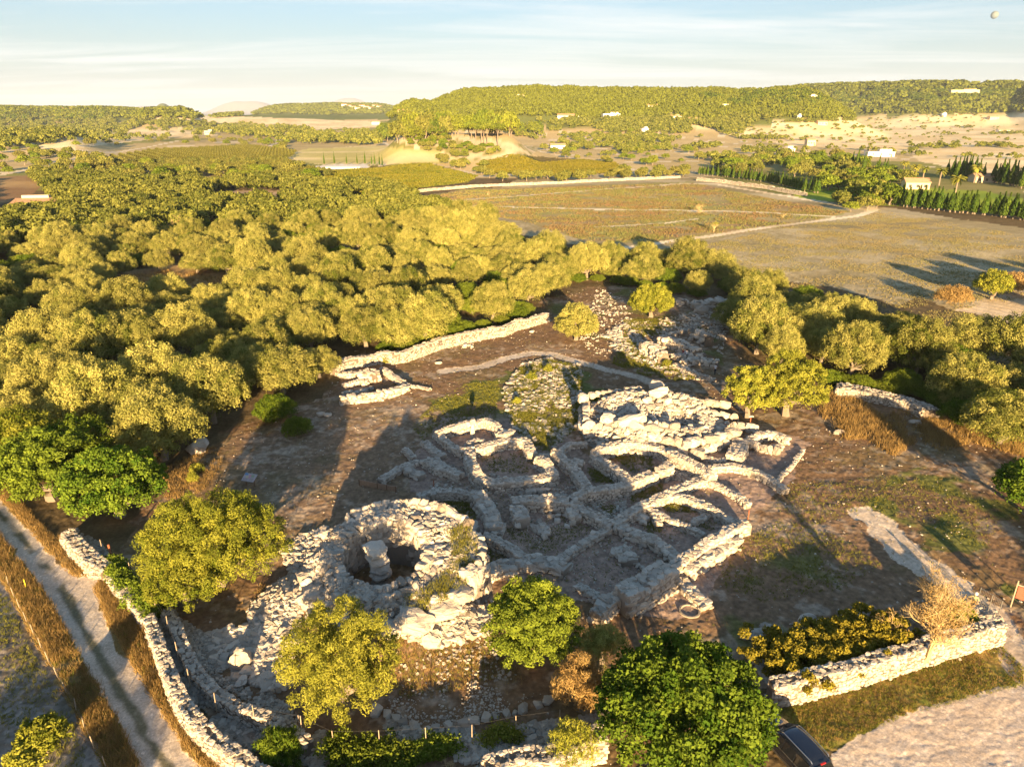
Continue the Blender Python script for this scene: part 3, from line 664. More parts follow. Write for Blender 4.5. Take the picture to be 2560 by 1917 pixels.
rw('broken wall of big stones lit along its left edge near the round tower', [
    ('C3', [(230, 600), (300, 670), (340, 740), (360, 820)], 1.6, 1.2, dict(ss=0.6)), ('C3', [(-60, 600), (0, 588), (120, 585), (230, 605)], 0.9, 1.0),
    ('C5', [(600, 1320), (700, 1290), (860, 1300)], 0.9, 0.9)])
rw('long shaded wall from the round tower towards the front', [
    ('C3', [(280, 870), (360, 900), (450, 950), (560, 1030), (590, 1050)], 1.0, 0.9), ('C3', [(390, 790), (370, 870)], 1.0, 0.6, dict(ss=0.6)),
    ('C3', [(150, 800), (240, 830)], 1.2, 0.9, dict(ss=0.9))])
rw('broad low wall of grey slabs behind the dark green bush', [
    ('C3', [(310, 1110), (420, 1070), (540, 1040), (640, 1035), (760, 1055), (830, 1085)], 1.7, 0.7, dict(ss=0.6))])
rw('thin low partition wall with round pebbly stones', [('C3', [(1120, 810), (1060, 850), (1000, 885), (900, 950), (810, 1010), (770, 1030)], 0.7, 0.5, dict(ss=0.42))])
rw('long wall rising from the crossing of walls to the sunny upper rooms', [
    ('C3', [(1120, 800), (1230, 735), (1350, 675), (1450, 625), (1560, 575), (1680, 520), (1780, 485)], 1.1, 0.9)])
rw('wall down to the corner of the big front wall', [('C3', [(1150, 810), (1250, 850), (1370, 895), (1450, 945), (1540, 1010)], 1.1, 0.8, dict(ss=0.5))])
rw('great double front wall of large blocks, highest wall of the ruins', [
    ('C3', [(1180, 1250), (1300, 1195), (1400, 1140), (1500, 1075)], 2.2, 2.0, dict(ss=0.5, z=1.9)), ('C3', [(1500, 1075), (1600, 1010), (1700, 950), (1820, 880), (1940, 805), (2010, 790)], 1.1, 1.3, dict(ss=0.5)),
    ('C3', [(1590, 1090), (1700, 1045), (1850, 950), (1930, 900)], 0.9, 0.9, dict(ss=0.7))])
rw('wall of the two small grassy cells at the right of the ruins', [
    ('C3', [(1500, 610), (1620, 640), (1740, 690), (1850, 750), (1930, 800)], 0.9, 0.9), ('C3', [(1400, 720), (1500, 780), (1600, 820), (1720, 870)], 0.6, 0.6, dict(ss=0.32)),
    ('C3', [(1640, 800), (1740, 745)], 0.6, 0.5, dict(ss=0.32)), ('C3', [(1240, 720), (1350, 770)], 1.3, 0.6, dict(ss=0.6))])
rw('narrow sunlit wall beside the bare tan floor at the right', [('C3', [(1740, 525), (1850, 575), (1940, 620), (2010, 675)], 0.7, 0.6)])
rw('curved wall round the sunny tan floor', [('C3', [(1750, 440), (1900, 425), (2000, 450), (2090, 485), (2180, 535), (2250, 580)], 0.9, 0.7)])
rw('stepped block wall at the right edge of the ruins near the twin olive trees', [
    ('CR', [(430, 1340), (480, 1250), (580, 1195), (680, 1180), (760, 1215)], 1.0, 1.0, dict(ss=0.5)), ('CR', [(430, 1340), (470, 1260)], 2.0, 1.0), ('CR', [(560, 1270), (660, 1290), (720, 1260)], .8, .5)])
rw('tumbled low wall running from the great front wall towards the carob tree', [('C3', [(1550, 1150), (1640, 1240), (1740, 1330)], 1.2, 0.5, dict(ss=0.45))])
rw('short wall closing the front corner above the yellow bush', [
    ('C3', [(1180, 1250), (1100, 1290), (1010, 1370)], 1.3, 1.2, dict(ss=0.6)), ('C3', [(890, 1190), (980, 1240), (1070, 1310)], 0.8, 0.5)])
rw('heap of grey slabs standing in the middle of the large front room', [
    ('C3', [(1150, 950), (1210, 990), (1240, 1040)], 1.6, 0.6, dict(ss=0.7)), ('C3', [(1260, 1050), (1370, 1105)], 0.35, 0.25, dict(ss=0.3))])
rw('low wall tying the rubble field to the boulder mound', [('C5', [(1580, 900), (1680, 850), (1740, 820)], 0.9, 0.6)])
rw('short curved wall above the wide straight wall between the central rooms', [('C5', [(1440, 1080), (1530, 1010), (1640, 1000)], .8, .6), ('C5', [(1340, 1080), (1440, 1075)], .8, .5)])
rw('curb of thin blocks along the far right edge of the excavation', [('CR', [(855, 1285), (800, 1370), (700, 1475)], 0.35, 0.3, dict(ss=0.4))])
rw('broken slab wall at the left of the two lowest rooms', [('C3', [(-40, 380), (40, 450), (130, 490)], 1.2, .6, dict(ss=.5))])
rw('narrow wall running below the boulder mound towards the stepped block wall', [('C3', [(1590, 330), (1700, 365), (1800, 395), (1870, 385)], 0.7, .5)])
rw('short cross wall in the room with the four round white stones', [('C3', [(1330, 690), (1400, 745), (1425, 800)], 0.7, .6)])
rw('stub of wall beside the white stones of the middle room', [('C3', [(850, 690), (880, 760)], 1.1, .8, dict(ss=.6))])
rw('low bench of slabs in front of the thick curving wall', [('C3', [(560, 590), (700, 575)], .6, .35, dict(ss=.5))])
CAP[0] = False
# the separate ruin at the edge of the wood
walls('low walled ruin with whitish floor at the edge of the wood', [
    ('C5', [(120, 718), (300, 700), (450, 670), (535, 640)], 1.0, 1.0, dict(ss=0.55)), ('C5', [(535, 645), (470, 600), (380, 540)], 0.9, 0.7), ('C5', [(535, 645), (640, 660), (680, 672)], 0.6, 0.3),
    ('C5', [(140, 640), (220, 625), (300, 620)], 0.9, 0.6), ('C5', [(130, 690), (250, 680), (330, 655)], 0.5, 0.4), ('C5', [(240, 570), (300, 560), (345, 575)], 1.6, 1.4, dict(ss=0.7)),
    ('C5', [(120, 570), (230, 580)], 1.4, 0.7)], name='ruined_building', cat='ruin', group='outlying ruins')
walls('stepped white ruin with terraces where visitors stand', [
    ('Z2', [(330, 900), (480, 960), (600, 1040), (690, 1110)], 2.0, 1.8, dict(ss=0.9)), ('Z2', [(640, 880), (800, 860), (960, 900), (1100, 960), (1290, 1050)], 1.8, 1.6, dict(ss=0.7)),
    ('Z2', [(820, 1130), (1050, 1120), (1400, 1110)], 1.3, 1.0, dict(ss=0.6)), ('Z2', [(1020, 1250), (1300, 1200), (1620, 1260)], 1.6, 0.9, dict(ss=0.6)),
    ('Z2', [(870, 1290), (1060, 1380), (1300, 1480), (1560, 1550)], 0.8, 0.6), ('Z2', [(1150, 700), (1330, 760), (1480, 850)], 1.6, 1.5, dict(ss=1.4)),
    ('Z2', [(640, 830), (860, 770), (1000, 720), (1150, 710)], 0.8, 0.6)], name='ruined_building', cat='ruin', group='outlying ruins')
walls('line of big grey boulders in the shade at the far end of the clearing', [
    ('Z2', [(1210, 240), (1480, 200), (1640, 210), (1850, 260)], 1.8, 1.5, dict(ss=1.3)), ('Z2', [(960, 190), (1090, 200)], 1.6, 1.3, dict(ss=1.3))], name='boulder_wall', cat='wall', group='outlying ruins')
# boundary walls
walls('pale dry stone wall along the foot of the wood left of the clearing', [
    ('C5', [(80, 530), (150, 500), (230, 480), (380, 455), (450, 462), (520, 450), (640, 410), (740, 370), (850, 345), (1000, 310), (1130, 290), (1200, 255), (1300, 235), (1400, 205)], 1.3, 1.6, dict(ss=0.34, z=1.5))],
    name='dry_stone_wall', mat=M['drystone'], group='dry stone boundary walls')
walls('wide mound-like stone wall in the shade under the right-hand wood', [
    ('CR', [(1060, 905), (1180, 920), (1300, 945), (1450, 975), (1560, 1010), (1640, 1060)], 2.6, 1.2, dict(ss=0.32, z=1.0))], name='dry_stone_wall', mat=M['drystone'], group='dry stone boundary walls')
walls('tall sunlit dry stone wall beside the parking place', [
    ('BR', [(338, 1270), (420, 1262), (560, 1225), (730, 1185), (900, 1130), (1060, 1085), (1250, 1025), (1400, 985), (1500, 960)], 1.1, 1.75, dict(ss=0.27, z=1.0, batter=0.06, rough=0.12))],
    name='dry_stone_wall', mat=M['drystone'], group='dry stone boundary walls')
walls('dry stone wall beside the gravel road, next to the gap with the post', [
    ('BL', [(335, 455), (400, 530), (460, 590), (540, 640)], 1.4, 1.3, dict(ss=0.27)), ('BL', [(540, 640), (600, 740), (665, 800), (745, 900)], 0.9, 0.9, dict(ss=0.27))],
    name='dry_stone_wall', mat=M['drystone'], group='dry stone boundary walls')
walls('long curving dry stone wall below the round tower, facing the road', [
    ('BL', [(755, 900), (790, 990), (820, 1080), (860, 1180), (895, 1270), (975, 1400), (1090, 1510), (1220, 1600), (1330, 1690), (1500, 1800), (1750, 1900), (2100, 1930), (2500, 1790)], 0.95, 1.6, dict(ss=0.27, z=1.4, batter=.06)),
    ('CB', [(1700, 1180), (1900, 1110), (2212, 1060), (2500, 950)], 1.4, 1.7, dict(ss=0.30, z=1.2, batter=.08))],
    name='dry_stone_wall', mat=M['drystone'], group='dry stone boundary walls')
walls('inner tier of the curving wall below the round tower', [
    ('BL', [(840, 850), (900, 960), (960, 1110), (1080, 1250), (1180, 1320), (1300, 1380), (1440, 1440), (1560, 1530)], 0.9, 1.15, dict(ss=0.27, z=1.2, rough=.4)),], name='dry_stone_wall', mat=M['drystone'], group='dry stone boundary walls')
KERB = [(940, 770), (1060, 820), (1180, 870), (1300, 890), (1450, 870), (1600, 840), (1780, 810), (1900, 790), (2050, 740), (2150, 705)]
walls('pale field wall along the white track behind the vineyard', [
    ('FM', [(470, 690), (700, 665), (960, 645), (1300, 630), (1600, 616), (1900, 602), (2212, 588)], 1.2, 1.2, dict(ss=0.6)),], name='field_wall', mat=M['drystone'], group='field walls')
walls('pale field wall in front of the dark cypress hedge', [
    ('FR', [(205, 598), (400, 618), (640, 650), (880, 690)], 1.0, 1.7, dict(ss=0.6)),], name='field_wall', mat=M['drystone'], group='field walls')

def scatter_poly(c, pts, n, zz=0.0):
    W_ = [P(u, v, zz)[:2] for u, v in S(c, pts)]
    xs = [p[0] for p in W_]; ys = [p[1] for p in W_]; out_ = np.zeros((0, 2))
    while len(out_) < n:
        q = np.column_stack([rng.uniform(min(xs), max(xs), n * 3), rng.uniform(min(ys), max(ys), n * 3)])
        out_ = np.concatenate([out_, q[inpoly(q[:, 0], q[:, 1], W_)]])
    return out_[:n]
def rubble(regs, name='loose_stones', mat=None):
    R = RK()
    for c, pts, n, lo, hi in regs:
        q = scatter_poly(c, pts, n); k = fbm(q[:, 0] / 1.8, q[:, 1] / 1.8, 55, 2) > rng.uniform(0.25, 0.6, n); q = q[k]
        sz = lo + (hi - lo) * rng.random(len(q)) ** 2.2
        R.add(np.column_stack([q, ground(q[:, 0], q[:, 1]) + sz * 0.15]), np.column_stack([sz * 1.25, sz, sz * rng.uniform(.5, .8, len(q))]))
    o = R.build(name, mat); o['kind'] = 'stuff'; return o
rubble([('C5', [(1110, 700), (1230, 520), (1400, 480), (1600, 520), (1620, 700), (1700, 800), (1560, 920), (1420, 1060), (1300, 1050), (1180, 900)], 5200, .10, .50),
        ('Z2', [(0, 600), (300, 880), (640, 1100), (850, 1280), (1150, 1450), (1500, 1600), (1000, 1560), (300, 1300), (-100, 1100), (-400, 800)], 2300, .12, .6),
        ('Z2', [(600, 560), (1300, 400), (1900, 450), (1750, 900), (1700, 1150), (1500, 1000), (900, 700), (640, 800)], 1800, .10, .5),
        ('D', [(1290, 620), (1340, 640), (1370, 690), (1460, 700), (1480, 730), (1380, 740), (1300, 770), (1250, 740)], 1200, .10, .4)])
rubble([('C3', [(-100, 560), (60, 420), (400, 500), (560, 560), (980, 560), (1180, 600), (1100, 780), (800, 640), (460, 640), (200, 600)], 1400, .06, .25),
        ('C3', [(960, 660), (1220, 640), (1200, 760), (1100, 780)], 900, .08, .26),
        ('C3', [(1500, 430), (1800, 480), (1700, 560), (1480, 520)], 700, .08, .3),
        ('C3', [(-50, 600), (1500, 600), (1560, 1000), (1180, 1260), (900, 1200), (300, 1080)], 1500, .05, .16),
        ('C5', [(880, 420), (940, 395), (930, 425)], 12, .3, .5)])
rubble([('BL', [(880, 870), (960, 1090), (1080, 1240), (1200, 1320), (1450, 1450), (1560, 1500), (1700, 1640), (1330, 1640), (1100, 1480), (900, 1250), (800, 1050), (780, 900)], 6500, .10, .42),
        ('BL', [(900, 900), (1080, 1000), (1200, 1180), (1400, 1300), (1560, 1440), (1400, 1420), (1100, 1230), (980, 1090)], 4200, .06, .26),
        ('CB', [(1000, 830), (1300, 910), (1600, 860), (1640, 960), (1200, 1010), (1020, 960)], 1500, .08, .3),
        ('CB', [(1500, 1000), (1900, 880), (2212, 820), (2500, 800), (2500, 960), (2212, 1020), (1750, 1120), (1480, 1120)], 2600, .10, .45),
        ('CB', [(420, 950), (560, 900), (760, 1100), (800, 1200), (500, 1200)], 900, .12, .42),
        ('BR', [(230, 1110), (420, 1130), (700, 1080), (820, 1090), (730, 1160), (560, 1200), (330, 1240)], 2300, .10, .38),
        ('BR', [(1340, 820), (1420, 810), (1510, 920), (1480, 960), (1330, 960)], 800, .12, .5),
        ('BL', [(380, 440), (500, 520), (560, 590), (500, 580), (400, 480)], 400, .10, .35)], mat=M['drystone'])
rubble([('BR', [(160, 1000), (260, 930), (420, 960), (560, 920), (700, 950), (600, 1010), (400, 1010), (260, 1030)], 90, .15, .8),
        ('D', SITE, 5000, .05, .16), ('CB', [(1050, 600), (1500, 560), (2100, 650), (1800, 790), (1300, 880), (1000, 800)], 1400, .04, .14), ('CB', [(1080, 220), (1650, 160), (1900, 540), (1500, 640), (1060, 600)], 900, .04, .22),
        ('C5', [(460, 480), (640, 430), (860, 360), (1100, 310), (1150, 330), (900, 400), (640, 460)], 260, .1, .4),
        ('CB', [(1250, 130), (1750, 0), (1720, 260), (1500, 300), (1300, 260)], 500, .1, .7),
        ('BL', [(1050, 980), (1250, 950), (1440, 1050), (1420, 1240), (1250, 1260), (1080, 1130)], 500, .1, .8)])

def boulders(items, label, group, cat='boulder', name='boulder'):
    for i, (c, x, y, z, sx, sy, sz, rz) in enumerate(items):
        R = RK(); p = PW(c, x, y, z + sz / 2); R.add([(0, 0, sz * 0.42)], (sx, sy, sz), rz=rz, tilt=0.06)
        o = R.build(name, loc=(p[0], p[1], gz(p[0], p[1]) - 0.05)); tag(o, label[i] if isinstance(label, list) else label, cat, group)
boulders([('ML', 1260, 1320, 0, 2.4, 1.8, 1.4, .4), ('ML', 2062, 1112, 0, .9, .8, .6, 0), ('ML', 2110, 1118, 0, 1.1, .8, .5, 0), ('BL', 1215, 1100, 0, 1.3, 1.1, 1.7, .2), ('BL', 1000, 30, 0, 1, 1, .7, .2),
          ('C5', 1300, 315, 0, .9, .5, .4, 0), ('C5', 725, 512, 0, 1.1, .5, .4, 0), ('C5', 888, 405, 0, .8, .6, .5, 0), ('BR', 515, 895, 0, 1.4, .7, .6, .3), ('BR', 660, 930, 0, 1.6, .8, .5, .1), ('CR', 1550, 1115, 0, 1.4, .8, .6, .1),
          ('Z2', 1320, 365, 0, 2.6, 1.5, 1.6, 0), ('Z2', 1770, 370, 0, 2.2, 1.5, 1.6, .3), ('Z2', 1020, 255, 0, 1.1, .9, .9, 0), ('CR', 1070, 1175, 0, 1.3, .8, .6, .5)],
         ['big pale boulder under the olive trees at the wood edge', 'white stone beside the dark bush, left one of the two', 'white stone beside the dark bush, right one of the two', 'upright grey boulder in the ditch below the round tower', 'rounded boulder at the tip of the dark wood corner',
          'flat pale stone lying on the brown ground below the wood wall', 'flat light stone alone on the sunny brown ground', 'largest stone of the small pile on the brown ground', 'light stone in the deep shade, upper one near the bushes', 'long whitish stone in the shade above the yellow ivy', 'white rock in dry grass below the mound-like wall',
          'sunlit block in the shaded far clearing', 'grey block at the right of the far clearing', 'small sunlit block behind the round bright tree', 'pale slab in dry grass right of the twin olive trees'], 'single boulders')

kp, kl = resample(TW('CB', KERB), .1); q_ = 0
while q_ < kl:
    s_ = rng.uniform(.35, .85); p = kp[min(int(q_ / .1), len(kp) - 1)] + rng.normal(0, .06, 2); R = RK(); R.add([(0, 0, s_ * .22)], (s_ * 1.1, s_ * .8, s_ * .65), tilt=.1)
    tag(R.build('kerb_stone', loc=(p[0], p[1], gz(*p))), 'grey stone in the single curved row round the shaded earth below the tower', 'boulder', 'kerb stones below the tower'); q_ += s_ * rng.uniform(1.0, 1.7)

# ------------------------------------------------------------------ the round tower with its pillar
def tower():
    C0 = P(985, 1384, 3.6); cx_, cy_ = TX, TY; g0 = gz(cx_, cy_)
    T = empty('round_stone_tower', (cx_, cy_, g0), label='ruined round tower of rough stones with an open chamber and a central pillar', cat='tower')
    ro = lambda a: 7.05 + 0.35 * np.sin(2 * a + 1) + 0.5 * (vnoise(a * 2.2, a * 0, 3) - 0.5)
    ox_, oy_ = -1.0, 0.1                              # the chamber sits a little left of the middle
    ri = lambda a: 3.3 + 0.12 * np.sin(3 * a)
    Ht = lambda a: 3.55 + 0.75 * np.sin(a) - 0.1 * np.cos(a) + 0.5 * (vnoise(a * 3, a * 0 + 9, 7) - 0.5)   # back higher, front broken
    # core
    na = 120; A = np.linspace(0, 2 * math.pi, na, endpoint=False); fr = [0, .04, .1, .3, .55, .75, .9, .97, 1.0]
    V = []
    for k, f in enumerate(['floor', 'rim'] + fr[1:] + ['foot']):
        if f == 'floor': x = ox_ + ri(A) * np.cos(A) * 0.98; y = oy_ + ri(A) * np.sin(A) * .98; z = np.full(na, -0.2)
        elif f == 'foot': x = (ro(A) + 0.35) * np.cos(A); y = (ro(A) + .35) * np.sin(A); z = np.full(na, -0.4)
        else:
            q = 0.0 if f == 'rim' else f
            x = (1 - q) * (ox_ + (ri(A) + .25) * np.cos(A)) + q * (ro(A) - .35) * np.cos(A); y = (1 - q) * (oy_ + (ri(A) + .25) * np.sin(A)) + q * (ro(A) - .35) * np.sin(A)
            drop = 0.25 * sstep(0.5, 1.0, q) + 1.5 * sstep(0.35, 1, q) * sstep(0.55, 0.95, -np.sin(A + 0.25)) + 0.9 * sstep(.3, 1, q) * sstep(0.6, 0.95, -np.cos(A))
            z = Ht(A) - 0.35 - drop + 0.25 * (vnoise(x * 1.3 + 40, y * 1.3 + 40, 8) - 0.5)
        V.append(np.column_stack([x, y, z]))
    rows = len(V); V = np.concatenate(V)
    F = [(r_ * na + j, r_ * na + (j + 1) % na, (r_ + 1) * na + (j + 1) % na, (r_ + 1) * na + j) for r_ in range(rows - 1) for j in range(na)]
    link('rubble_core', mesh_np('rubble_core', V, np.array(F)[:, ::-1], M['stone'], tint=np.full(len(V), 0.15)), T)
    def top(x, y):
        a = np.arctan2(y, x); r = np.hypot(x, y); rin = np.hypot(x - ox_, y - oy_) - 3.3; q = np.clip(rin / (rin + (ro(a) - r) + 1e-6), 0, 1)
        drop = 0.25 * sstep(0.5, 1.0, q) + 1.5 * sstep(0.35, 1, q) * sstep(0.55, 0.95, -np.sin(a + 0.25)) + 0.9 * sstep(.3, 1, q) * sstep(0.6, 0.95, -np.cos(a))
        return Ht(a) - 0.35 - drop, q, rin
    # fill of small stones on top
    R = RK(); n = 8500
    a = rng.uniform(0, 6.283, n); r = np.sqrt(rng.uniform(0, 1, n)) * 7.2; x, y = r * np.cos(a), r * np.sin(a)
    z, q, rin = top(x, y); k = (rin > 0.25) & (r < ro(a) - .25); x, y, z = x[k], y[k], z[k]
    sz = 0.08 + 0.34 * rng.random(len(x)) ** 2.2 * np.where((x < 0), 1.15, 0.85)
    R.add(np.column_stack([x, y, z + sz * .25]), np.column_stack([sz * 1.3, sz, sz * .7]), tilt=.35)
    tag(R.build('rubble_fill', parent=T), kind='stuff')
    # rim stones, pointing to the middle
    R = RK()
    for a in np.arange(0, 6.283, 0.155):
        rr = 3.5 + rng.uniform(0, .25); z = float(Ht(a)) - .35
        R.add([(ox_ + rr * math.cos(a), oy_ + rr * math.sin(a), z + .1)], (rng.uniform(.7, 1.25), rng.uniform(.4, .62), rng.uniform(.4, .6)), rz=a, tilt=.12)
        if rng.random() < .8: R.add([(ox_ + (rr + .95) * math.cos(a), oy_ + (rr + .95) * math.sin(a), z + .05)], (rng.uniform(.6, 1.2), rng.uniform(.4, .7), rng.uniform(.35, .6)), tilt=.2)
    R.build('chamber_rim', parent=T)
    # lining of the chamber
    R = RK()
    rows_ = 8
    for r_ in range(rows_):
        step = 0.2 - 0.012 * r_
        for a in np.arange(rng.uniform(0, .2), 6.283, step):
            if r_ < 4 and abs(a - 1.22) < 0.16: continue      # the niche
            h = 4.2 / rows_ * (r_ + .5)
            if h > float(Ht(a)) - .3: continue
            rr = 3.55 - 0.03 * r_ + rng.uniform(-.05, .05)
            R.add([(ox_ + rr * math.cos(a), oy_ + rr * math.sin(a), h)], (.55, 3.65 * step * 1.08, .56), rz=a, tilt=.05)
    R.add([(ox_ + 3.5 * math.cos(1.22), oy_ + 3.5 * math.sin(1.22), 2.3)], (.6, 1.6, .35), rz=1.22, tilt=.02)
    R.build('chamber_lining', parent=T)
    # outer face of great blocks
    R = RK()
    for r_, (h, hh) in enumerate(((.45, 1.15), (1.4, 1.0), (2.3, .95), (3.05, .85), (3.75, .8))):
        a = rng.uniform(0, .2)
        while a < 6.283:
            wd = rng.uniform(.5, 1.35) * (1.1 - .08 * r_); top_h = float(Ht(a)) - .15
            front = float(sstep(.5, .95, -math.sin(a + .25))); left = float(sstep(.6, .95, -math.cos(a)))
            top_h -= 1.6 * front + .9 * left
            if h < top_h + .1:
                rr = float(ro(a)) - .35 - .05 * r_ * 1.2
                R.add([(rr * math.cos(a), rr * math.sin(a), h)], (rng.uniform(.8, 1.1), wd * 1.05, hh * 1.1), rz=a, tilt=.06)
            a += wd / 7.0
    # back row of upright blocks and the great slabs at the front right
    for a in np.arange(0.9, 2.35, 0.135): R.add([(6.4 * math.cos(a), 6.4 * math.sin(a), 4.0 + rng.uniform(-.1, .15))], (.7, rng.uniform(.7, 1.3), rng.uniform(.7, 1.1)), rz=a, tilt=.1)
    R.build('outer_facing', parent=T)
    for nm_, (x, y, z, sx, sy, sz, rz) in enumerate([(2.3, -6.5, 1.9, 2.7, 1.7, 1.1, -.35), (4.4, -5.4, 2.2, 2.4, 1.7, .8, .3), (5.6, -4.1, 2.5, 2.0, 1.3, .9, .9), (6.4, -2.5, 2.6, 1.8, 1.1, 1.1, 1.2), (-5.9, -3.8, 2.1, 2.0, 1.5, 1.4, .7), (-5.2, -5.2, 1.3, 1.7, 1.3, 1.0, .5), (-6.3, -1.9, 2.5, 1.5, 1.2, .9, 1.2), (.4, -6.7, 1.4, 1.8, 1.2, 1.0, 0), (3.6, -7.3, .9, 1.3, .9, 1.6, .3)]):
        R = RK(); R.add([(0, 0, 0)], (sx, sy, sz), rz=rz, tilt=.1, tint=.7); b = R.build('facing_slab', parent=T); b.location = (x, y, z)
    # pillar of five drums
    Pl = RK(); Pl.add([(0, 0, .35)], (1.5, 1.5, .9), tilt=.03, tint=.25)
    pil = Pl.build('pillar', parent=T); pil.location = (ox_ - .45, oy_ + .1, 0)
    for i, (w_, dx_, dy_, z) in enumerate([(1.42, .05, 0, 1.1), (1.45, .0, .03, 1.85), (1.42, -.04, 0, 2.6), (1.5, -.06, .03, 3.4)]):
        R = RK(); R.add([(0, 0, 0)], (w_ * 1.1, w_, .84 if i < 3 else .95), rz=.25 * i, tilt=.015, tint=.95); b = R.build('drum', parent=pil); b.location = (dx_, dy_, z)
    return cx_, cy_
tower()
# debris spilling from the tower
R = RK()
for n_, c, pts, lo, hi in [(2600, 'C2', [(60, 1000), (200, 870), (420, 700), (460, 900), (420, 1150), (330, 1350), (80, 1400), (60, 1180)], .12, .5), (420, 'C2', [(100, 1300), (330, 1200), (420, 1300), (300, 1560), (100, 1500)], .2, .9),
                           (1500, 'C2', [(1000, 1180), (1500, 1050), (1720, 1000), (1700, 1200), (1400, 1300), (1150, 1280)], .1, .6), (500, 'C2', [(280, 600), (420, 480), (600, 420), (500, 600), (350, 760)], .15, .45)]:
    q = scatter_poly(c, pts, n_, 0.5); r_ = np.hypot(q[:, 0] - TX, q[:, 1] - TY)
    z = ground(q[:, 0], q[:, 1]); sz = lo + (hi - lo) * rng.random(n_) ** 2
    k = r_ > 6.7
    R.add(np.column_stack([q, z + sz * .2])[k], np.column_stack([sz * 1.3, sz, sz * .7])[k], tilt=.3)
tag(R.build('tower_debris'), kind='stuff')
# ------------------------------------------------------------------ the boulder mound (second tower)
def mound():
    C0 = PW('Z5', 900, 560, 1.5); cx_, cy_ = C0[0], C0[1]; g0 = gz(cx_, cy_)
    T = empty('boulder_mound', (cx_, cy_, g0), label='sunlit collapsed square tower of huge boulders and rubble', cat='ruin', group='outlying ruins')
    hf = lambda x, y: 2.9 * (1 - sstep(.55, 1.0, (np.abs(x / 9.6) ** 3 + np.abs(y / 8.2) ** 3) ** (1 / 3))) * (0.72 + .28 * sstep(-2, 5, y)) - 1.3 * np.exp(-((x - 3.4) ** 2 / 5 + (y + 1) ** 2 / 6))
    g = np.linspace(-11, 11, 70); X, Y = np.meshgrid(g, g, indexing='ij')
    Z = np.maximum(hf(X, Y), -.3) + .35 * (fbm(X * .9 + 30, Y * .9 + 30, 6, 3) - .5) - .25
    i, j = np.meshgrid(np.arange(69), np.arange(69), indexing='ij'); q = i * 70 + j
    link('rubble_core', mesh_np('rubble_core', np.stack([X, Y, Z], -1).reshape(-1, 3), np.stack([q, q + 70, q + 71, q + 1], -1).reshape(-1, 4), M['stone'], tint=np.full(4900, .3)), T)
    R = RK(); n = 4200; x = rng.uniform(-9.8, 9.8, n); y = rng.uniform(-8.4, 8.4, n); h = hf(x, y); k = h > .3
    sz = .14 + .55 * rng.random(n) ** 2.4
    R.add(np.column_stack([x, y, h - .15 + sz * .2])[k], np.column_stack([sz * 1.4, sz * .9, sz * .6])[k], rz=None, tilt=.3); tag(R.build('rubble_fill', parent=T), kind='stuff')
    R = RK()
    def row(x0, y0, x1, y1, z, s, hh, dz=0):
        R = RK()
        L = math.hypot(x1 - x0, y1 - y0); a = math.atan2(y1 - y0, x1 - x0); d = 0
        while d < L:
            w_ = s * rng.uniform(.42, 1.15); f = (d + w_ / 2) / L
            R.add([(x0 + (x1 - x0) * f, y0 + (y1 - y0) * f, z + dz * f)], (w_ * 1.08, s * .7, hh * rng.uniform(.75, 1.15)), rz=a, tilt=.09, tint=rng.uniform(.35, .95)); d += w_
        R.build('boulder_row', parent=T)
    for k_, z in enumerate((.5, 1.45)): row(-8.6, -2.0 + .3 * k_, 2.5, -7.6 + .4 * k_, z, 1.7, 1.05); row(2.5, -7.6 + .4 * k_, 8.5 - .4 * k_, -4.5, z, 1.6, 1.0)
    row(-6.5, -1.9, -1.0, -4.6, 2.2, 2.2, 1.1); row(-8.8, -1.6, -8.2, 4.5, .7, 1.3, 1.2); row(-8.3, -1.4, -7.8, 4.0, 1.7, 1.2, .9); row(-7.4, 4.6, -.6, 6.8, 2.5, 1.1, .8)
    row(-1.5, -3.8, 1.6, -4.6, 2.3, 1.0, .9); row(5.2, -2.6, 5.6, 1.2, 1.6, .9, .8); row(2, 5.8, 9.5, 3.8, 1.5, 1.3, 1.1); row(3.2, 3.4, 9.8, 1.4, 1.0, 1.2, 1.0); 
    for x, y, z, sx, sy, sz in [(1.0, 3.0, 3.5, 2.3, 1.3, 1.3), (1.1, 6.0, 3.2, 1.7, 1.1, 1.1), (-.5, 2.2, 2.7, 1.1, .8, .9), (2.0, 2.2, 2.6, 1.0, .9, .9), (-8.2, 3.9, 2.3, 1.3, 1.1, 1.3), (-3.4, -3.5, 2.6, 3.4, 1.2, 1.3)]:
        R = RK(); R.add([(0, 0, 0)], (sx, sy, sz), rz=.1, tilt=.08, tint=.8); R.build('great_boulder', parent=T).location = (x, y, z)
    row(7.2, .8, 12.0, -1.8, .6, 1.2, 1.0); row(8.2, -4.2, 12.2, -6.8, .5, 1.2, .9)
mound()
# the pillar standing in its room, the stone basin
R = RK(); p = PW('C5', 938, 975, 0)
R.add([(0, 0, .8)], (.5, .42, 1.9), rz=.1, tilt=.02, tint=.8); R.add([(0, 0, 2.0)], (.62, .5, .7), rz=.1, tilt=.02, tint=.6)
tag(R.build('standing_pillar', loc=(p[0], p[1], gz(p[0], p[1]))), 'slender stone pillar standing alone inside the four-sided room', 'pillar')
p = PW('C3', 1625, 1362, .2); mb = MB()
A = np.linspace(0, 2 * math.pi, 33)
for r0_, r1_, z0, z1 in ((.82, .82, -.2, .10), (.82, .68, .10, .11), (.68, .62, .11, -.1)):
    V = np.concatenate([np.column_stack([r0_ * np.cos(A), r0_ * np.sin(A), 0 * A + z0]), np.column_stack([r1_ * np.cos(A), r1_ * np.sin(A), 0 * A + z1])])
    mb.add(V, [(i, i + 1, 34 + i, 33 + i) for i in range(32)], .3)
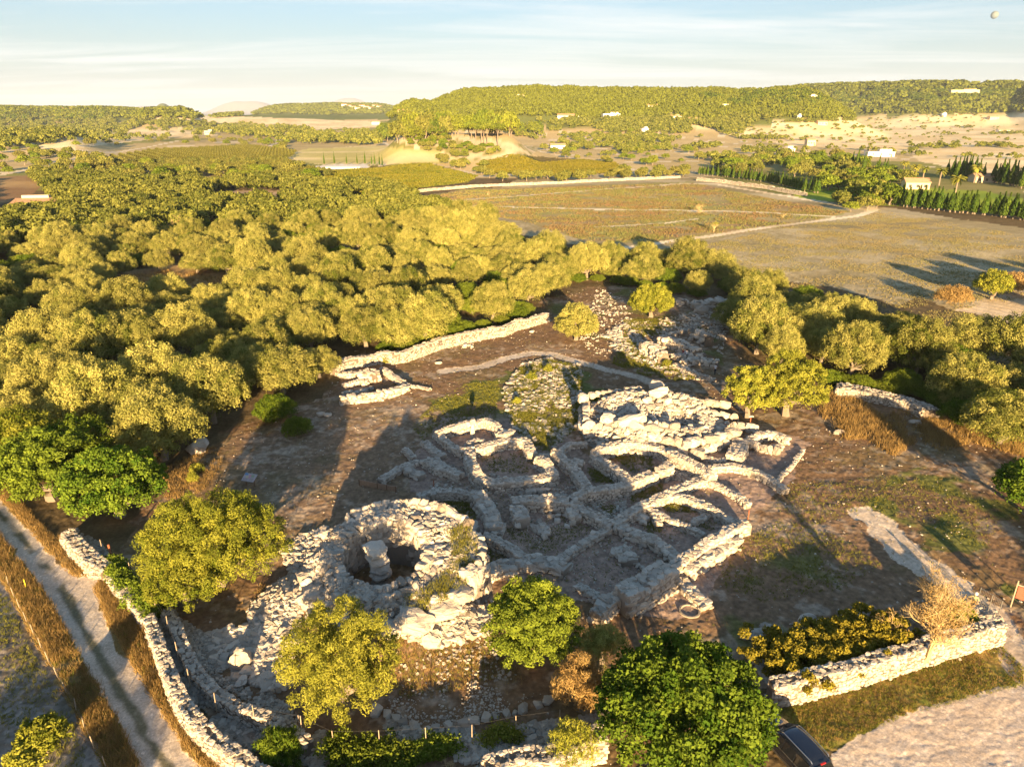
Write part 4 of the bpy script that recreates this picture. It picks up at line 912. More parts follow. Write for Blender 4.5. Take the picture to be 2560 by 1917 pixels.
tag(mb.build('stone_basin', M['stone'], loc=(p[0], p[1], gz(p[0], p[1])), smooth=True), 'round stone basin rim in the shaded floor below the great wall', 'basin')
# ------------------------------------------------------------------ foliage
def leaves(C, Rd, n, leaf, seed, up=0.15, aspect=2.4, jit=0.6, inner=0.55, lobe_t=0.35, squash=0.85, keep_low=0.25, upright=0.0):
    """n leaf-sized faces spread through lobes (centres C, radii Rd)"""
    r = np.random.default_rng(seed); C = np.asarray(C, float); Rd = np.asarray(Rd, float)
    w = Rd ** 2; k = r.choice(len(C), n, p=w / w.sum())
    d = r.normal(0, 1, (n, 3)); d[:, 2] = d[:, 2] * 0.9 + up; d /= np.linalg.norm(d, axis=1)[:, None]
    low = (d[:, 2] < -0.2) & (r.random(n) > keep_low); d[low, 2] *= -1
    rad = Rd[k] * (inner + (1.04 - inner) * r.random(n) ** 0.45) * (1 + 0.13 * r.normal(0, 1, n))
    pos = C[k] + d * rad[:, None] * np.array([1, 1, squash])
    nrm = d + r.normal(0, jit, (n, 3)); nrm /= np.linalg.norm(nrm, axis=1)[:, None]
    t = r.normal(0, 1, (n, 3)); t[:, 2] += upright; t = t + d * 0.6; t -= nrm * (t * nrm).sum(1)[:, None]; t /= np.linalg.norm(t, axis=1)[:, None]; b = np.cross(nrm, t)
    L = leaf * r.uniform(0.6, 1.4, n)[:, None]; Wd = L / aspect
    V = np.stack([pos - t * L * .5, pos + b * Wd * .5 + t * L * .05, pos + t * L * .5, pos - b * Wd * .5 + t * L * .05], 1).reshape(-1, 3)
    F = np.arange(n * 4).reshape(-1, 4)
    lt = r.random(len(C))[k]
    tint = np.clip(lobe_t * lt + (1 - lobe_t) * (0.5 + 0.3 * r.normal(0, 1, n)), 0, 1)
    return V, F, np.repeat(tint, 4)
def lobes(a, b, h, z0, n, rmin, rmax, seed, flat=0.0, dome=1.0):
    """lobe centres over a broad dome with an uneven outline"""
    r = np.random.default_rng(seed); C = []; Rd = []
    tries = 0
    while len(C) < n and tries < 4000:
        tries += 1
        d = r.normal(0, 1, 3); d[2] = abs(d[2]) * dome; d /= np.linalg.norm(d); s = r.uniform(0.62, 1.0) ** 0.6
        R_ = r.uniform(rmin, rmax)
        p = np.array([d[0] * a * s, d[1] * b * s, z0 + (d[2] ** (1 - flat * .4)) * h * s])
        p[:2] *= (1 - R_ * 0.5 / a)
        if any(np.linalg.norm(p - q) < 0.62 * (R_ + e) * (0.62 if tries > 1500 else .85) for q, e in zip(C, Rd)): continue
        C.append(p); Rd.append(R_)
    return np.array(C), np.array(Rd)
def crown_mesh(name, mat, L, n, leaf, seed, **k):
    V, F, t = leaves(*L, n, leaf, seed, **k); return mesh_np(name, V, F, mat, tint=t)
def trunk_mesh(name, targets, r0=0.28, fork=1.2, seed=0, n=6, mat=None, twist=.25):
    r = np.random.default_rng(seed); mb = MB()
    f = np.array([r.normal(0, .15), r.normal(0, .15), fork])
    mb.tube([(0, 0, -.3), (r.normal(0, .06), r.normal(0, .06), fork * .5), f], [r0 * 1.35, r0 * 1.05, r0 * .85], n)
    for t in targets:
        t = np.asarray(t, float); m = f + (t - f) * .5 + r.normal(0, twist, 3); mb.tube([f, m, t], [r0 * .55, r0 * .32, r0 * .10], 5)
    return mb.mesh(name, mat or M['bark'])
EXTRA = {}
def tree_proto(kind, mat, L, n, leaf, seed, trunk=True, r0=.26, fork=1.1, **k):
    c = crown_mesh('crown', mat, L, n, leaf, seed, **k)
    pick = np.argsort(-L[1])[:7]
    t = trunk_mesh('trunk', L[0][pick], r0, fork, seed) if trunk else None
    return (kind, c, t)
def put(proto, x, y, rz, s, label=None, cat=None, group=None, z=None, sz=None, single=False):
    kind, c, t = proto; z = gz(x, y) if z is None else z
    sc = (s, s, s if sz is None else sz)
    if single or t is None:
        o = link(kind, c, loc=(x, y, z), rz=rz); o.scale = sc; return tag(o, label, cat, group)
    e = empty(kind, (x, y, z), rz, label, cat, group); e.scale = sc
    link('trunk', t, e); link('crown', c, e); return e

# woodland prototypes: crowns of many puffs, about 8 m across
OL = []
for i in range(5):
    L = lobes(3.9, 3.6, 3.2, 1.9, 120 + 3 * i, .30, .68, 100 + i); L = (np.concatenate([L[0], L[0][::3] * np.array([.55, .55, .75])]), np.concatenate([L[1], L[1][::3] * 1.5]))
    OL.append(tree_proto('olive_tree', M['olive'], L, 36000, .17, 10 + i, up=.45, inner=.5, keep_low=.3, lobe_t=.75, squash=1.25))
GR = []
for i in range(3):
    L = lobes(3.2, 3.0, 2.2, 1.2, 70, .38, .75, 200 + i); L = (np.concatenate([L[0], L[0][::3] * np.array([.55, .55, .75])]), np.concatenate([L[1], L[1][::3] * 1.5]))
    GR.append(tree_proto('mastic_tree', M['green'], L, 20000, .20, 30 + i, up=.3, inner=.45, keep_low=.6))
YO = []
for i in range(2):
    L = lobes(3.0, 2.9, 2.6, 2.0, 34, .65, 1.0, 300 + i)
    YO.append(tree_proto('olive_tree', M['yolive'], L, 16000, .26, 40 + i, up=.35, inner=.5, keep_low=.5))

def in_any(x, y, regs): 
    m = np.zeros(x.shape, bool)
    for p in regs: m |= inpoly(x, y, p)
    return m
def gpoly(c, pts): return [tuple(float(q[0]) for q in G(*p)[:2]) for p in S(c, pts)]
def poisson(poly_, dmin, n_try, seed, excl=()):
    r = np.random.default_rng(seed); xs = [p[0] for p in poly_]; ys = [p[1] for p in poly_]
    q = np.column_stack([r.uniform(min(xs), max(xs), n_try), r.uniform(min(ys), max(ys), n_try)])
    q = q[inpoly(q[:, 0], q[:, 1], poly_) & ~in_any(q[:, 0], q[:, 1], excl)]
    keep = []; grid = {}
    for p in q:
        c = (int(p[0] // dmin), int(p[1] // dmin)); ok = True
        for i in (-1, 0, 1):
            for j in (-1, 0, 1):
                for o in grid.get((c[0] + i, c[1] + j), ()):
                    if (o[0] - p[0]) ** 2 + (o[1] - p[1]) ** 2 < dmin * dmin: ok = False
        if ok: grid.setdefault(c, []).append(p); keep.append(p)
    return np.array(keep)
EXC = [gpoly('D', p) for p in (
    [(110, 680), (215, 650), (250, 600), (360, 585), (480, 600), (545, 612), (545, 640), (470, 672), (330, 655), (250, 690)],
    [(430, 432), (480, 415), (560, 412), (660, 418), (650, 440), (570, 452), (460, 450)],
    [(-100, 385), (70, 385), (100, 405), (125, 440), (130, 470), (60, 480), (-20, 480), (-100, 480)],
    [(730, 415), (800, 425), (830, 450), (760, 450)], [(330, 1010), (470, 950), (520, 940), (520, 1010), (400, 1050)], [(-300, 950), (300, 965), (360, 1010), (340, 1250), (-300, 1250)])]
WL = gpoly('D', [(-130, 400), (0, 395), (80, 385), (250, 400), (420, 402), (640, 395), (720, 415), (850, 418), (900, 452), (1000, 482), (1130, 515), (1150, 550), (1260, 565), (1440, 575), (1560, 600), (1600, 640), (1500, 640), (1440, 625), (1320, 612), (1210, 612), (1165, 660), (1170, 675), (1060, 712), (930, 742), (850, 768), (720, 790), (705, 860), (610, 915), (500, 950), (430, 985), (350, 1010), (300, 1120), (120, 1140), (40, 1080), (-130, 1000), (-260, 700)])
WR = gpoly('D', [(1600, 645), (1650, 640), (1760, 660), (1880, 705), (1960, 735), (2060, 765), (2280, 820), (2330, 950), (2290, 1020), (2211, 985), (2110, 955), (2030, 895), (1920, 855), (1820, 835), (1790, 815), (1700, 800), (1600, 765), (1580, 700)])
wl = poisson(WL, 5.6, 26000, 1, EXC); wr = poisson(WR, 5.2, 6000, 2)
pts_ = np.concatenate([wl, wr]); side = np.concatenate([np.zeros(len(wl)), np.ones(len(wr))])
hero = [PW('C5', x, y) for x, y in ((1600, 380),)]
dist = np.hypot(pts_[:, 0], pts_[:, 1]); order = np.argsort(dist)
print('WOOD', len(wl), len(wr), dist.max())
rr_ = np.random.default_rng(4); stuff_pts = []; n_ol = n_gr = 0
LABS = {0: 'grey-green wild olive tree standing in the wood left of the clearing', 1: 'wild olive tree standing in the wood right of the clearing',
        2: 'dark green mastic bush between the olives of the wood left of the clearing', 3: 'dark green mastic bush at the foot of the wood right of the clearing'}
for i in order:
    x, y = pts_[i]; sd_ = int(side[i]); s = rr_.uniform(.9, 1.42); rz = rr_.uniform(0, 6.28)
    g_ = rr_.random() < (0.24 if not sd_ else .34)
    if (n_gr if g_ else n_ol) >= (170 if g_ else 290): stuff_pts.append((x, y, s, rz)); continue
    if g_:
        n_gr += 1; put(GR[rr_.integers(3)], x, y, rz, s * .85, LABS[2 + sd_], 'bush', 'mastic bushes in the woods', sz=s * .8)
    else:
        n_ol += 1; put(OL[rr_.integers(5)], x, y, rz, s, LABS[sd_], 'tree', 'olive trees of the woods', sz=s * rr_.uniform(.75, 1.3))
# bushes along the wood edges, low and green
def edge_bushes(c, pts, n, s0, s1, label, jitter=2.0, group='low green bushes along the wood edges'):
    p, L = resample(TW(c, pts), 0.5)
    for k in range(n):
        q = p[int((k + .5) / n * len(p))] + rr_.normal(0, jitter * .4, 2); s = rr_.uniform(s0, s1)
        put(GR[rr_.integers(3)], q[0], q[1], rr_.uniform(0, 6.28), s, label, 'bush', group, sz=s * .75)
edge_bushes('D', [(1800, 820), (1900, 850), (2000, 865), (2060, 885)], 9, .5, .75, 'low green bush growing behind the mound-like shaded wall')
edge_bushes('D', [(1200, 610), (1290, 605), (1400, 620), (1520, 640)], 9, .6, .85, 'low green bush at the far end of the clearing, under the olives')
edge_bushes('D', [(790, 765), (860, 755), (950, 730), (1060, 705), (1150, 672)], 9, .55, .85, 'low green bush growing out over the pale wall of the wood')
edge_bushes('D', [(340, 960), (300, 1000), (240, 1000)], 3, .6, .8, 'dark green bush in the shaded hollow of the wood edge')

def merge_copies(name, protos, pts, mat, label=None):
    """one object made of many small copies (far, uncountable growth)"""
    V = []; F = []; T = []; n = 0
    ZZ = hgt(np.array([p[0] for p in pts]), np.array([p[1] for p in pts])) if pts else []
    for (x, y, s, rz, sz), z in zip(pts, ZZ):
        Vp, Fp, Tp = protos[int(rr_.integers(len(protos)))]
        c, s_ = math.cos(rz), math.sin(rz)
        W_ = np.column_stack([(Vp[:, 0] * c - Vp[:, 1] * s_) * s + x, (Vp[:, 0] * s_ + Vp[:, 1] * c) * s + y, Vp[:, 2] * sz + z])
        V.append(W_); F.append(Fp + n); T.append(np.clip(Tp + rr_.normal(0, .11), 0, 1)); n += len(Vp)
    if not V: return
    return tag(link(name, mesh_np(name, np.concatenate(V), np.concatenate(F), mat, tint=np.concatenate(T))), kind='stuff')
SIMP = [leaves(*lobes(3.9, 3.6, 2.5, 2.2, 16, 1.1, 1.6, 400 + i), 1500, .75, 60 + i, up=.3, aspect=1.7, keep_low=.3) for i in range(3)]
FARP = [leaves(*lobes(3.9, 3.6, 3.0, 2.0, 9, 1.3, 2.0, 420 + i), 190, 1.6, 70 + i, up=.3, aspect=1.4, keep_low=.3) for i in range(4)]
merge_copies('far_olive_wood', SIMP, [(x, y, s, rz, s) for x, y, s, rz in stuff_pts], M['far_olive'])

# ---- middle and far country
def pxs(c, pts, n, seed, dmin=0.0):
    r = np.random.default_rng(seed); P_ = S(c, pts); xs = [p[0] for p in P_]; ys = [p[1] for p in P_]
    q = np.zeros((0, 2))
    while len(q) < n:
        a = np.column_stack([r.uniform(min(xs), max(xs), n * 3), r.uniform(min(ys), max(ys), n * 3)]); q = np.concatenate([q, a[inpoly(a[:, 0], a[:, 1], P_)]])
    q = q[:n]; x, y, z = G(q[:, 0], q[:, 1]); return np.column_stack([x, y])
MID = {k: mesh_np(k, *SIMP[i][:2], M[m], tint=SIMP[i][2]) for i, (k, m) in enumerate((('mid_olive', 'far_olive'), ('mid_green', 'green'), ('mid_pine', 'pine')))}
TR = trunk_mesh('trunk', [(1.5, .5, 3), (-1.4, .8, 3.2), (.3, -1.5, 3)], .25, 1.4, 3)
def mids(c, pts, n, which, s0, s1, label, group, seed, cat='tree', kind='field_tree', sz=1.0):
    for x, y in pxs(c, pts, n, seed):
        s = rr_.uniform(s0, s1); w_ = which[int(rr_.integers(len(which)))]
        e = put((kind, MID[w_], TR), x, y, rr_.uniform(0, 6.28), s, label, cat, group, sz=s * sz * rr_.uniform(.8, 1.15))
MT = 'trees standing in the middle distance'
mids('D', [(0, 345), (150, 335), (420, 372), (640, 368), (700, 392), (560, 398), (300, 392), (0, 382)], 80, ['mid_olive', 'mid_olive', 'mid_green'], .8, 1.4, 'broad tree in the thick belt between the olive grove and the wood', MT, 1)
mids('D', [(1040, 380), (1200, 386), (1480, 372), (1490, 385), (1200, 396), (1040, 395)], 26, ['mid_olive'], .8, 1.15, 'olive tree in the row along the white track behind the vineyard', 'row of olives along the white track', 2, kind='row_olive_tree')
mids('D', [(640, 395), (760, 402), (900, 405), (890, 418), (700, 425), (650, 415)], 10, ['mid_olive', 'mid_green'], .8, 1.15, 'tree between the wood and the green vineyard', MT, 3)
mids('D', [(945, 345), (1050, 362), (1040, 378), (1010, 372), (940, 352)], 16, ['mid_olive'], .7, 1.0, 'tree on the bank between the two green vineyards', MT, 4)
mids('D', [(822, 304), (835, 289), (960, 288), (1150, 289), (1170, 297), (1000, 294), (960, 301), (900, 307), (850, 314)], 80, ['mid_pine', 'mid_pine', 'mid_olive'], 1.4, 2.3, 'pine tree crowding the top of the rocky knoll', 'pines on the rocky knoll', 5, sz=1.5, kind='pine_tree')
mids('D', [(840, 300), (900, 303), (960, 298), (1000, 315), (1100, 318), (1060, 335), (1000, 345), (930, 330)], 46, ['mid_olive', 'mid_green'], .6, 1.0, 'bush on the pale quarried slope of the knoll', MT, 6)
mids('D', [(1160, 300), (1330, 275), (1520, 310), (1560, 345), (1400, 362), (1180, 345)], 60, ['mid_olive', 'mid_green', 'mid_pine'], .6, 1.2, 'tree scattered over the scrubby slope behind the vineyards', MT, 7)
mids('D', [(1540, 345), (1640, 330), (1670, 345), (1660, 370), (1600, 380), (1560, 372)], 26, ['mid_olive', 'mid_green'], .9, 1.4, 'brownish tree in the clump left of the garden', MT, 8)
mids('D', [(1640, 335), (1800, 335), (1860, 360), (1990, 395), (1890, 410), (1960, 450), (1860, 440), (1800, 415), (1700, 395), (1680, 360)], 105, ['mid_olive', 'mid_green', 'mid_green'], .8, 1.5, 'leafy tree in the palm garden behind the cypress hedge', 'trees of the palm garden', 9, kind='garden_tree')
mids('D', [(1790, 425), (1850, 440), (1900, 450), (1840, 462)], 8, ['mid_olive', 'mid_green'], .7, 1.1, 'round bush where the field tracks meet', MT, 10, 'bush')
mids('D', [(60, 300), (130, 330), (110, 345), (0, 340), (0, 318)], 14, ['mid_olive', 'mid_green'], .8, 1.2, 'tree at the near edge of the pale field on the far left', MT, 11)
mids('D', [(100, 318), (330, 302), (470, 296), (640, 312), (640, 330), (560, 320), (420, 314)], 44, ['mid_olive', 'mid_olive', 'mid_green'], .7, 1.2, 'tree in the hedge line behind the olive grove', MT, 12)
# olive grove in straight rows
gp = gpoly('D', [(120, 376), (200, 350), (330, 328), (540, 318), (640, 330), (620, 352), (740, 384), (560, 388), (420, 384), (300, 384)])
gx = [p[0] for p in gp]; gy = [p[1] for p in gp]; ca, sa = math.cos(.62), math.sin(.62); pts = []
for i in np.arange(-60, 60):
    for j in np.arange(-60, 60):
        a, b = i * 8.6, j * 8.6; x = np.mean(gx) + a * ca - b * sa; y = np.mean(gy) + a * sa + b * ca
        if inpoly(np.array([x]), np.array([y]), gp)[0]: pts.append((x, y))
pts.sort(key=lambda p: math.hypot(*p)); print('GROVE', len(pts))
GV = leaves(*lobes(1.9, 1.9, 1.6, 1.3, 9, .8, 1.1, 77), 260, .75, 77, aspect=1.6); GVm = mesh_np('grove_crown', GV[0], GV[1], M['grove'], tint=GV[2])
for x, y in pts[:300]:
    o = link('planted_olive_tree', GVm, loc=(x, y, gz(x, y)), rz=rr_.uniform(0, 6)); o.scale = (1.15,) * 3
    tag(o, 'small round olive tree planted in the straight rows of the grove', 'olive tree', 'olive grove in rows')
merge_copies('far_olive_rows', [GV], [(x, y, 1.15, 0, 1.15) for x, y in pts[300:]], M['grove'])
# scattered far growth
FF = []
def far(c, pts, n, s0, s1, mat, seed, sz=1.0):
    P_ = pxs(c, pts, n, seed); P_ = P_[fbm(P_[:, 0] / 45, P_[:, 1] / 70, 171, 3) > .44]; FF.append((mat, [(x, y, s := rr_.uniform(s0, s1), rr_.uniform(0, 6.28), s * sz) for x, y in P_]))
far('D', [(0, 235), (170, 232), (330, 258), (440, 270), (640, 278), (820, 300), (820, 318), (640, 305), (440, 285), (400, 272), (200, 290), (0, 292)], 1500, .9, 1.6, 'olive', 21, 1.2)
far('D', [(0, 228), (200, 222), (330, 250), (200, 262), (0, 262)], 500, 1.0, 1.8, 'pine', 22, 1.3)
far('D', [(1150, 262), (1560, 255), (1700, 240), (2211, 205), (2211, 232), (1830, 232), (1640, 262), (1560, 290), (1330, 285)], 1100, .8, 1.5, 'olive', 23)
far('D', [(1500, 215), (1900, 198), (2211, 200), (2211, 215), (1900, 225), (1600, 240)], 1500, 1.0, 1.9, 'pine', 24, 1.2)
for y0, x0, x1 in ((247, 1690, 2211), (262, 1700, 1850), (276, 1840, 2100), (290, 1990, 2211), (318, 1980, 2180), (300, 1560, 1700)):
    far('D', [(x0, y0), (x1, y0 - 2), (x1, y0 + 1.5), (x0, y0 + 3)], 70, .4, 1.0, 'olive', 100 + y0)
far('D', [(860, 252), (1150, 262), (1560, 240), (1640, 262), (1560, 320), (1200, 345), (1150, 300), (900, 268)], 1500, .5, 1.15, 'olive', 41)
far('D', [(0, 250), (420, 262), (640, 275), (830, 290), (830, 312), (640, 312), (470, 296), (330, 300), (0, 330)], 900, .8, 1.4, 'olive', 42, 1.1)
far('D', [(640, 285), (830, 280), (830, 300), (700, 303)], 250, .6, 1.0, 'olive', 26)
far('D', [(1330, 262), (1560, 250), (2211, 232), (2211, 345), (2000, 345), (1700, 318), (1560, 305)], 700, .3, .8, 'olive', 51)
far('D', [(1560, 235), (1750, 228), (2211, 212), (2211, 246), (1900, 246), (1600, 252)], 1300, .5, 1.2, 'olive', 53, 1.1)
far('D', [(1500, 345), (1640, 318), (1760, 325), (1700, 350), (1560, 380)], 120, .6, 1.0, 'olive', 52)
for m_ in ('olive', 'pine'):
    merge_copies('far_scrub' if m_ == 'olive' else 'far_pine_wood', FARP, sum([p for k, p in FF if k == m_], []), M['far_olive' if m_ == 'olive' else m_])
# pine forest on the hills: points over the hill areas
def hill_trees(u0, u1, r0, r1, n, s0, s1, hmin, seed, mat, sz=1.25):
    r = np.random.default_rng(seed); a0, a1 = az_of(u0), az_of(u1)
    th = r.uniform(a0, a1, n); rad = r.uniform(r0, r1, n); x, y = rad * np.sin(th), rad * np.cos(th); h = hgt(x, y)
    k = h > hmin + 14 * (fbm(x / 70, y / 70, 12, 3) - .35)
    return [(a, b, s := r.uniform(s0, s1), r.uniform(0, 6.28), s * sz) for a, b in zip(x[k], y[k])]
merge_copies('pine_forest', FARP, hill_trees(820, 1900, 1060, 1500, 9000, .9, 1.7, 22, 31, 'pine'), M['pine'])
merge_copies('distant_forest', [leaves(*lobes(4, 4, 3, 2, 5, 1.8, 2.4, 440), 36, 4.2, 80, aspect=1.3)], hill_trees(1400, 2300, 1900, 2700, 6000, 1.2, 2.2, 30, 32, 'pine', 1.0) + hill_trees(-160, 560, 1600, 2700, 6000, 1.2, 2.2, 18, 33, 'pine', 1.0) + hill_trees(520, 960, 3000, 4000, 2500, 1.8, 3, 22, 34, 'pine', .8), M['pine'])
# ------------------------------------------------------------------ trees one can tell apart
def hero(c, x, y, zc, a, h, label, mat, nl, n, leaf, seed, kind='olive_tree', cat='tree', rmin=.8, rmax=1.3, b=None, z0=None, trunk=True, group=None, sz=1, **k):
    p = PW(c, x, y, zc); b = b or a; z0 = zc * .75 if z0 is None else z0
    fine = k.pop('fine', .56); m_ = int(nl / fine ** 2)
    L = lobes(a, b, h, z0, m_, rmin * fine * .85, rmax * fine, seed)
    L = (np.concatenate([L[0], L[0][::3] * np.array([.55, .55, .8])]), np.concatenate([L[1], L[1][::3] * 1.5])); k.setdefault('lobe_t', .65); k.setdefault('squash', 1.15); k.setdefault('up', .4)
    pr = tree_proto(kind, mat, L, n, leaf, seed, r0=.12 * a ** .8, trunk=trunk, **k)
    return put(pr, p[0], p[1], 0, 1, label, cat, group, single=not trunk)
hero('D', 1478, 1535, 4.2, 5.05, 4.7, 'huge bright green carob tree at the bottom of the view, half covering the dark car', M['carob'], 60, 60000, .24, 1, 'carob_tree', rmin=.8, rmax=1.35, aspect=1.7, inner=.6, jit=.9, keep_low=.5)
hero('D', 735, 1435, 3.4, 4.1, 5.2, 'feathery yellow-green olive tree in front of the round tower', M['yolive'], 44, 42000, .20, 2, rmin=.6, rmax=1.05, aspect=3.5, upright=.8, up=.35, keep_low=.7)
hero('D', 1150, 1352, 3.0, 3.45, 4.2, 'dense dark green tree right of the round tower', M['green'], 40, 38000, .20, 3, 'mastic_tree', rmin=.6, rmax=1.0, aspect=2.2, keep_low=.7)
hero('D', 460, 1178, 3.8, 6.1, 5.2, 'wide yellow-green olive tree between the gravel road and the round tower', M['yolive'], 80, 70000, .21, 4, b=5.0, rmin=.7, rmax=1.15, aspect=2.8, upright=.6, keep_low=.7)
hero('D', 400, 1255, 2.6, 3.3, 2.6, 'lower olive with brownish dead foliage beside the ivy-covered wall', M['yolive'], 28, 18000, .22, 5, rmin=.6, rmax=1.0, aspect=3)
hero('D', 95, 1010, 3.6, 5.4, 4.4, 'light green carob tree at the left edge above the road', M['carob'], 40, 30000, .26, 6, 'carob_tree', aspect=1.8, jit=.9)
hero('D', 245, 1045, 3.4, 5.0, 4.2, 'light green carob tree overhanging the end of the roadside wall', M['carob'], 40, 30000, .26, 7, 'carob_tree', aspect=1.8, jit=.9)
hero('D', 1620, 850, 3.4, 3.7, 4.3, 'smaller left tree of the pair of olives beside the ruins', M['yolive'], 26, 16000, .26, 8, rmin=.6, rmax=1.0, fork=1.6)
hero('D', 1705, 838, 3.8, 5.0, 5.4, 'larger right tree of the pair of olives beside the ruins', M['yolive'], 46, 30000, .26, 9, rmin=.7, rmax=1.15, fork=1.6)
hero('D', 1408, 652, 3.0, 4.4, 3.8, 'round bright yellow-green tree standing alone in the far clearing', M['yolive'], 60, 30000, .30, 10, 'round_tree', rmin=.6, rmax=.95, keep_low=.9)
hero('D', 1245, 690, 3.6, 3.8, 4.2, 'tall pale olive tree alone on the brown ground of the clearing', M['olive'], 46, 26000, .28, 12, rmin=.6, rmax=1.05, keep_low=.8, z0=2.0)
hero('D', 2148, 612, 3.2, 3.7, 3.6, 'round green bush-like tree beside the ploughed field', M['yolive'], 44, 20000, .32, 13, 'round_tree', keep_low=.9, rmin=.7, rmax=1.1)
hero('D', 2060, 640, 1.8, 4.0, 2.4, 'dry yellowish thicket left of the round field tree', M['dry'], 30, 12000, .34, 14, 'thicket', 'bush', trunk=False, upright=1.2, aspect=4, b=2.6)
hero('D', 2190, 610, 2.4, 4.2, 2.6, 'dry yellowish thicket behind the round field tree', M['dry'], 30, 12000, .34, 15, 'thicket', 'bush', trunk=False, upright=1.2, aspect=4)
hero('D', 2235, 1050, 3.0, 3.4, 3.0, 'leafy green tree cut by the right edge of the picture', M['carob'], 34, 22000, .26, 16, 'carob_tree', aspect=1.8, jit=.9)
hero('D', 30, 960, 3.6, 4.6, 4.4, 'olive green tree at the left edge behind the light green carob', M['yolive'], 44, 26000, .24, 71)
hero('D', 165, 968, 3.4, 4.2, 4.0, 'dark leafy tree between the roadside carobs and the wood', M['green'], 40, 24000, .22, 72, 'mastic_tree')
hero('ML', 1905, 1195, 1.0, 1.9, 1.6, 'dark round shrub alone in the shade near two white stones', M['green'], 18, 7000, .2, 17, 'shrub', 'bush', trunk=False, rmin=.5, rmax=.8, z0=.4)
hero('CR', 1810, 985, 2.0, 2.2, 2.4, 'small pale olive at the edge of the right wood, left one of two', M['olive'], 18, 9000, .24, 18)
hero('CR', 1935, 1015, 2.0, 2.1, 2.2, 'small bright olive at the edge of the right wood, right one of two', M['yolive'], 18, 9000, .24, 19)
hero('D', 1300, 1400, 1.8, 2.0, 1.7, 'small feathery olive shrub between the dark green tree and the carob', M['olive'], 16, 9000, .2, 20, 'shrub', 'bush', rmin=.5, rmax=.8, aspect=4, upright=1)
hero('D', 1255, 1480, 2.0, 1.9, 2.6, 'half dead golden shrub left of the carob tree', M['dry'], 22, 9000, .26, 21, 'shrub', 'bush', rmin=.5, rmax=.8, aspect=6, upright=1.2)
hero('D', 1235, 1610, 1.2, 1.6, 1.8, 'loose yellowish shrub on the wall at the bottom edge', M['yolive'], 16, 5000, .24, 22, 'shrub', 'bush', rmin=.5, rmax=.8, aspect=6, upright=1.2)
hero('D', 605, 1615, .9, 1.6, 1.5, 'dark spiky bush growing out of the stone wall at the bottom', M['green'], 16, 7000, .30, 23, 'shrub', 'bush', trunk=False, rmin=.4, rmax=.7, aspect=6, upright=1.6, z0=.4)
hero('D', 92, 1590, 1.2, 1.5, 1.3, 'small yellow-green tree in the stony field, larger one of two', M['yolive'], 14, 4500, .24, 26, rmin=.45, rmax=.7)
hero('D', 52, 1640, 1.0, 1.2, 1.0, 'small yellow-green tree in the stony field, at the bottom left corner', M['yolive'], 10, 3000, .24, 27, rmin=.45, rmax=.7)
hero('BR', 1275, 890, 1.0, 1.7, 1.5, 'bright yellow-green broom bush behind the sunlit wall near the gate', M['yolive'], 18, 9000, .34, 28, 'broom_bush', 'bush', trunk=False, rmin=.4, rmax=.7, aspect=8, upright=2, z0=.3)
for i, (c, x, y, s) in enumerate([('C5', 1300, 600, 1.0), ('C5', 1400, 545, .9), ('C5', 1690, 735, .8), ('C5', 1210, 745, .6), ('CR', 20, 760, 1), ('C5', 410, 500, .9), ('D', 425, 1010, .9), ('D', 415, 1030, .7)]):
    hero(c, x, y, .5, .9 * s, 1.0 * s, 'small yellow-green tuft bush among the stones and rough ground of the ruins', M['yolive'], 8, 1600, .2, 60 + i, 'tuft_bush', 'bush', trunk=False, rmin=.3, rmax=.45, aspect=5, upright=1.6, z0=.2, group='tuft bushes among the stones')
# creepers spilling over walls
def creeper(c, pts, w, h, z, n, mat, label, leaf=.2, seed=0):
    p, L = resample(TW(c, pts, z), .45); r = np.random.default_rng(seed); C = []; Rd = []
    for q in p:
        for k in range(22):
            C.append((q[0] + r.normal(0, w * .3), q[1] + r.normal(0, w * .3), gz(*q) + h * r.uniform(.1, .95) * (.7 + .5 * vnoise(q[0] * .5, q[1] * .5, seed)))); Rd.append(r.uniform(.22, .46))
    C = np.array(C); c0 = np.array([C[:, 0].mean(), C[:, 1].mean(), 0]); c0[2] = gz(c0[0], c0[1])
    V, F, t = leaves(C - c0, np.array(Rd), n, leaf, seed, aspect=1.8, jit=.9, keep_low=.8)
    return tag(link('creeper', mesh_np('creeper', V, F, mat, tint=t), loc=c0), label, 'creeper')
creeper('BR', [(380, 1110), (480, 1070), (600, 1020), (720, 1000), (850, 960), (960, 950)], 3.6, 1.9, 1.2, 70000, mat_foliage('creeper_leaves', (.08, .10, .012), (.32, .28, .035), c2=(.36, .27, .04)), 'mass of golden green bramble covering the rubble behind the sunlit wall', seed=3)
creeper('BR', [(960, 960), (1040, 1000), (1200, 1010)], 1.0, 1.2, 1.0, 4000, M['dry'], 'dry bramble round the foot of the bare golden tree', seed=5)
creeper('BL', [(560, 610), (620, 690), (690, 770), (740, 830), (760, 860)], 1.3, 1.4, 1.0, 17000, M['carob'], 'bright green ivy smothering the roadside wall between its two sunlit stretches', seed=4)

creeper('CB', [(650, 1020), (760, 1060), (900, 1070), (1060, 1060), (1080, 1130)], 1.7, 1.0, .5, 15000, M['green'], 'spreading green bush mass at the bottom below the feathery olive', leaf=.17, seed=14)
creeper('CB', [(1180, 1080), (1300, 1010), (1440, 1000)], 1.2, .9, .4, 8000, M['carob'], 'low ragged green bush at the bottom beside the dry twigs', leaf=.17, seed=15)
creeper('CB', [(1700, 960), (1800, 900), (1900, 930)], .8, .5, .4, 2600, M['yolive'], 'small patch of green scrub on the wall right of the dry twigs', leaf=.17, seed=16)
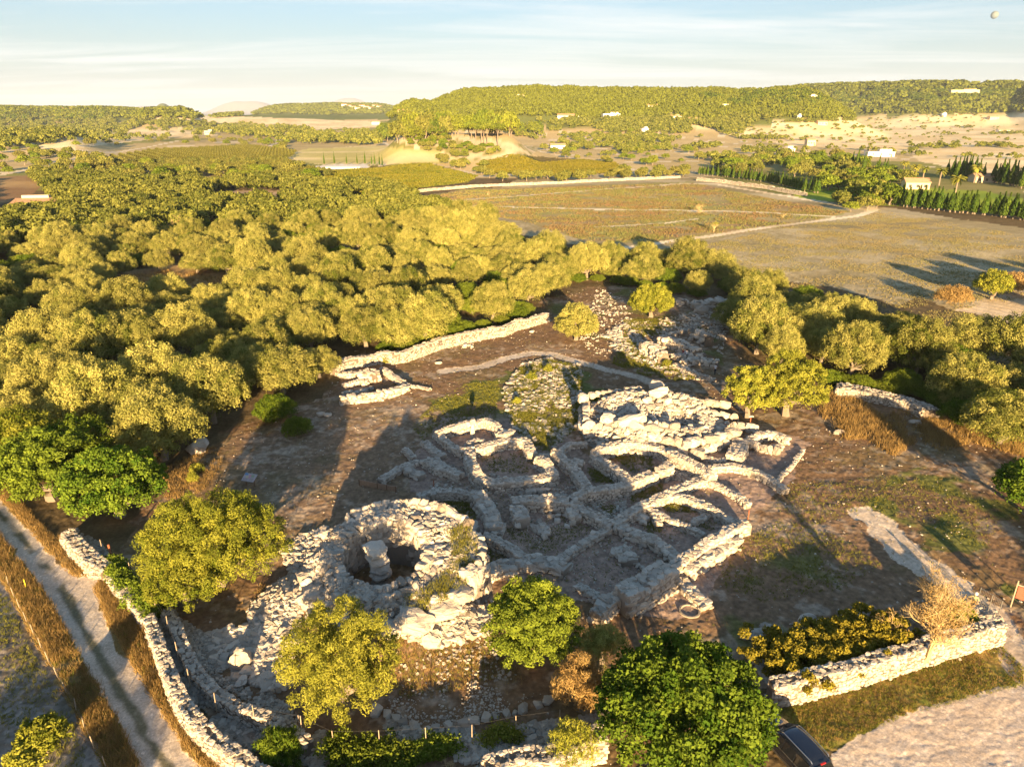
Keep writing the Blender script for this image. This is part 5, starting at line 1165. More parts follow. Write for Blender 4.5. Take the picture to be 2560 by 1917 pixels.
# bare trees: every twig a tapering limb
def bare(name, h, spread, depth, seed, mat, r0, up=.35, twigs=3):
    r = np.random.default_rng(seed); mb = MB()
    def grow(p, d, L, rad, k):
        q = p + d * L * .5 + r.normal(0, L * .05, 3); e = q + (d + r.normal(0, .15, 3)) * L * .5
        mb.tube([p, q, e], [rad, rad * .8, rad * .6], 6 if k > depth - 2 else 3, cap=False)
        if k == 0: return
        for _ in range(twigs + (r.random() < .5)):
            nd = d * .7 + r.normal(0, spread, 3); nd[2] += up * .5; nd /= np.linalg.norm(nd); grow(e if r.random() < .65 else q, nd, L * r.uniform(.62, .82), rad * .55, k - 1)
    grow(np.array([0, 0, -.2]), np.array([.05, 0, 1.0]), h, r0, depth)
    return mb.mesh(name, mat)
def bare_tree(c, x, y, label, h, spread, depth, seed, r0, leafn=0, lm=None, cat='tree', name='bare_tree', group=None, up=.35, z=0):
    p = PW(c, x, y, z); T = empty(name, (p[0], p[1], gz(p[0], p[1])), label=label, cat=cat, group=group)
    me = bare('branches', h, spread, depth, seed, M['twig'], r0, up); link('branches', me, T)
    if leafn:
        co = np.empty(len(me.vertices) * 3, np.float32); me.vertices.foreach_get('co', co); co = co.reshape(-1, 3); top = co[co[:, 2] > co[:, 2].max() * .5]
        pk = top[np.random.default_rng(seed).integers(0, len(top), 60)]
        V, F, t = leaves(pk, np.full(len(pk), .45), leafn, .16, seed, aspect=3); link('leaves', mesh_np('leaves', V, F, lm or M['dry'], tint=t), T)
    return T
bare_tree('BR', 1085, 1145, 'nearly bare golden tree leaning on the sunlit wall', 2.4, .46, 6, 3, .20, 3000)
bare_tree('BR', 905, 950, 'small leafless sapling left of the bare golden tree', 1.2, .4, 4, 5, .06, 200, z=.8)
bare_tree('CB', 1450, 1120, 'leafless pale shrub at the bottom edge, left one of two', .35, .55, 5, 8, .03, cat='bush', name='bare_shrub', z=.6)
bare_tree('CB', 1660, 1140, 'leafless pale shrub at the bottom edge, right one of two', .3, .55, 5, 9, .03, cat='bush', name='bare_shrub', z=.6)
bare_tree('FR', 210, 818, 'pale leafless tree in the brown vineyard beside the thin track', 1.5, .6, 5, 11, .15, 500, z=0)
bare_tree('FR', 305, 938, 'brownish thorny shrub in the vineyard above the field track', 1.3, .5, 5, 12, .14, 1400, M['yolive'], cat='bush', name='thorny_shrub')
bare_tree('FR', 730, 850, 'tiny dry bush on the thin track at the right of the vineyard', .8, .6, 4, 13, .06, 100, cat='bush', name='bare_shrub')
bare_tree('FM', 1030, 708, 'little gnarled tree on the pale track in the vineyard', 1.1, .6, 4, 14, .12, 200)
bare_tree('FL', 1145, 1000, 'whitish bare-branched tree standing out in the middle of the wood', 1.9, .4, 6, 15, .24, 1400, M['olive'])
bare_tree('FL', 1900, 735, 'pale bare tree at the edge of the bare plot', 1.4, .6, 5, 16, .14, 100)

# trees out of view whose shade falls into it
for i, (x, y, s, k) in enumerate([(-22.5, 4, 1.0, 0), (-30, 1, 1.15, 0), (-38, 9, 1.0, 0), (-44, 0, 1.2, 1), (-54, 20, 1.1, 1), (-5.5, 12.5, .62, 2), (-1.5, 14, .62, 2), (3.0, 12.5, .68, 2), (50, 24, 1.1, 1), (57, 34, 1.15, 1), (47, 12, 1.15, 1), (66, 46, 1.2, 0), (61, 20, 1.1, 1), (112, 140, 1.3, 1), (122, 146, 1.4, 1), (132, 138, 1.3, 1), (105, 128, 1.1, 1)]):
    put((OL + GR)[(i * 3) % 5] if k != 2 else GR[i % 3], x, y, i * 1.3, s, 'tree standing just outside the picture whose shade falls across the ground', 'tree', 'trees just outside the picture')

# ------------------------------------------------------------------ garden, cypresses, palms, pines
def cyp_mesh(seed, n=520):
    r = np.random.default_rng(seed); z = r.uniform(0.1, 1, n) ** .9; a = r.uniform(0, 6.283, n)
    prof = np.sin(np.clip(z * 1.05 + .12, 0, 1) * math.pi) ** .6 * .13 * (1.15 - .5 * z)
    rad = prof * r.uniform(.7, 1.1, n); pos = np.column_stack([rad * np.cos(a), rad * np.sin(a), z])
    d = np.column_stack([np.cos(a), np.sin(a), .3 + 0 * a]); nrm = d + r.normal(0, .4, d.shape); nrm /= np.linalg.norm(nrm, axis=1)[:, None]
    t = np.tile([0, 0, 1.0], (n, 1)) + r.normal(0, .2, (n, 3)); t -= nrm * (t * nrm).sum(1)[:, None]; t /= np.linalg.norm(t, axis=1)[:, None]; b = np.cross(nrm, t)
    V = np.stack([pos - t * .05, pos + b * .022, pos + t * .06, pos - b * .022], 1).reshape(-1, 3)
    return mesh_np('cypress_crown', V, np.arange(n * 4).reshape(-1, 4), M['cyp'], tint=np.repeat(np.clip(r.normal(.5, .3, n), 0, 1), 4))
CY = [cyp_mesh(i) for i in range(4)]
mb = MB(); mb.tube([(0, 0, -.02), (0, 0, .2)], [.03, .025], 6); CYT = mb.mesh('trunk', M['bark'])
def cypresses(c, pts, n, h, w, label, group, jit=.6, gaps=()):
    p0 = [G(*q) for q in S(c, pts)]; p, L = resample([(float(a[0]), float(a[1])) for a in p0], .5)
    for k in range(n):
        f = (k + rr_.uniform(.2, .8)) / n
        if any(a < f < b for a, b in gaps): continue
        q = p[int(f * (len(p) - 1))] + rr_.normal(0, jit, 2); hh = h * rr_.uniform(.8, 1.15)
        e = empty('cypress_tree', (q[0], q[1], gz(*q)), rr_.uniform(0, 6.28), label, 'cypress', group); e.scale = (hh * w, hh * w, hh)
        link('crown', CY[int(rr_.integers(4))], e); link('trunk', CYT, e)
cypresses('FR', [(215, 582), (420, 600), (650, 635), (880, 685), (960, 700)], 62, 6.2, 1.25, 'narrow cypress in the clipped hedge above the pale field wall', 'cypresses of the left hedge')
cypresses('FR', [(1290, 745), (1450, 775), (1700, 805), (2000, 835), (2260, 868)], 66, 7.8, 1.25, 'narrow cypress in the hedge along the near edge of the palm garden', 'cypresses of the near hedge', gaps=((.53, .56),))
cypresses('FR', [(1730, 600), (1900, 620), (2060, 640), (2260, 672)], 38, 11.5, 1.0, 'tall cypress in the back row behind the palms', 'cypresses of the back row', jit=2)
cypresses('FR', [(1150, 545), (1215, 560)], 4, 12, .9, 'tall dark cypress in the middle of the palm garden', 'cypresses of the palm garden', jit=1.5)
cypresses('FR', [(1270, 600), (1340, 600)], 4, 11, .9, 'tall dark cypress right of the big feather palm', 'cypresses of the palm garden', jit=1.5)
cypresses('FM', [(5, 527), (110, 522), (250, 522), (310, 524), (395, 535)], 9, 9, .5, 'thin young cypress beside the swimming pool', 'young cypresses by the pool', jit=.2)
def palm_mesh():
    r = np.random.default_rng(9); mb = MB()
    for k in range(34):
        a = r.uniform(0, 6.283); e0 = r.uniform(-.35, 1.25); L = 3.0; pts = []
        for t in np.linspace(0, 1, 6):
            el = e0 - 1.35 * t; pts.append((pts[-1] + np.array([math.cos(a) * math.cos(el), math.sin(a) * math.cos(el), math.sin(el)]) * L / 5) if pts else np.zeros(3))
        pts = np.array(pts); s_ = np.array([-math.sin(a), math.cos(a), 0]); w_ = np.array([.08, .4, .5, .45, .3, .05])
        for sg in (1, -1):
            V = np.concatenate([pts, pts + sg * s_ * w_[:, None] - np.array([0, 0, 1]) * w_[:, None] * .5]); mb.add(V, [(i, i + 1, i + 7, i + 6) for i in range(5)], r.uniform(.2, 1))
    return mb.mesh('fronds', M['palm'])
M['palm'] = mat_foliage('palm_leaves', (.09, .13, .02), (.26, .27, .05))
PF = palm_mesh(); mb = MB(); mb.tube([(0, 0, -.3), (.1, 0, 3), (0, .1, 6.5)], [.42, .34, .3], 8); PT = mb.mesh('trunk', M['bark'])
for i, (c, x, y, h, s, lab) in enumerate([('FR', 1098, 545, 8, 1.7, 'big feather palm towering over the left part of the garden'), ('FR', 1530, 612, 7, 1.25, 'fan palm nearest the open lawn on its left'), ('FR', 1590, 610, 6, 1.1, 'short fan palm just right of the lawn palm'),
        ('FR', 1688, 650, 7.5, 1.25, 'fan palm rising from the near side of the lawn'), ('FR', 1790, 692, 6.5, 1.4, 'shaggy fan palm with brown skirt right in front of the lawn'), ('FR', 1903, 632, 8, 1.3, 'fan palm in front of the tall back row of cypresses'),
        ('FR', 1262, 440, 7, 1.1, 'palm sticking up beyond the white garden house'), ('FR', 1470, 560, 5, 1.2, 'low palm in front of the garden house'), ('FR', 1250, 520, 5, 1.2, 'low palm between the two groups of cypresses'), ('FL', 1400, 560, 4, 1.2, 'young palm at the edge of the olive grove'), ('FL', 1620, 570, 4, 1.2, 'young palm at the right end of the grove edge')]):
    x_, y_, z_ = [float(q[0]) for q in G(*S(c, [(x, y)])[0])]
    e = empty('palm_tree', (x_, y_, z_), i, lab, 'palm'); t = link('trunk', PT, e); t.scale = (1, 1, h / 6.5); f = link('fronds', PF, e, loc=(0, 0, h)); f.scale = (s,) * 3
UMB = leaves(*lobes(4.2, 4.2, 1.6, 0, 20, 1.0, 1.5, 500), 1300, .8, 501, up=.6, aspect=1.6, keep_low=.3); UMBm = mesh_np('umbrella_crown', *UMB[:2], M['pine'], tint=UMB[2])
mb = MB(); mb.tube([(0, 0, -.5), (.3, .1, 5), (0, .2, 9)], [.35, .28, .2], 6)
for a in (0, 2, 4): mb.tube([(0.2, .1, 6.5), (1.7 * math.cos(a), 1.7 * math.sin(a), 9.5)], [.15, .07], 5)
UT = mb.mesh('trunk', M['bark'])
for i, (x, y) in enumerate([(955, 408), (992, 412), (1030, 410), (1095, 412), (1008, 400), (930, 395), (730, 255)]):
    x_, y_, z_ = [float(q[0]) for q in G(*S('FM', [(x, y)])[0])]
    e = empty('umbrella_pine', (x_, y_, z_), i, ['tall umbrella pine with bare trunk on the pale knoll, in the row of five', 'tall umbrella pine alone on the top of the knoll behind the others'][i == 6], 'pine', 'umbrella pines on the knoll' if i < 6 else None); s = 1.25 if i < 6 else 1.1
    e.scale = (s, s, s * 1.1); link('trunk', UT, e); link('crown', UMBm, e, loc=(0, 0, 9.5))

# ------------------------------------------------------------------ houses
M['plaster'] = mat_plain('white_plaster', (.72, .68, .60), scale=.6, var=.08); M['sand'] = mat_plain('sandstone', (.52, .42, .28), scale=.6, bump=.3)
M['tiles'] = mat_plain('roof_tiles', (.46, .27, .15), scale=1.5, var=.3); M['glass'] = mat_plain('dark_window', (.04, .045, .05), .15); M['woodm'] = mat_plain('brown_wood', (.16, .09, .05), scale=6, var=.3); M['whitem'] = mat_plain('white_paint', (.75, .74, .70))
def house(c, x, y, w, d, h, rz, label, wall='plaster', roof='flat', cat='house', name='house', wins=3):
    x_, y_, z_ = [float(q[0]) for q in G(*S(c, [(x, y)])[0])]
    H_ = empty(name, (x_, y_, z_), rz, label, cat)
    mb = MB(); mb.box((0, 0, h / 2 - .6), (w, d, h + 1.2))
    if roof == 'gable': mb.add([(-w / 2, -d / 2, h), (-w / 2, d / 2, h), (-w / 2, 0, h + d * .22), (w / 2, -d / 2, h), (w / 2, d / 2, h), (w / 2, 0, h + d * .22)], [(0, 2, 1), (3, 4, 5)])
    else: mb.box((w * .2, d * .1, h + .9), (w * .45, d * .6, 2.0))
    mb.build('wall', M[wall], H_)
    mb = MB()
    if roof == 'gable':
        e = .4
        for s_ in (-1, 1):
            z1 = h + d * .22 + .12; z0 = h - e * .44 + .1
            mb.add([(-w / 2 - e, s_ * (d / 2 + e), z0), (w / 2 + e, s_ * (d / 2 + e), z0), (w / 2 + e, 0, z1), (-w / 2 - e, 0, z1), (-w / 2 - e, s_ * (d / 2 + e), z0 + .18), (w / 2 + e, s_ * (d / 2 + e), z0 + .18), (w / 2 + e, 0, z1 + .18), (-w / 2 - e, 0, z1 + .18)],
                   [(0, 1, 2, 3), (4, 5, 6, 7), (0, 1, 5, 4), (1, 2, 6, 5), (0, 3, 7, 4)])
        mb.build('roof', M['tiles'], H_)
    else:
        mb.box((0, 0, h + .06), (w + .3, d + .3, .12)); mb.box((w * .2, d * .1, h + 1.96), (w * .45 + .3, d * .6 + .3, .12)); mb.build('roof', M['sand'], H_)
    for k in range(wins):
        mb = MB(); mb.box((-w / 2 + w * (k + .6) / (wins + .2), -d / 2 - .02, h * .5), (1.3, .08, 1.3)); f = mb.build('window', M['woodm'], H_)
        mb = MB(); mb.box((-w / 2 + w * (k + .6) / (wins + .2), -d / 2 - .07, h * .5), (1.1, .06, 1.1)); mb.build('pane', M['glass'], f)
    mb = MB(); mb.box((w / 2 - w * .12, -d / 2 - .03, 1.05), (1.1, .1, 2.1)); mb.build('door', M['woodm'], H_)
for a in [('FM', 1535, 242, 38, 12, 5, -.1, 'long low white farmhouse at the foot of the pine hill', 'plaster', 'gable'), ('FM', 1785, 242, 26, 14, 8, .1, 'large white villa at the foot of the pine hill', 'plaster', 'flat'),
          ('FM', 1215, 128, 22, 12, 8, 0, 'tan villa among the pines high on the hill', 'sand', 'flat'), ('FM', 1130, 146, 24, 10, 5, .1, 'low tan house just below the hill villa', 'sand', 'gable'), ('FM', 2035, 190, 18, 12, 7, 0, 'small white house at the dark edge of the pine hill', 'plaster', 'gable'),
          ('FM', 2178, 244, 34, 12, 5, 0, 'white buildings row beyond the scrub, below the ridge end', 'plaster', 'flat'), ('FM', 1992, 325, 9, 8, 6, .2, 'white block-like house with a tower in the scrub', 'plaster', 'flat'), ('FM', 1460, 424, 15, 8, 3.4, .05, 'small farmhouse with a tiled roof behind the green vineyard', 'plaster', 'gable'),
          ('FM', 345, 274, 20, 10, 6, -.2, 'white farmhouse in the trees left of the knoll', 'plaster', 'gable'), ('FM', 515, 214, 16, 10, 5, 0, 'sand coloured house at the left foot of the pine hill', 'sand', 'gable'), ('FM', 372, 205, 12, 9, 8, 0, 'narrow pale house behind the white farmhouse', 'sand', 'flat'),
          ('FR', 185, 262, 18, 10, 5, 0, 'white shed-like house on the pale plain, nearest of the left group', 'plaster', 'gable'), ('FR', 60, 246, 24, 10, 5, .1, 'wide white house on the pale plain at the left', 'plaster', 'gable'), ('FR', 355, 182, 22, 10, 6, 0, 'white house under the dark ridge', 'plaster', 'flat'),
          ('FR', 900, 134, 16, 12, 9, 0, 'small white tower house on the terraced ridge', 'plaster', 'flat'), ('FR', 870, 84, 60, 14, 8, 0, 'long pale mansion on the terraces of the ridge', 'sand', 'gable'), ('FR', 1835, 98, 70, 20, 14, -.1, 'big pale hotel on the wooded ridge at the right', 'sand', 'flat'),
          ('FR', 1716, 226, 10, 8, 8, 0, 'white cube of a house alone in the pale fields', 'plaster', 'flat'), ('FR', 2020, 244, 22, 12, 6, 0, 'farm building with dark trees in the pale fields at the right', 'sand', 'gable'), ('FR', 826, 243, 6, 6, 6, 0, 'tiny white hut in the middle of the plain', 'plaster', 'flat'),
          ('FR', 968, 276, 14, 8, 4, 0, 'low farm shed beside dark bushes on the plain', 'sand', 'gable'), ('FR', 2080, 324, 20, 10, 4, 0, 'low white farm building by the hedge at the far right', 'plaster', 'gable'), ('FR', 1185, 175, 26, 12, 5, 0, 'pale house on the slope below the ridge', 'sand', 'gable'),
          ('FR', 1540, 668, 11, 8, 3.2, -.2, 'garden lodge with a pale porch beside the lawn', 'sand', 'gable'), ('FR', 1320, 470, 22, 10, 4, -.1, 'flat-roofed white house inside the palm garden', 'plaster', 'flat'), ('FR', 895, 405, 9, 8, 6, 0, 'tan house gable peeping out of the garden trees', 'sand', 'gable'),
          ('FR', 755, 440, 12, 8, 3, .2, 'low white outbuilding at the left of the garden', 'plaster', 'flat'), ('FR', 1955, 628, 12, 7, 3, 0, 'small pavilion under the back row of cypresses', 'sand', 'gable'),
          ('FL', 445, 205, 34, 14, 7, .1, 'tan country house half hidden by pines on the left', 'sand', 'gable'), ('FL', 520, 302, 30, 10, 3, .05, 'long tan farm wall and barn behind the pale field', 'sand', 'gable'), ('FL', 645, 298, 20, 9, 4, 0, 'white-walled barn behind the pale field on the left', 'plaster', 'gable'),
          ('FL', 575, 124, 14, 12, 10, 0, 'ruined tower-like house on the far left hilltop', 'sand', 'flat'), ('FL', 518, 362, 9, 6, 3, 0, 'tiny white shed at the near edge of the pale field', 'plaster', 'gable'), ('FL', 1345, 352, 12, 8, 6, .1, 'pale square house in the trees behind the grove', 'sand', 'flat'),
          ('FL', 2140, 748, 7, 4, 1.6, .1, 'low pale stone hut beside the bare plot', 'sand', 'flat')]:
    house(*a)
for i in range(9):
    house('FM', 150 + i * 27, 168 + (i * 7) % 22, 26, 14, 12, .1 * i, 'tiny house of the village on the distant hill', 'plaster', 'gable', wins=0)
for o in bpy.data.objects:
    if o.get('label') == 'tiny house of the village on the distant hill': o['group'] = 'houses of the distant village'
# the tiled farmhouse at the left edge
x_, y_, _ = P(*S('Z4', [(900, 1000)])[0], 3.2); z_ = gz(x_, y_); d_ = math.hypot(x_, y_)
FH = empty('farmhouse', (x_, y_, z_), math.radians(8), 'low farmhouse with a ribbed terracotta roof at the left edge, behind olives', 'house')
w_, dd, h_ = 17.0, 9.5, 3.4
mb = MB(); mb.box((0, dd / 2, h_ / 2 - .5), (w_, dd, h_ + 1)); mb.add([(-w_ / 2, 0, h_), (w_ / 2, 0, h_), (w_ / 2, dd, h_), (-w_ / 2, dd, h_), (w_ / 2, dd, h_ + 2.2), (-w_ / 2, dd, h_ + 2.2)], [(1, 2, 4), (0, 5, 3), (2, 3, 5, 4)]); mb.build('wall', M['sand'], FH)
mb = MB(); n = 34
for k in range(n):
    x0 = -w_ / 2 - .2 + (w_ + .4) * k / n; pw = (w_ + .4) / n; cur = [(x0 + pw * t, .16 * math.sin(math.pi * t)) for t in (0, .2, .4, .6, .8, 1)]
    V = [(a, -.4, h_ - .05 + b) for a, b in cur] + [(a, dd + .15, h_ + 2.35 + b) for a, b in cur]; mb.add(V, [(i, i + 1, i + 7, i + 6) for i in range(5)], .5)
mb.box((w_ / 2 + .1, dd / 2, h_ + 1.15), (.25, .3, .25)); mb.build('roof', M['tiles'], FH)
mb = MB(); mb.box((-w_ * .1, dd + .9, h_ + 1.3), (w_ * .55, 1.8, 4.2)); mb.build('rear_wing', M['sand'], FH)
mb = MB(); mb.box((w_ * .35, -.03, 1.2), (.9, .1, .9)); mb.build('window', M['woodm'], FH)
mb = MB(); mb.box((w_ * .15, -.03, 1.05), (1.1, .1, 2.1)); mb.build('door', M['woodm'], FH)
# swimming pool
x_, y_, z_ = [float(q[0]) for q in G(*S('D', [(738, 363)])[0])]
PO = empty('swimming_pool', (x_, y_, z_), .03, 'small blue swimming pool on a pale terrace above the vineyard', 'pool'); mb = MB()
for c_, s_ in (((0, 4.4, .1), (26, .8, .3)), ((0, -4.4, .1), (26, .8, .3)), ((12.6, 0, .1), (.8, 8, .3)), ((-12.6, 0, .1), (.8, 8, .3))): mb.box(c_, s_)
mb.build('rim', M['plaster'], PO); mb = MB(); mb.box((0, 0, .05), (24.4, 8, .1)); mb.build('pool_water', mat_plain('pool_water', (.10, .32, .42), .05), PO)

# ------------------------------------------------------------------ the car
def car():
    s = lambda x, y, z: P(*(1900 + x / 9.217, 1760 + y / 9.217), z)
    f = s(660, 550, 1.75); r = s(1290, 1205, 1.75); dx_, dy_ = f[0] - r[0], f[1] - r[1]; ang = math.atan2(dy_, dx_)
    print('CAR roof', math.hypot(dx_, dy_), 'width', math.dist(s(1100, 1250, 1.75)[:2], s(1480, 1160, 1.75)[:2]), math.degrees(ang))
    cx_, cy_ = (f[0] + r[0]) / 2, (f[1] + r[1]) / 2; C_ = empty('parked_car', (cx_ + .45 * math.cos(ang), cy_ + .45 * math.sin(ang), gz(cx_, cy_) + .02), ang, 'dark off-road car with silver roof rails parked under the carob tree', 'car')
    paint = mat_plain('dark_paint', (.022, .028, .045), .22, .6, coat=1.0, var=.05); gl = mat_plain('car_glass', (.01, .012, .015), .06); chrome = mat_plain('silver_trim', (.6, .6, .6), .25, .9); blk = mat_plain('black_rubber', (.02, .02, .02), .8); red = mat_plain('red_lens', (.45, .02, .015), .2); lamp = mat_plain('clear_lens', (.6, .6, .6), .1)
    # stations along the length: x, half width, sill z, waist z, deck z, roof half width
    st = [(-2.42, .74, .55, .80, .95, .62), (-2.36, .88, .40, .95, 1.12, .80), (-2.2, .93, .34, 1.02, 1.40, .74), (-1.98, .95, .33, 1.05, 1.74, .66), (-1.2, .96, .33, 1.05, 1.83, .68), (-.2, .96, .33, 1.04, 1.85, .68), (.55, .96, .33, 1.03, 1.78, .66), (.95, .96, .33, 1.02, 1.50, .70), (1.32, .95, .33, 1.00, 1.14, .80), (1.7, .94, .34, .96, 1.08, .78), (2.2, .90, .38, .88, 1.00, .74), (2.40, .80, .45, .78, .88, .62), (2.45, .6, .55, .70, .76, .5)]
    V = []; 
    for x, w, a, b, c_, rw_ in st:
        mid = (b + c_) / 2
        half = [(0, a), (w * .8, a), (w, a + .12), (w * 1.0, (a + b) / 2), (w * .985, b), ((w + rw_) / 2 + .02, mid), (rw_ + .03, c_ - .05), (rw_ * .8, c_ + .01), (0, c_ + .04)]
        ring = half + [(-y, z) for y, z in half[-2:0:-1]]
        V += [(x, y, z) for y, z in ring]
    n = 16; F = [(i * n + k, i * n + (k + 1) % n, (i + 1) * n + (k + 1) % n, (i + 1) * n + k) for i in range(len(st) - 1) for k in range(n)] + [tuple(range(n))[::-1], tuple((len(st) - 1) * n + k for k in range(n))]
    me = mesh_np('body', V, F, paint, tint=np.zeros(len(V)), smooth=True); b = link('body', me, C_); m = b.modifiers.new('s', 'SUBSURF'); m.levels = 1; m.render_levels = 2
    def panel(name, pts, mat, parent=C_, th=.02):
        p = np.array(pts, float); c0 = p.mean(0); nn_ = np.cross(p[1] - p[0], p[2] - p[1]); nn_ /= np.linalg.norm(nn_); mb = MB(); k = len(p)
        if np.dot(nn_, c0 - np.array([0, 0, 1.0])) < 0: nn_ = -nn_
        mb.add(np.concatenate([p - nn_ * .05, p + nn_ * th]), [tuple(range(k))[::-1], tuple(range(k, 2 * k))] + [(i, (i + 1) % k, k + (i + 1) % k, k + i) for i in range(k)]); return mb.build(name, mat, parent)
    for sg in (1, -1):
        for x0, x1, t0, t1 in ((.1, 1.0, 0, .42), (-.85, .0, 0, 0), (-1.95, -.95, .12, 0)):
            q = panel('side_window', [(x0, sg * .955, 1.10), (x1, sg * .955, 1.10), (x1 - t1, sg * .735, 1.68 - .0 * t1), (x0 + t0, sg * .735, 1.70)], gl)
            mb = MB(); mb.box(((x0 + x1) / 2, sg * .975, 1.07), (x1 - x0, .02, .03)); mb.build('window_trim', chrome, q)
        mb = MB(); mb.tube([(-1.85, sg * .62, 1.82), (-1.75, sg * .63, 1.92), (-.6, sg * .64, 1.93), (.35, sg * .62, 1.90), (.5, sg * .61, 1.82)], .028, 6); mb.build('roof_rail', chrome, C_)
        mb = MB(); mb.box((.95, sg * 1.05, 1.12), (.14, .22, .16)); mb.build('wing_mirror', paint, C_)
        mb = MB(); mb.box((-2.33, sg * .80, 1.08), (.14, .16, .42)); mb.build('tail_light', red, C_)
        mb = MB(); mb.box((2.30, sg * .70, .86), (.2, .3, .16)); mb.build('headlight', lamp, C_)
        for x in (-1.4, 1.45):
            W_ = MB(); A = np.linspace(0, 2 * math.pi, 25)
            for (r0_, y0), (r1_, y1) in (((.37, -.12), (.37, .12)), ((.37, .12), (.25, .13)), ((.37, -.12), (.25, -.13))):
                V = np.concatenate([np.column_stack([r0_ * np.cos(A), 0 * A + y0, r0_ * np.sin(A)]), np.column_stack([r1_ * np.cos(A), 0 * A + y1, r1_ * np.sin(A)])]); W_.add(V, [(i, i + 1, 26 + i, 25 + i) for i in range(24)])
            wh = W_.build('wheel', blk, C_, loc=(x, sg * .86, .37)); W2 = MB()
            W2.add(np.column_stack([.25 * np.cos(A[:-1]), 0 * A[:-1] + sg * .125, .25 * np.sin(A[:-1])]), [tuple(range(24))]); W2.tube([(0, sg * .10, 0), (0, sg * .15, 0)], .06, 8); W2.build('rim', chrome, wh)
    panel('windscreen', [(.62, -.60, 1.77), (.62, .60, 1.77), (1.30, .74, 1.19), (1.30, -.74, 1.19)], gl, th=.03)
    rwn = panel('rear_window', [(-2.02, -.58, 1.70), (-2.02, .58, 1.70), (-2.24, .68, 1.20), (-2.24, -.68, 1.20)], gl, th=.05)
    mb = MB(); mb.box((-2.05, 0, 1.80), (.08, .34, .05)); mb.build('brake_light', red, C_)
    mb = MB(); mb.box((-2.43, 0, .66), (.04, .52, .12)); mb.build('number_plate', M['whitem'], C_)
    mb = MB(); mb.box((0, 0, .32), (4.0, 1.7, .16)); mb.build('underbody', blk, C_)
car()

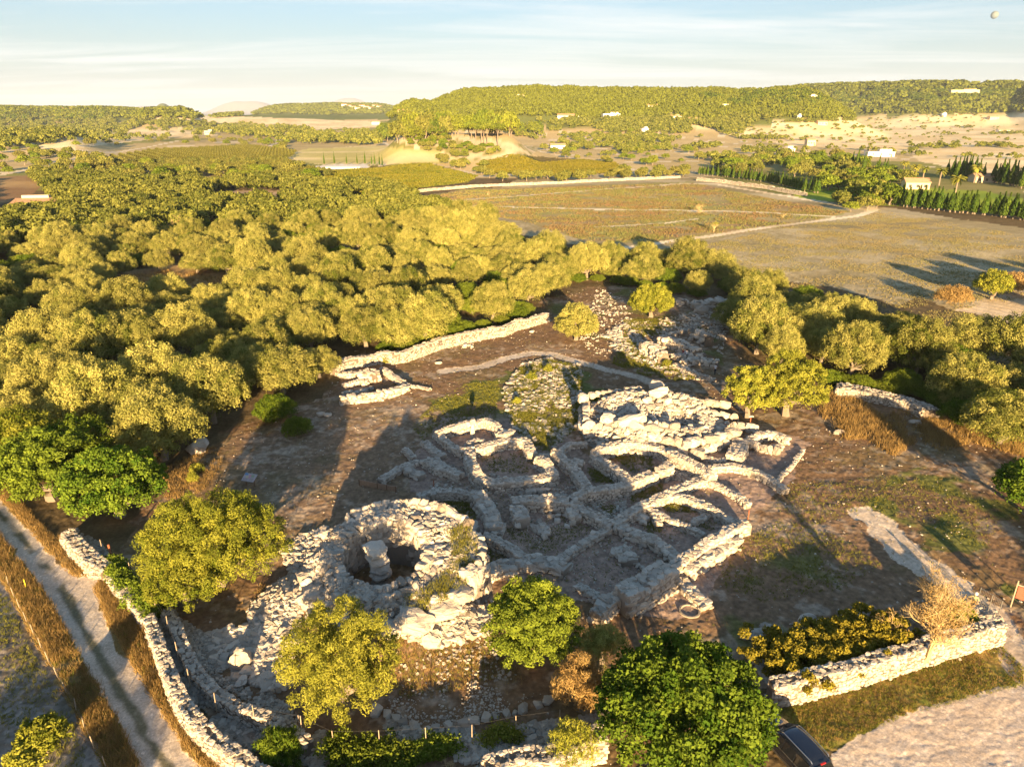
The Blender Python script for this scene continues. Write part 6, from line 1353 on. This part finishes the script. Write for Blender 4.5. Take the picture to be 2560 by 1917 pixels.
# ------------------------------------------------------------------ people
def person(x, y, rz, label, shirt, pants, hair, hat=None, pose='stand', s=1.0, z=None, bag=None):
    z = gz(x, y) if z is None else z
    T = empty('person', (x, y, z), rz, label, 'person'); T.scale = (s,) * 3
    V = []; E = []; Rr = []
    def v(p, r, par=None):
        V.append(p); Rr.append(r); 
        if par is not None: E.append((par, len(V) - 1))
        return len(V) - 1
    pel = v((0, 0, .95), .145)
    wa = v((0, .0, 1.10), .125, pel); ch = v((0, .01, 1.32), .15, wa); nk = v((0, .0, 1.50), .055, ch); hd = v((0, .015, 1.60), .085, nk); v((0, .01, 1.70), .085, hd)
    for sg in (1, -1):
        st_ = .13 if pose == 'walk' else .02
        hp = v((sg * .09, 0, .88), .095, pel); kn = v((sg * .10, .04 + sg * st_, .50), .062, hp); an = v((sg * .10, -.02 + sg * st_ * 1.6, .09), .042, kn); v((sg * .105, .14 + sg * st_ * 1.6, .04), .035, an)
        sh = v((sg * .17, 0, 1.42), .062, ch)
        if pose == 'hip' and sg == -1: el = v((sg * .42, .02, 1.20), .042, sh); wr_ = v((sg * .22, .08, 1.02), .03, el)
        elif pose == 'lean': el = v((sg * .20, .20, 1.22), .042, sh); wr_ = v((sg * .18, .42, 1.12), .03, el)
        else: el = v((sg * .23, -.02, 1.16), .042, sh); wr_ = v((sg * .23, .06, .92), .03, el)
        w0 = np.array(V[wr_]); e0 = np.array(V[el]); d = (w0 - e0) / np.linalg.norm(w0 - e0); side = np.cross(d, (0, 1, 0)); side /= np.linalg.norm(side) + 1e-9; pm = v(tuple(w0 + d * .06), .028, wr_)
        for k, L in enumerate((.07, .08, .075, .06)):
            b_ = w0 + d * .09 + side * (k - 1.5) * .02; f0 = v(tuple(b_), .011, pm); f1 = v(tuple(b_ + d * L * .5 + np.array([0, .012, 0])), .009, f0); v(tuple(b_ + d * L + np.array([0, .03, 0])), .008, f1)
        t0 = v(tuple(w0 + d * .03 + side * -sg * .035), .012, pm); v(tuple(w0 + d * .07 + side * -sg * .055), .009, t0)
    me = bpy.data.meshes.new('body'); me.from_pydata(V, E, []); b = link('body', me, T)
    m = b.modifiers.new('skin', 'SKIN'); sk = me.skin_vertices[0].data
    for i, r_ in enumerate(Rr): sk[i].radius = (r_, r_ * (.72 if i in (pel, wa, ch) else 1))
    sk[0].use_root = True; b.modifiers.new('sub', 'SUBSURF').render_levels = 1
    mt, t, bs = mat_new('clothes_' + str(len(bpy.data.materials))); g = t.nodes.new('ShaderNodeTexCoord'); sx = t.nodes.new('ShaderNodeSeparateXYZ'); t.links.new(g.outputs['Object'], sx.inputs[0])
    cr_ = t.nodes.new('ShaderNodeValToRGB'); cr_.color_ramp.interpolation = 'CONSTANT'; dv_ = t.nodes.new('ShaderNodeMath'); dv_.operation = 'DIVIDE'; dv_.inputs[1].default_value = 2.0; t.links.new(sx.outputs[2], dv_.inputs[0]); t.links.new(dv_.outputs[0], cr_.inputs[0])
    el_ = cr_.color_ramp.elements; skin = (.45, .26, .17, 1); el_[0].color = (.05, .04, .04, 1); el_[1].position = .045; el_[1].color = (*pants, 1)
    for p_, c_ in ((.495, (*shirt, 1)), (.745, skin)): e_ = el_.new(p_); e_.color = c_
    ab = t.nodes.new('ShaderNodeMath'); ab.operation = 'ABSOLUTE'; t.links.new(sx.outputs[0], ab.inputs[0]); gt = t.nodes.new('ShaderNodeMath'); gt.operation = 'GREATER_THAN'; gt.inputs[1].default_value = .185; t.links.new(ab.outputs[0], gt.inputs[0])
    lt = t.nodes.new('ShaderNodeMath'); lt.operation = 'LESS_THAN'; lt.inputs[1].default_value = 1.2; t.links.new(sx.outputs[2], lt.inputs[0]); mu = t.nodes.new('ShaderNodeMath'); mu.operation = 'MULTIPLY'; t.links.new(gt.outputs[0], mu.inputs[0]); t.links.new(lt.outputs[0], mu.inputs[1])
    mx = t.nodes.new('ShaderNodeMixRGB'); mx.inputs[2].default_value = skin; t.links.new(mu.outputs[0], mx.inputs[0]); t.links.new(cr_.outputs[0], mx.inputs[1]); t.links.new(mx.outputs[0], bs.inputs['Base Color']); bs.inputs['Roughness'].default_value = .9
    me.materials.append(mt)
    R = RK(); hm = mat_plain('hair_' + str(len(bpy.data.materials)), hat or hair, .8)
    mb = MB(); pts = []
    A = np.linspace(0, 2 * math.pi, 13)[:-1]
    for zz, rr in ((1.60, .098), (1.66, .108), (1.72, .10), (1.77, .07), (1.795, .02)): pts.append(np.column_stack([rr * np.cos(A), -.012 + rr * 1.08 * np.sin(A), 0 * A + zz]))
    V = np.concatenate(pts); mb.add(V, [(i * 12 + k, i * 12 + (k + 1) % 12, (i + 1) * 12 + (k + 1) % 12, (i + 1) * 12 + k) for i in range(4) for k in range(12)] + [tuple(48 + k for k in range(12))])
    if hat: mb.box((0, .12, 1.66), (.16, .12, .02))
    mb.build('cap' if hat else 'hair', hm, T, smooth=True)
    mb = MB(); mb.box((0, .10, 1.63), (.03, .03, .04)); mb.build('nose', mat_plain('skin_' + str(len(bpy.data.materials)), (.45, .26, .17)), T)
    return T
p = PW('Z2', 1565, 1500); person(p[0], p[1], .3, 'person in a white shirt and dark trousers standing on the bare floor', (.62, .64, .68), (.02, .02, .03), (.02, .015, .01))
p = PW('Z2', 1080, 1135, .9); person(p[0], p[1], 1.6, 'person in a white top leaning over the stepped wall', (.65, .65, .68), (.03, .03, .04), (.02, .015, .01), pose='lean')
p = PW('Z2', 1020, 1110, .9); person(p[0], p[1], -.6, 'person in a dark red top sitting low between the white walls', (.22, .02, .03), (.03, .02, .03), (.03, .02, .01), s=.85)
p = PW('Z1', 740, 1200, .3); person(p[0], p[1], -.6, 'person in a white cap and olive shirt, one hand on hip, by the gate', (.26, .27, .16), (.05, .05, .06), (.1, .08, .05), hat=(.8, .8, .8), pose='hip', s=1.08)

# ------------------------------------------------------------------ signs, posts, fences, gate
M['rust'] = mat_plain('rusty_steel', (.30, .09, .035), .8, scale=5, var=.3); M['redm'] = mat_plain('red_sign', (.55, .10, .06), .5); M['wire'] = mat_plain('wire', (.25, .24, .22), .5, .6); M['postm'] = mat_plain('weathered_post', (.34, .27, .19), scale=4, var=.3)
def post(c, x, y, h, r, mat, label, cat='post', name='post', group=None, z=0):
    p = PW(c, x, y, z); mb = MB(); mb.tube([(0, 0, -.2), (0, 0, h)], r, 6); return tag(mb.build(name, mat, loc=(p[0], p[1], gz(p[0], p[1]) + z)), label, cat, group)
post('BL', 562, 582, 1.1, .09, M['rust'], 'orange rusty post on the wall end beside the ivy', z=.4)
post('C3', 2003, 778, 1.0, .05, M['rust'], 'orange post at the right corner of the great front wall', 'post', z=0)
post('BL', 133, 748, .9, .035, mat_plain('yellow_marker', (.75, .6, .03)), 'yellow marker post in the grass between road and stony field')
p = PW('C5', 700, 1275); T = empty('number_post', (*p[:2], gz(*p[:2])), .2, 'dark post with a small flat plate in the shaded room', 'sign'); mb = MB(); mb.box((0, 0, .5), (.09, .09, 1.0)); mb.build('post', M['rust'], T); mb = MB(); mb.box((0, 0, 1.02), (.62, .35, .05)); mb.build('plate', M['woodm'], T)
p = S('Z1', [(0, 0)]); q = P(1780 + 1560 / 16.56, 1000 + 1060 / 16.56); T = empty('number_post', (q[0], q[1], gz(q[0], q[1])), .2, 'dark red post with a small plate at the foot of the twin olives', 'sign'); mb = MB(); mb.box((0, 0, .55), (.1, .1, 1.1)); mb.build('post', M['rust'], T); mb = MB(); mb.box((0, 0, 1.12), (.6, .35, .05)); mb.build('plate', M['whitem'], T)
q = P(1780 + 570 / 16.56, 1000 + 1290 / 16.56); T = empty('small_sign', (q[0], q[1], gz(q[0], q[1])), -.1, 'small red and white notice standing in the shaded lane near the boulder mound', 'sign'); mb = MB(); mb.box((0, 0, .62), (.42, .05, .45)); mb.box((0, 0, .2), (.06, .04, .5)); mb.build('board', M['redm'], T); mb = MB(); mb.box((0, -.03, .92), (.42, .05, .16)); mb.build('plate', M['whitem'], T)
# information table
q = P(560 + 1010 / 15.8, 1150 + 720 / 15.8, .8); T = empty('information_board', (q[0], q[1], gz(q[0], q[1])), math.radians(-17), 'tilted information board with a faded coloured plan, in the shade behind the wide olive', 'sign')
from mathutils import Euler
def tilted(name, mat, c_, s_, par, ang=.5):
    mb = MB(); mb.box((0, 0, 0), s_); o = mb.build(name, mat, par); R_ = Euler((ang, 0, 0)).to_matrix(); v_ = R_ @ Vector(c_); o.location = (v_.x, v_.y, v_.z + .95); o.rotation_euler = (ang, 0, 0); return o
bd = tilted('board', mat_plain('faded_print', (.42, .36, .36), .5, scale=9, var=.25), (0, 0, 0), (1.45, .95, .04), T)
tilted('printed_panel', mat_plain('blue_print', (.12, .25, .42), .5), (-.5, .33, .024), (.36, .22, .01), T); tilted('printed_panel', mat_plain('pink_print', (.55, .25, .28), .5), (.0, .1, .024), (.22, .42, .01), T)
tilted('printed_panel', mat_plain('yellow_print', (.5, .45, .25), .5), (-.25, 0, .024), (.2, .25, .01), T); tilted('printed_panel', mat_plain('green_print', (.3, .34, .22), .5), (.3, .2, .024), (.35, .3, .01), T)
for k in range(5): tilted('text_line', M['woodm'], (.33, -.05 - .07 * k, .024), (.45, .012, .008), T)
for k in range(4): tilted('text_line', M['woodm'], (-.35, -.16 - .07 * k, .024), (.5, .012, .008), T)
tilted('frame', M['wire'], (0, .485, 0), (1.5, .04, .07), T); tilted('frame', M['wire'], (0, -.485, 0), (1.5, .04, .07), T)
for sx_ in (-.5, .5):
    mb = MB(); mb.box((sx_, 0, .45), (.08, .08, .9)); mb.build('leg', M['woodm'], T)
# wooden retaining board
a_, b_ = PW('C5', 240, 1255), PW('C5', 472, 1300); L = math.dist(a_[:2], b_[:2]); an = math.atan2(b_[1] - a_[1], b_[0] - a_[0]); T = empty('retaining_board', ((a_[0] + b_[0]) / 2, (a_[1] + b_[1]) / 2, gz(a_[0], a_[1])), an, 'long wooden board holding back stones behind the round tower', 'board')
for k in range(2):
    mb = MB(); mb.box((0, 0, .16 + .31 * k), (L, .06, .3)); mb.build('plank', mat_plain('old_plank_%d' % k, (.30, .20, .13), scale=5, var=.35), T)
for f in (-.48, 0, .25, .48):
    mb = MB(); mb.box((L * f, -.06, .32), (.07, .06, .72)); mb.build('stake', M['woodm'], T)
mb = MB(); a_, b_ = PW('C3', 1650, 590), PW('C3', 1735, 535); L = math.dist(a_[:2], b_[:2]); mb.box((0, 0, .45), (L, .07, .55)); tag(mb.build('wooden_board', M['postm'], loc=((a_[0] + b_[0]) / 2, (a_[1] + b_[1]) / 2, gz(a_[0], a_[1])), rz=math.atan2(b_[1] - a_[1], b_[0] - a_[0])), 'short slanting wooden board closing a gap in the sunny right-hand rooms', 'board')
# wire fences: posts and strands of one fence are its parts
def fence(c, pts, n, h, label, wires=2, z=0.0, lean=.05, rp=.035):
    p, L = resample(TW(c, pts, z), .25); p0 = p[0]; g0 = gz(*p0); T = empty('wire_fence', (p0[0], p0[1], g0), 0, label, 'fence'); tops = []
    for k in range(n):
        q = p[int(k / (n - 1) * (len(p) - 1))]; zz = gz(*q) + z - g0; l_ = rr_.normal(0, lean, 2); mb = MB(); t_ = (q[0] - p0[0] + l_[0], q[1] - p0[1] + l_[1], zz + h); mb.tube([(q[0] - p0[0], q[1] - p0[1], zz - .3), t_], [rp, rp * .8], 5); mb.build('post', M['postm'], T); tops.append(((q[0] - p0[0], q[1] - p0[1], zz), t_))
    for w_ in range(wires):
        f = 1 - w_ * .35 - .05; mb = MB(); mb.tube([tuple(a + (b - a) * f for a, b in zip(lo, hi)) for lo, hi in tops], .003, 3); mb.build('wire', M['wire'], T)
fence('BL', [(790, 860), (835, 920), (870, 1010), (930, 1170), (990, 1290), (1150, 1390), (1530, 1480)], 7, 1.3, 'wire fence with thin pale posts on top of the curving rubble wall', z=.9)
fence('BL', [(520, 560), (640, 650), (785, 840)], 3, 1.2, 'short fence with two pale posts beside the ivy', z=.6)
fence('BL', [(0, 690), (45, 740), (110, 870), (175, 990), (240, 1110), (300, 1210), (380, 1360), (460, 1530), (540, 1660)], 14, 1.0, 'old wire fence between the roadside grass and the stony field', wires=3)
fence('CB', [(420, 900), (640, 1000), (900, 1010), (1500, 980), (1925, 890), (2212, 850)], 7, 1.2, 'wire fence with scattered posts on the wall below the shaded earth', z=.5, wires=1)
fence('FM', [(720, 770), (1600, 800), (2400, 820)], 2, .8, 'faint wire line along the thin vineyard track', wires=1)
# gate and the sign at the right edge
T = None; a_, b_ = P(*S('Z1', [(1265, 1385)])[0]), P(*S('Z1', [(830, 1105)])[0]); L = math.dist(a_[:2], b_[:2]); an = math.atan2(b_[1] - a_[1], b_[0] - a_[0]); T = empty('metal_gate', (a_[0], a_[1], gz(*a_[:2])), an, 'thin wire mesh gate across the pale footpath', 'gate'); gh = 1.7
for x0, nm_ in ((0, 'gate_post'), (L, 'gate_post'), (L * .45, 'upright')):
    mb = MB(); mb.tube([(x0, 0, -.1), (x0, 0, gh)], .035, 6); mb.build(nm_, M['wire'], T)
for z0 in (.15, gh - .05): mb = MB(); mb.tube([(0, 0, z0), (L, 0, z0)], .022, 5); mb.build('rail', M['wire'], T)
mb = MB()
for k in range(1, 9): mb.tube([(0, 0, .15 + k * .18), (L, 0, .15 + k * .18)], .006, 3)
for k in range(1, 14): mb.tube([(L * k / 14, 0, .15), (L * k / 14, 0, gh)], .005, 3)
mb.build('mesh_panel', M['wire'], T)
a_ = P(*S('Z1', [(1545, 1130)])[0]); T = empty('notice_board', (a_[0], a_[1], gz(*a_[:2])), math.radians(-38), 'red notice board with dark lines of text on a post frame at the right edge', 'sign')
for x0 in (0, 1.15, 2.3): mb = MB(); mb.box((x0, 0, 1.2), (.08, .08, 2.5)); mb.build('post', M['postm'], T)
mb = MB(); mb.box((1.15, 0, 2.1), (2.4, .07, .08)); mb.build('rail', M['postm'], T)
mb = MB(); mb.box((.58, -.07, 1.5), (.95, .05, 1.05)); bd = mb.build('board', M['redm'], T)
for k in range(4): mb = MB(); mb.box((.72, -.10, 1.85 - .17 * k), (.5, .01, .05)); mb.build('text_line', M['woodm'], bd)
mb = MB(); mb.box((1.75, .4, 2.2), (1.6, 1.4, .08)); mb.build('roof_panel', M['woodm'], T)
post('FR', 2190, 860, 9, .12, M['bark'], 'thin wooden utility pole at the right edge by the near hedge', 'pole', 'utility_pole')
# the pale day moon
xm, ym, zm = ray(2148 / .8638, 33 / .8638); n_ = math.sqrt(xm * xm + ym * ym + zm * zm); D_ = 60000
bpy_s = MB(); A = np.linspace(0, 2 * math.pi, 25)[:-1]; Z_ = np.linspace(-math.pi / 2, math.pi / 2, 13); V = [(math.cos(b) * math.cos(a), math.cos(b) * math.sin(a), math.sin(b)) for b in Z_ for a in A]
bpy_s.add(np.array(V) * 230, [(i * 24 + k, i * 24 + (k + 1) % 24, (i + 1) * 24 + (k + 1) % 24, (i + 1) * 24 + k) for i in range(12) for k in range(24)])
tag(bpy_s.build('moon', mat_plain('moon_dust', (.14, .17, .175), 1, scale=.004, var=.25), smooth=True, loc=(xm / n_ * D_, ym / n_ * D_, CAM_H + zm / n_ * D_)), 'faint pale day moon high in the right of the sky', 'moon')

# ------------------------------------------------------------------ grass
def tufts(name, regs, mat):
    Vs = []; Ts = []
    for c, pts, n, h, k, w in regs:
        q = scatter_poly(c, pts, n); m = fbm(q[:, 0] / 2.4, q[:, 1] / 2.4, 33, 3) > rng.uniform(.2, .62, n); q = q[m]; n = len(q); tt = rng.normal(.5, .22, n)
        z = ground(q[:, 0], q[:, 1]); hh = h * rng.uniform(.4, 1.3, n)
        for _ in range(k):
            a = rng.uniform(0, 6.283, n); o = rng.normal(0, h * .28, (n, 2)); le = rng.normal(0, .38, (n, 2)) * hh[:, None]
            b0 = np.column_stack([q + o, z - .03]); dx_ = np.column_stack([np.cos(a), np.sin(a), 0 * a]) * (w * rng.uniform(.6, 1.4, n))[:, None]
            tip = b0 + np.column_stack([le, hh * rng.uniform(.7, 1.2, n)]); Vs.append(np.stack([b0 - dx_, b0 + dx_, tip], 1).reshape(-1, 3)); Ts.append(np.repeat(np.clip(tt + rng.normal(0, .15, n), 0, 1), 3))
    V = np.concatenate(Vs); return tag(link(name, mesh_np(name, V, np.arange(len(V)).reshape(-1, 3), mat, tint=np.concatenate(Ts))), kind='stuff')
tufts('dry_grass', [('BL', [(-100, 590), (0, 690), (40, 740), (170, 990), (290, 1190), (460, 1520), (560, 1700), (730, 1720), (640, 1530), (520, 1300), (380, 1060), (310, 930), (200, 740), (0, 490), (-100, 380)], 6000, .45, 9, .018),
    ('BL', [(-60, 160), (10, 200), (150, 380), (280, 500), (330, 480), (480, 640), (470, 680), (380, 690), (300, 630), (250, 565), (170, 475), (10, 305)], 3000, .35, 8, .018), ('BL', [(480, 740), (540, 700), (660, 830), (745, 920), (780, 1080), (860, 1300), (960, 1440), (1100, 1570), (1250, 1700), (1060, 1700), (1010, 1640), (860, 1430), (690, 1160), (555, 930)], 5500, .4, 8, .018),
    ('CR', [(950, 930), (1050, 960), (1200, 990), (1330, 1080), (1500, 1040), (1700, 1120), (1900, 1110), (2212, 1250), (2212, 1330), (1900, 1240), (1700, 1300), (1560, 1230), (1400, 1330), (1250, 1220), (1120, 1230), (1030, 1130), (960, 1080)], 3600, .7, 9, .028),
    ('D', [(110, 680), (215, 650), (250, 600), (360, 585), (480, 600), (545, 612), (545, 640), (470, 672), (330, 655), (250, 690)], 2600, .8, 7, .05),
    ('D', [(350, 1010), (460, 960), (480, 1000), (440, 1060), (360, 1080)], 900, .35, 7, .02), ('D', SITE, 7000, .14, 6, .016), ('C2', [(900, 1180), (1200, 1200), (1560, 1180), (1800, 1300), (2000, 1500), (1800, 1640), (1500, 1590), (1300, 1650), (1000, 1600)], 1500, .24, 7, .016),
    ('D', [(1640, 1560), (1700, 1510), (2150, 1390), (2211, 1450), (2211, 1470), (1960, 1540), (1780, 1610)], 5000, .14, 6, .014),
    ('D', [(560, 1260), (620, 1300), (600, 1450), (560, 1480), (500, 1400)], 700, .3, 7, .018)], M['dry'])
tufts('green_weeds', [('BL', [(-100, 590), (0, 690), (40, 740), (170, 990), (290, 1190), (460, 1520), (560, 1700), (730, 1720), (640, 1530), (520, 1300), (380, 1060), (310, 930), (200, 740), (0, 490), (-100, 380)], 3500, .3, 8, .018), ('BL', [(-100, 700), (40, 800), (150, 1050), (280, 1260), (440, 1560), (400, 1700), (100, 1656), (-100, 1200)], 2600, .2, 7, .018), ('C2', [(1050, 1180), (1560, 1180), (1900, 1450), (1500, 1590), (1100, 1640)], 900, .2, 7, .018), ('C2', [(1180, 700), (1500, 760), (1480, 980), (1250, 960)], 10, .2, 6, .02),('C5', [(560, 900), (700, 760), (900, 640), (1100, 620), (1080, 880), (900, 880), (700, 920), (640, 1000)], 3800, .22, 7, .02),
    ('C5', [(1130, 700), (1230, 540), (1400, 490), (1600, 540), (1620, 700), (1700, 800), (1560, 940), (1420, 1060), (1300, 1050), (1180, 900)], 8000, .38, 8, .024),
    ('Z2', [(0, 800), (400, 1100), (900, 1300), (1500, 1550), (900, 1600), (300, 1500), (-200, 1300)], 3600, .35, 7, .03), ('Z2', [(0, 560), (560, 540), (900, 640), (640, 800), (300, 860), (0, 780)], 1600, .3, 7, .03),
    ('BR', [(380, 240), (640, 200), (1000, 180), (1300, 250), (1580, 400), (1400, 560), (1100, 420), (800, 360), (500, 460), (360, 420)], 2600, .16, 7, .018),
    ('BR', [(80, 580), (400, 400), (700, 500), (900, 640), (700, 760), (300, 820), (100, 760)], 2600, .18, 7, .02), ('D', SITE, 9000, .12, 6, .016),
    ('D', [(1640, 1560), (1700, 1500), (2150, 1380), (2211, 1440), (2211, 1480), (1960, 1545), (1780, 1620)], 8000, .14, 6, .016),
    ('BL', [(560, 920), (740, 930), (860, 1300), (1200, 1656), (1030, 1656), (700, 1160)], 2500, .25, 7, .018),
    ('C3', [(20, 640), (230, 660), (250, 800), (60, 740)], 700, .25, 7, .02), ('C3', [(950, 440), (1150, 500), (1130, 550), (980, 540)], 500, .25, 7, .02), ('C3', [(1100, 350), (1380, 370), (1400, 470), (1240, 470)], 700, .25, 7, .02),
    ('C3', [(1420, 660), (1680, 700), (1700, 740), (1480, 740)], 700, .2, 7, .02), ('C3', [(1690, 760), (1870, 800), (1760, 860), (1680, 830)], 500, .2, 7, .02), ('C3', [(270, 880), (470, 1010), (300, 1080)], 500, .2, 7, .02),
    ('C3', [(1280, 780), (1420, 740), (1440, 860), (1360, 880)], 400, .25, 7, .02), ('C3', [(1230, 590), (1450, 560), (1440, 620), (1240, 680)], 400, .25, 7, .02), ('C3', [(420, 820), (800, 760), (1000, 850), (700, 1000), (480, 930)], 900, .15, 6, .02), ('C3', [(250, 380), (560, 350), (640, 430), (560, 480), (330, 470)], 500, .2, 7, .02), ('C3', [(960, 650), (1200, 660), (1120, 760)], 400, .2, 7, .02), ('C3', [(-50, 560), (1500, 420), (1900, 700), (1560, 1000), (1180, 1260), (300, 1080)], 3200, .16, 7, .018),
    ('C2', [(1200, 620), (1600, 560), (1560, 800), (1250, 900)], 0 + 300, .2, 6, .02)], M['weed'])

def field_grass(name, c, pts, n, h, w, mat, blades=3, bare=.35):
    W_ = [tuple(float(a[0]) for a in G(*p)[:2]) for p in S(c, pts)]; xs = [p[0] for p in W_]; ys = [p[1] for p in W_]
    q = np.column_stack([rng.uniform(min(xs), max(xs), n * 2), rng.uniform(min(ys), max(ys), n * 2)]); q = q[inpoly(q[:, 0], q[:, 1], W_)][:n]
    q = q[(fbm(q[:, 0] / 7, q[:, 1] / 5, 133, 4) > rng.uniform(bare, .7, len(q)))]
    u_, v_ = to_px(q[:, 0], q[:, 1], 0 * q[:, 0]); keep = np.ones(len(q), bool)
    for nm_, cc, pp, ww, wn in STRIPS:
        if nm_ in ('field_track', 'white_track'):
            T_ = [tuple(float(a[0]) for a in G(*p)[:2]) for p in S(cc, pp)]; keep &= seg_dist(q[:, 0], q[:, 1], T_)[0] > ww / 2
    q = q[keep]; n = len(q); z = ground(q[:, 0], q[:, 1]); Vs = []; Ts = []; tt = np.clip(.5 + .9 * (fbm(q[:, 0] / 18, q[:, 1] / 9, 134, 3) - .5) + rng.normal(0, .2, n), 0, 1)
    for _ in range(blades):
        hh = h * rng.uniform(.4, 1.3, n); a = rng.uniform(0, 6.283, n); o = rng.normal(0, w * 1.2, (n, 2)); dx_ = np.column_stack([np.cos(a), np.sin(a), 0 * a]) * (w * rng.uniform(.5, 1.4, n))[:, None]
        b0 = np.column_stack([q + o, z - .03]); Vs.append(np.stack([b0 - dx_, b0 + dx_, b0 + np.column_stack([rng.normal(0, .35, (n, 2)) * hh[:, None], hh])], 1).reshape(-1, 3)); Ts.append(np.repeat(tt, 3))
    V = np.concatenate(Vs); return tag(link(name, mesh_np(name, V, np.arange(len(V)).reshape(-1, 3), mat, tint=np.concatenate(Ts))), kind='stuff')
MEAD = mat_foliage('meadow_grass', (.34, .26, .12), (.24, .25, .08), c2=(.34, .26, .12)); VINE = mat_foliage('vine_leaves', (.27, .16, .09), (.20, .24, .07), c2=(.24, .18, .09))
field_grass('meadow_grass', 'D', [(1440, 545), (1700, 490), (1900, 455), (2250, 515), (2250, 640), (2060, 670), (2130, 690), (2260, 770), (2260, 850), (2100, 780), (1900, 690), (1750, 640), (1650, 600)], 90000, .20, .10, MEAD)
field_grass('vine_plants', 'D', [(890, 432), (1000, 412), (1495, 396), (1620, 422), (1830, 458), (1700, 488), (1430, 528), (1260, 518), (1130, 478), (1000, 455)], 70000, .45, .22, VINE)
GVN = mat_foliage('green_vine_leaves', (.06, .085, .012), (.19, .17, .025)); field_grass('green_vine_plants', 'D', [(560, 385), (670, 370), (930, 353), (1030, 380), (1010, 393), (860, 412), (760, 418), (640, 400)], 26000, .9, .5, GVN, bare=.2)
field_grass('green_vine_plants', 'D', [(1030, 355), (1120, 336), (1250, 345), (1330, 352), (1340, 373), (1180, 376), (1060, 373)], 22000, .9, .6, GVN, bare=.2)

def tower_weeds():
    Vs = []; n = 260; a = rng.uniform(-1.3, .6, n); r = rng.uniform(4.6, 6.6, n); x = TX + r * np.cos(a); y = TY + r * np.sin(a); z = gz(TX, TY) + 3.3 + .75 * np.sin(a) - 1.0 * sstep(.5, 1, (r - 3) / 4) * sstep(.55, .95, -np.sin(a + .25))
    for _ in range(14):
        o = rng.normal(0, .16, (n, 2)); b0 = np.column_stack([x + o[:, 0], y + o[:, 1], z]); t = rng.uniform(0, 6.28, n); d_ = np.column_stack([np.cos(t), np.sin(t), 0 * t]) * .022
        Vs.append(np.stack([b0 - d_, b0 + d_, b0 + np.column_stack([rng.normal(0, .1, (n, 2)), rng.uniform(.15, .4, n)])], 1).reshape(-1, 3))
    V = np.concatenate(Vs); tag(link('tower_weeds', mesh_np('tower_weeds', V, np.arange(len(V)).reshape(-1, 3), M['weed'], tint=rng.uniform(0, 1, len(V)))), kind='stuff')
tower_weeds()

# ------------------------------------------------------------------ the air
hz = MB(); x0, x1, y0, y1, z0, z1 = -14000, 14000, -300, 19500, -40, 420
hz.box(((x0 + x1) / 2, (y0 + y1) / 2, (z0 + z1) / 2), (x1 - x0, y1 - y0, z1 - z0))
hm = bpy.data.materials.new('haze'); hm.use_nodes = True; t = hm.node_tree; t.nodes.clear(); o_ = t.nodes.new('ShaderNodeOutputMaterial'); pv = t.nodes.new('ShaderNodeVolumePrincipled')
pv.inputs['Color'].default_value = (.70, .82, .98, 1); pv.inputs['Density'].default_value = 4.8e-5; pv.inputs['Anisotropy'].default_value = 0.0
t.links.new(pv.outputs[0], o_.inputs['Volume']); hzo = hz.build('haze', hm); tag(hzo, kind='stuff')
# four round white stones lying in the middle room
boulders([('C3', 727, 763, 0, .55, .5, .4, 0), ('C3', 765, 752, 0, .55, .5, .4, 0), ('C3', 765, 785, 0, .6, .5, .4, 0), ('C3', 826, 817, 0, .55, .45, .35, 0)],
         'rounded white stone lying on the floor of the shaded middle room', 'round white stones in the middle room')
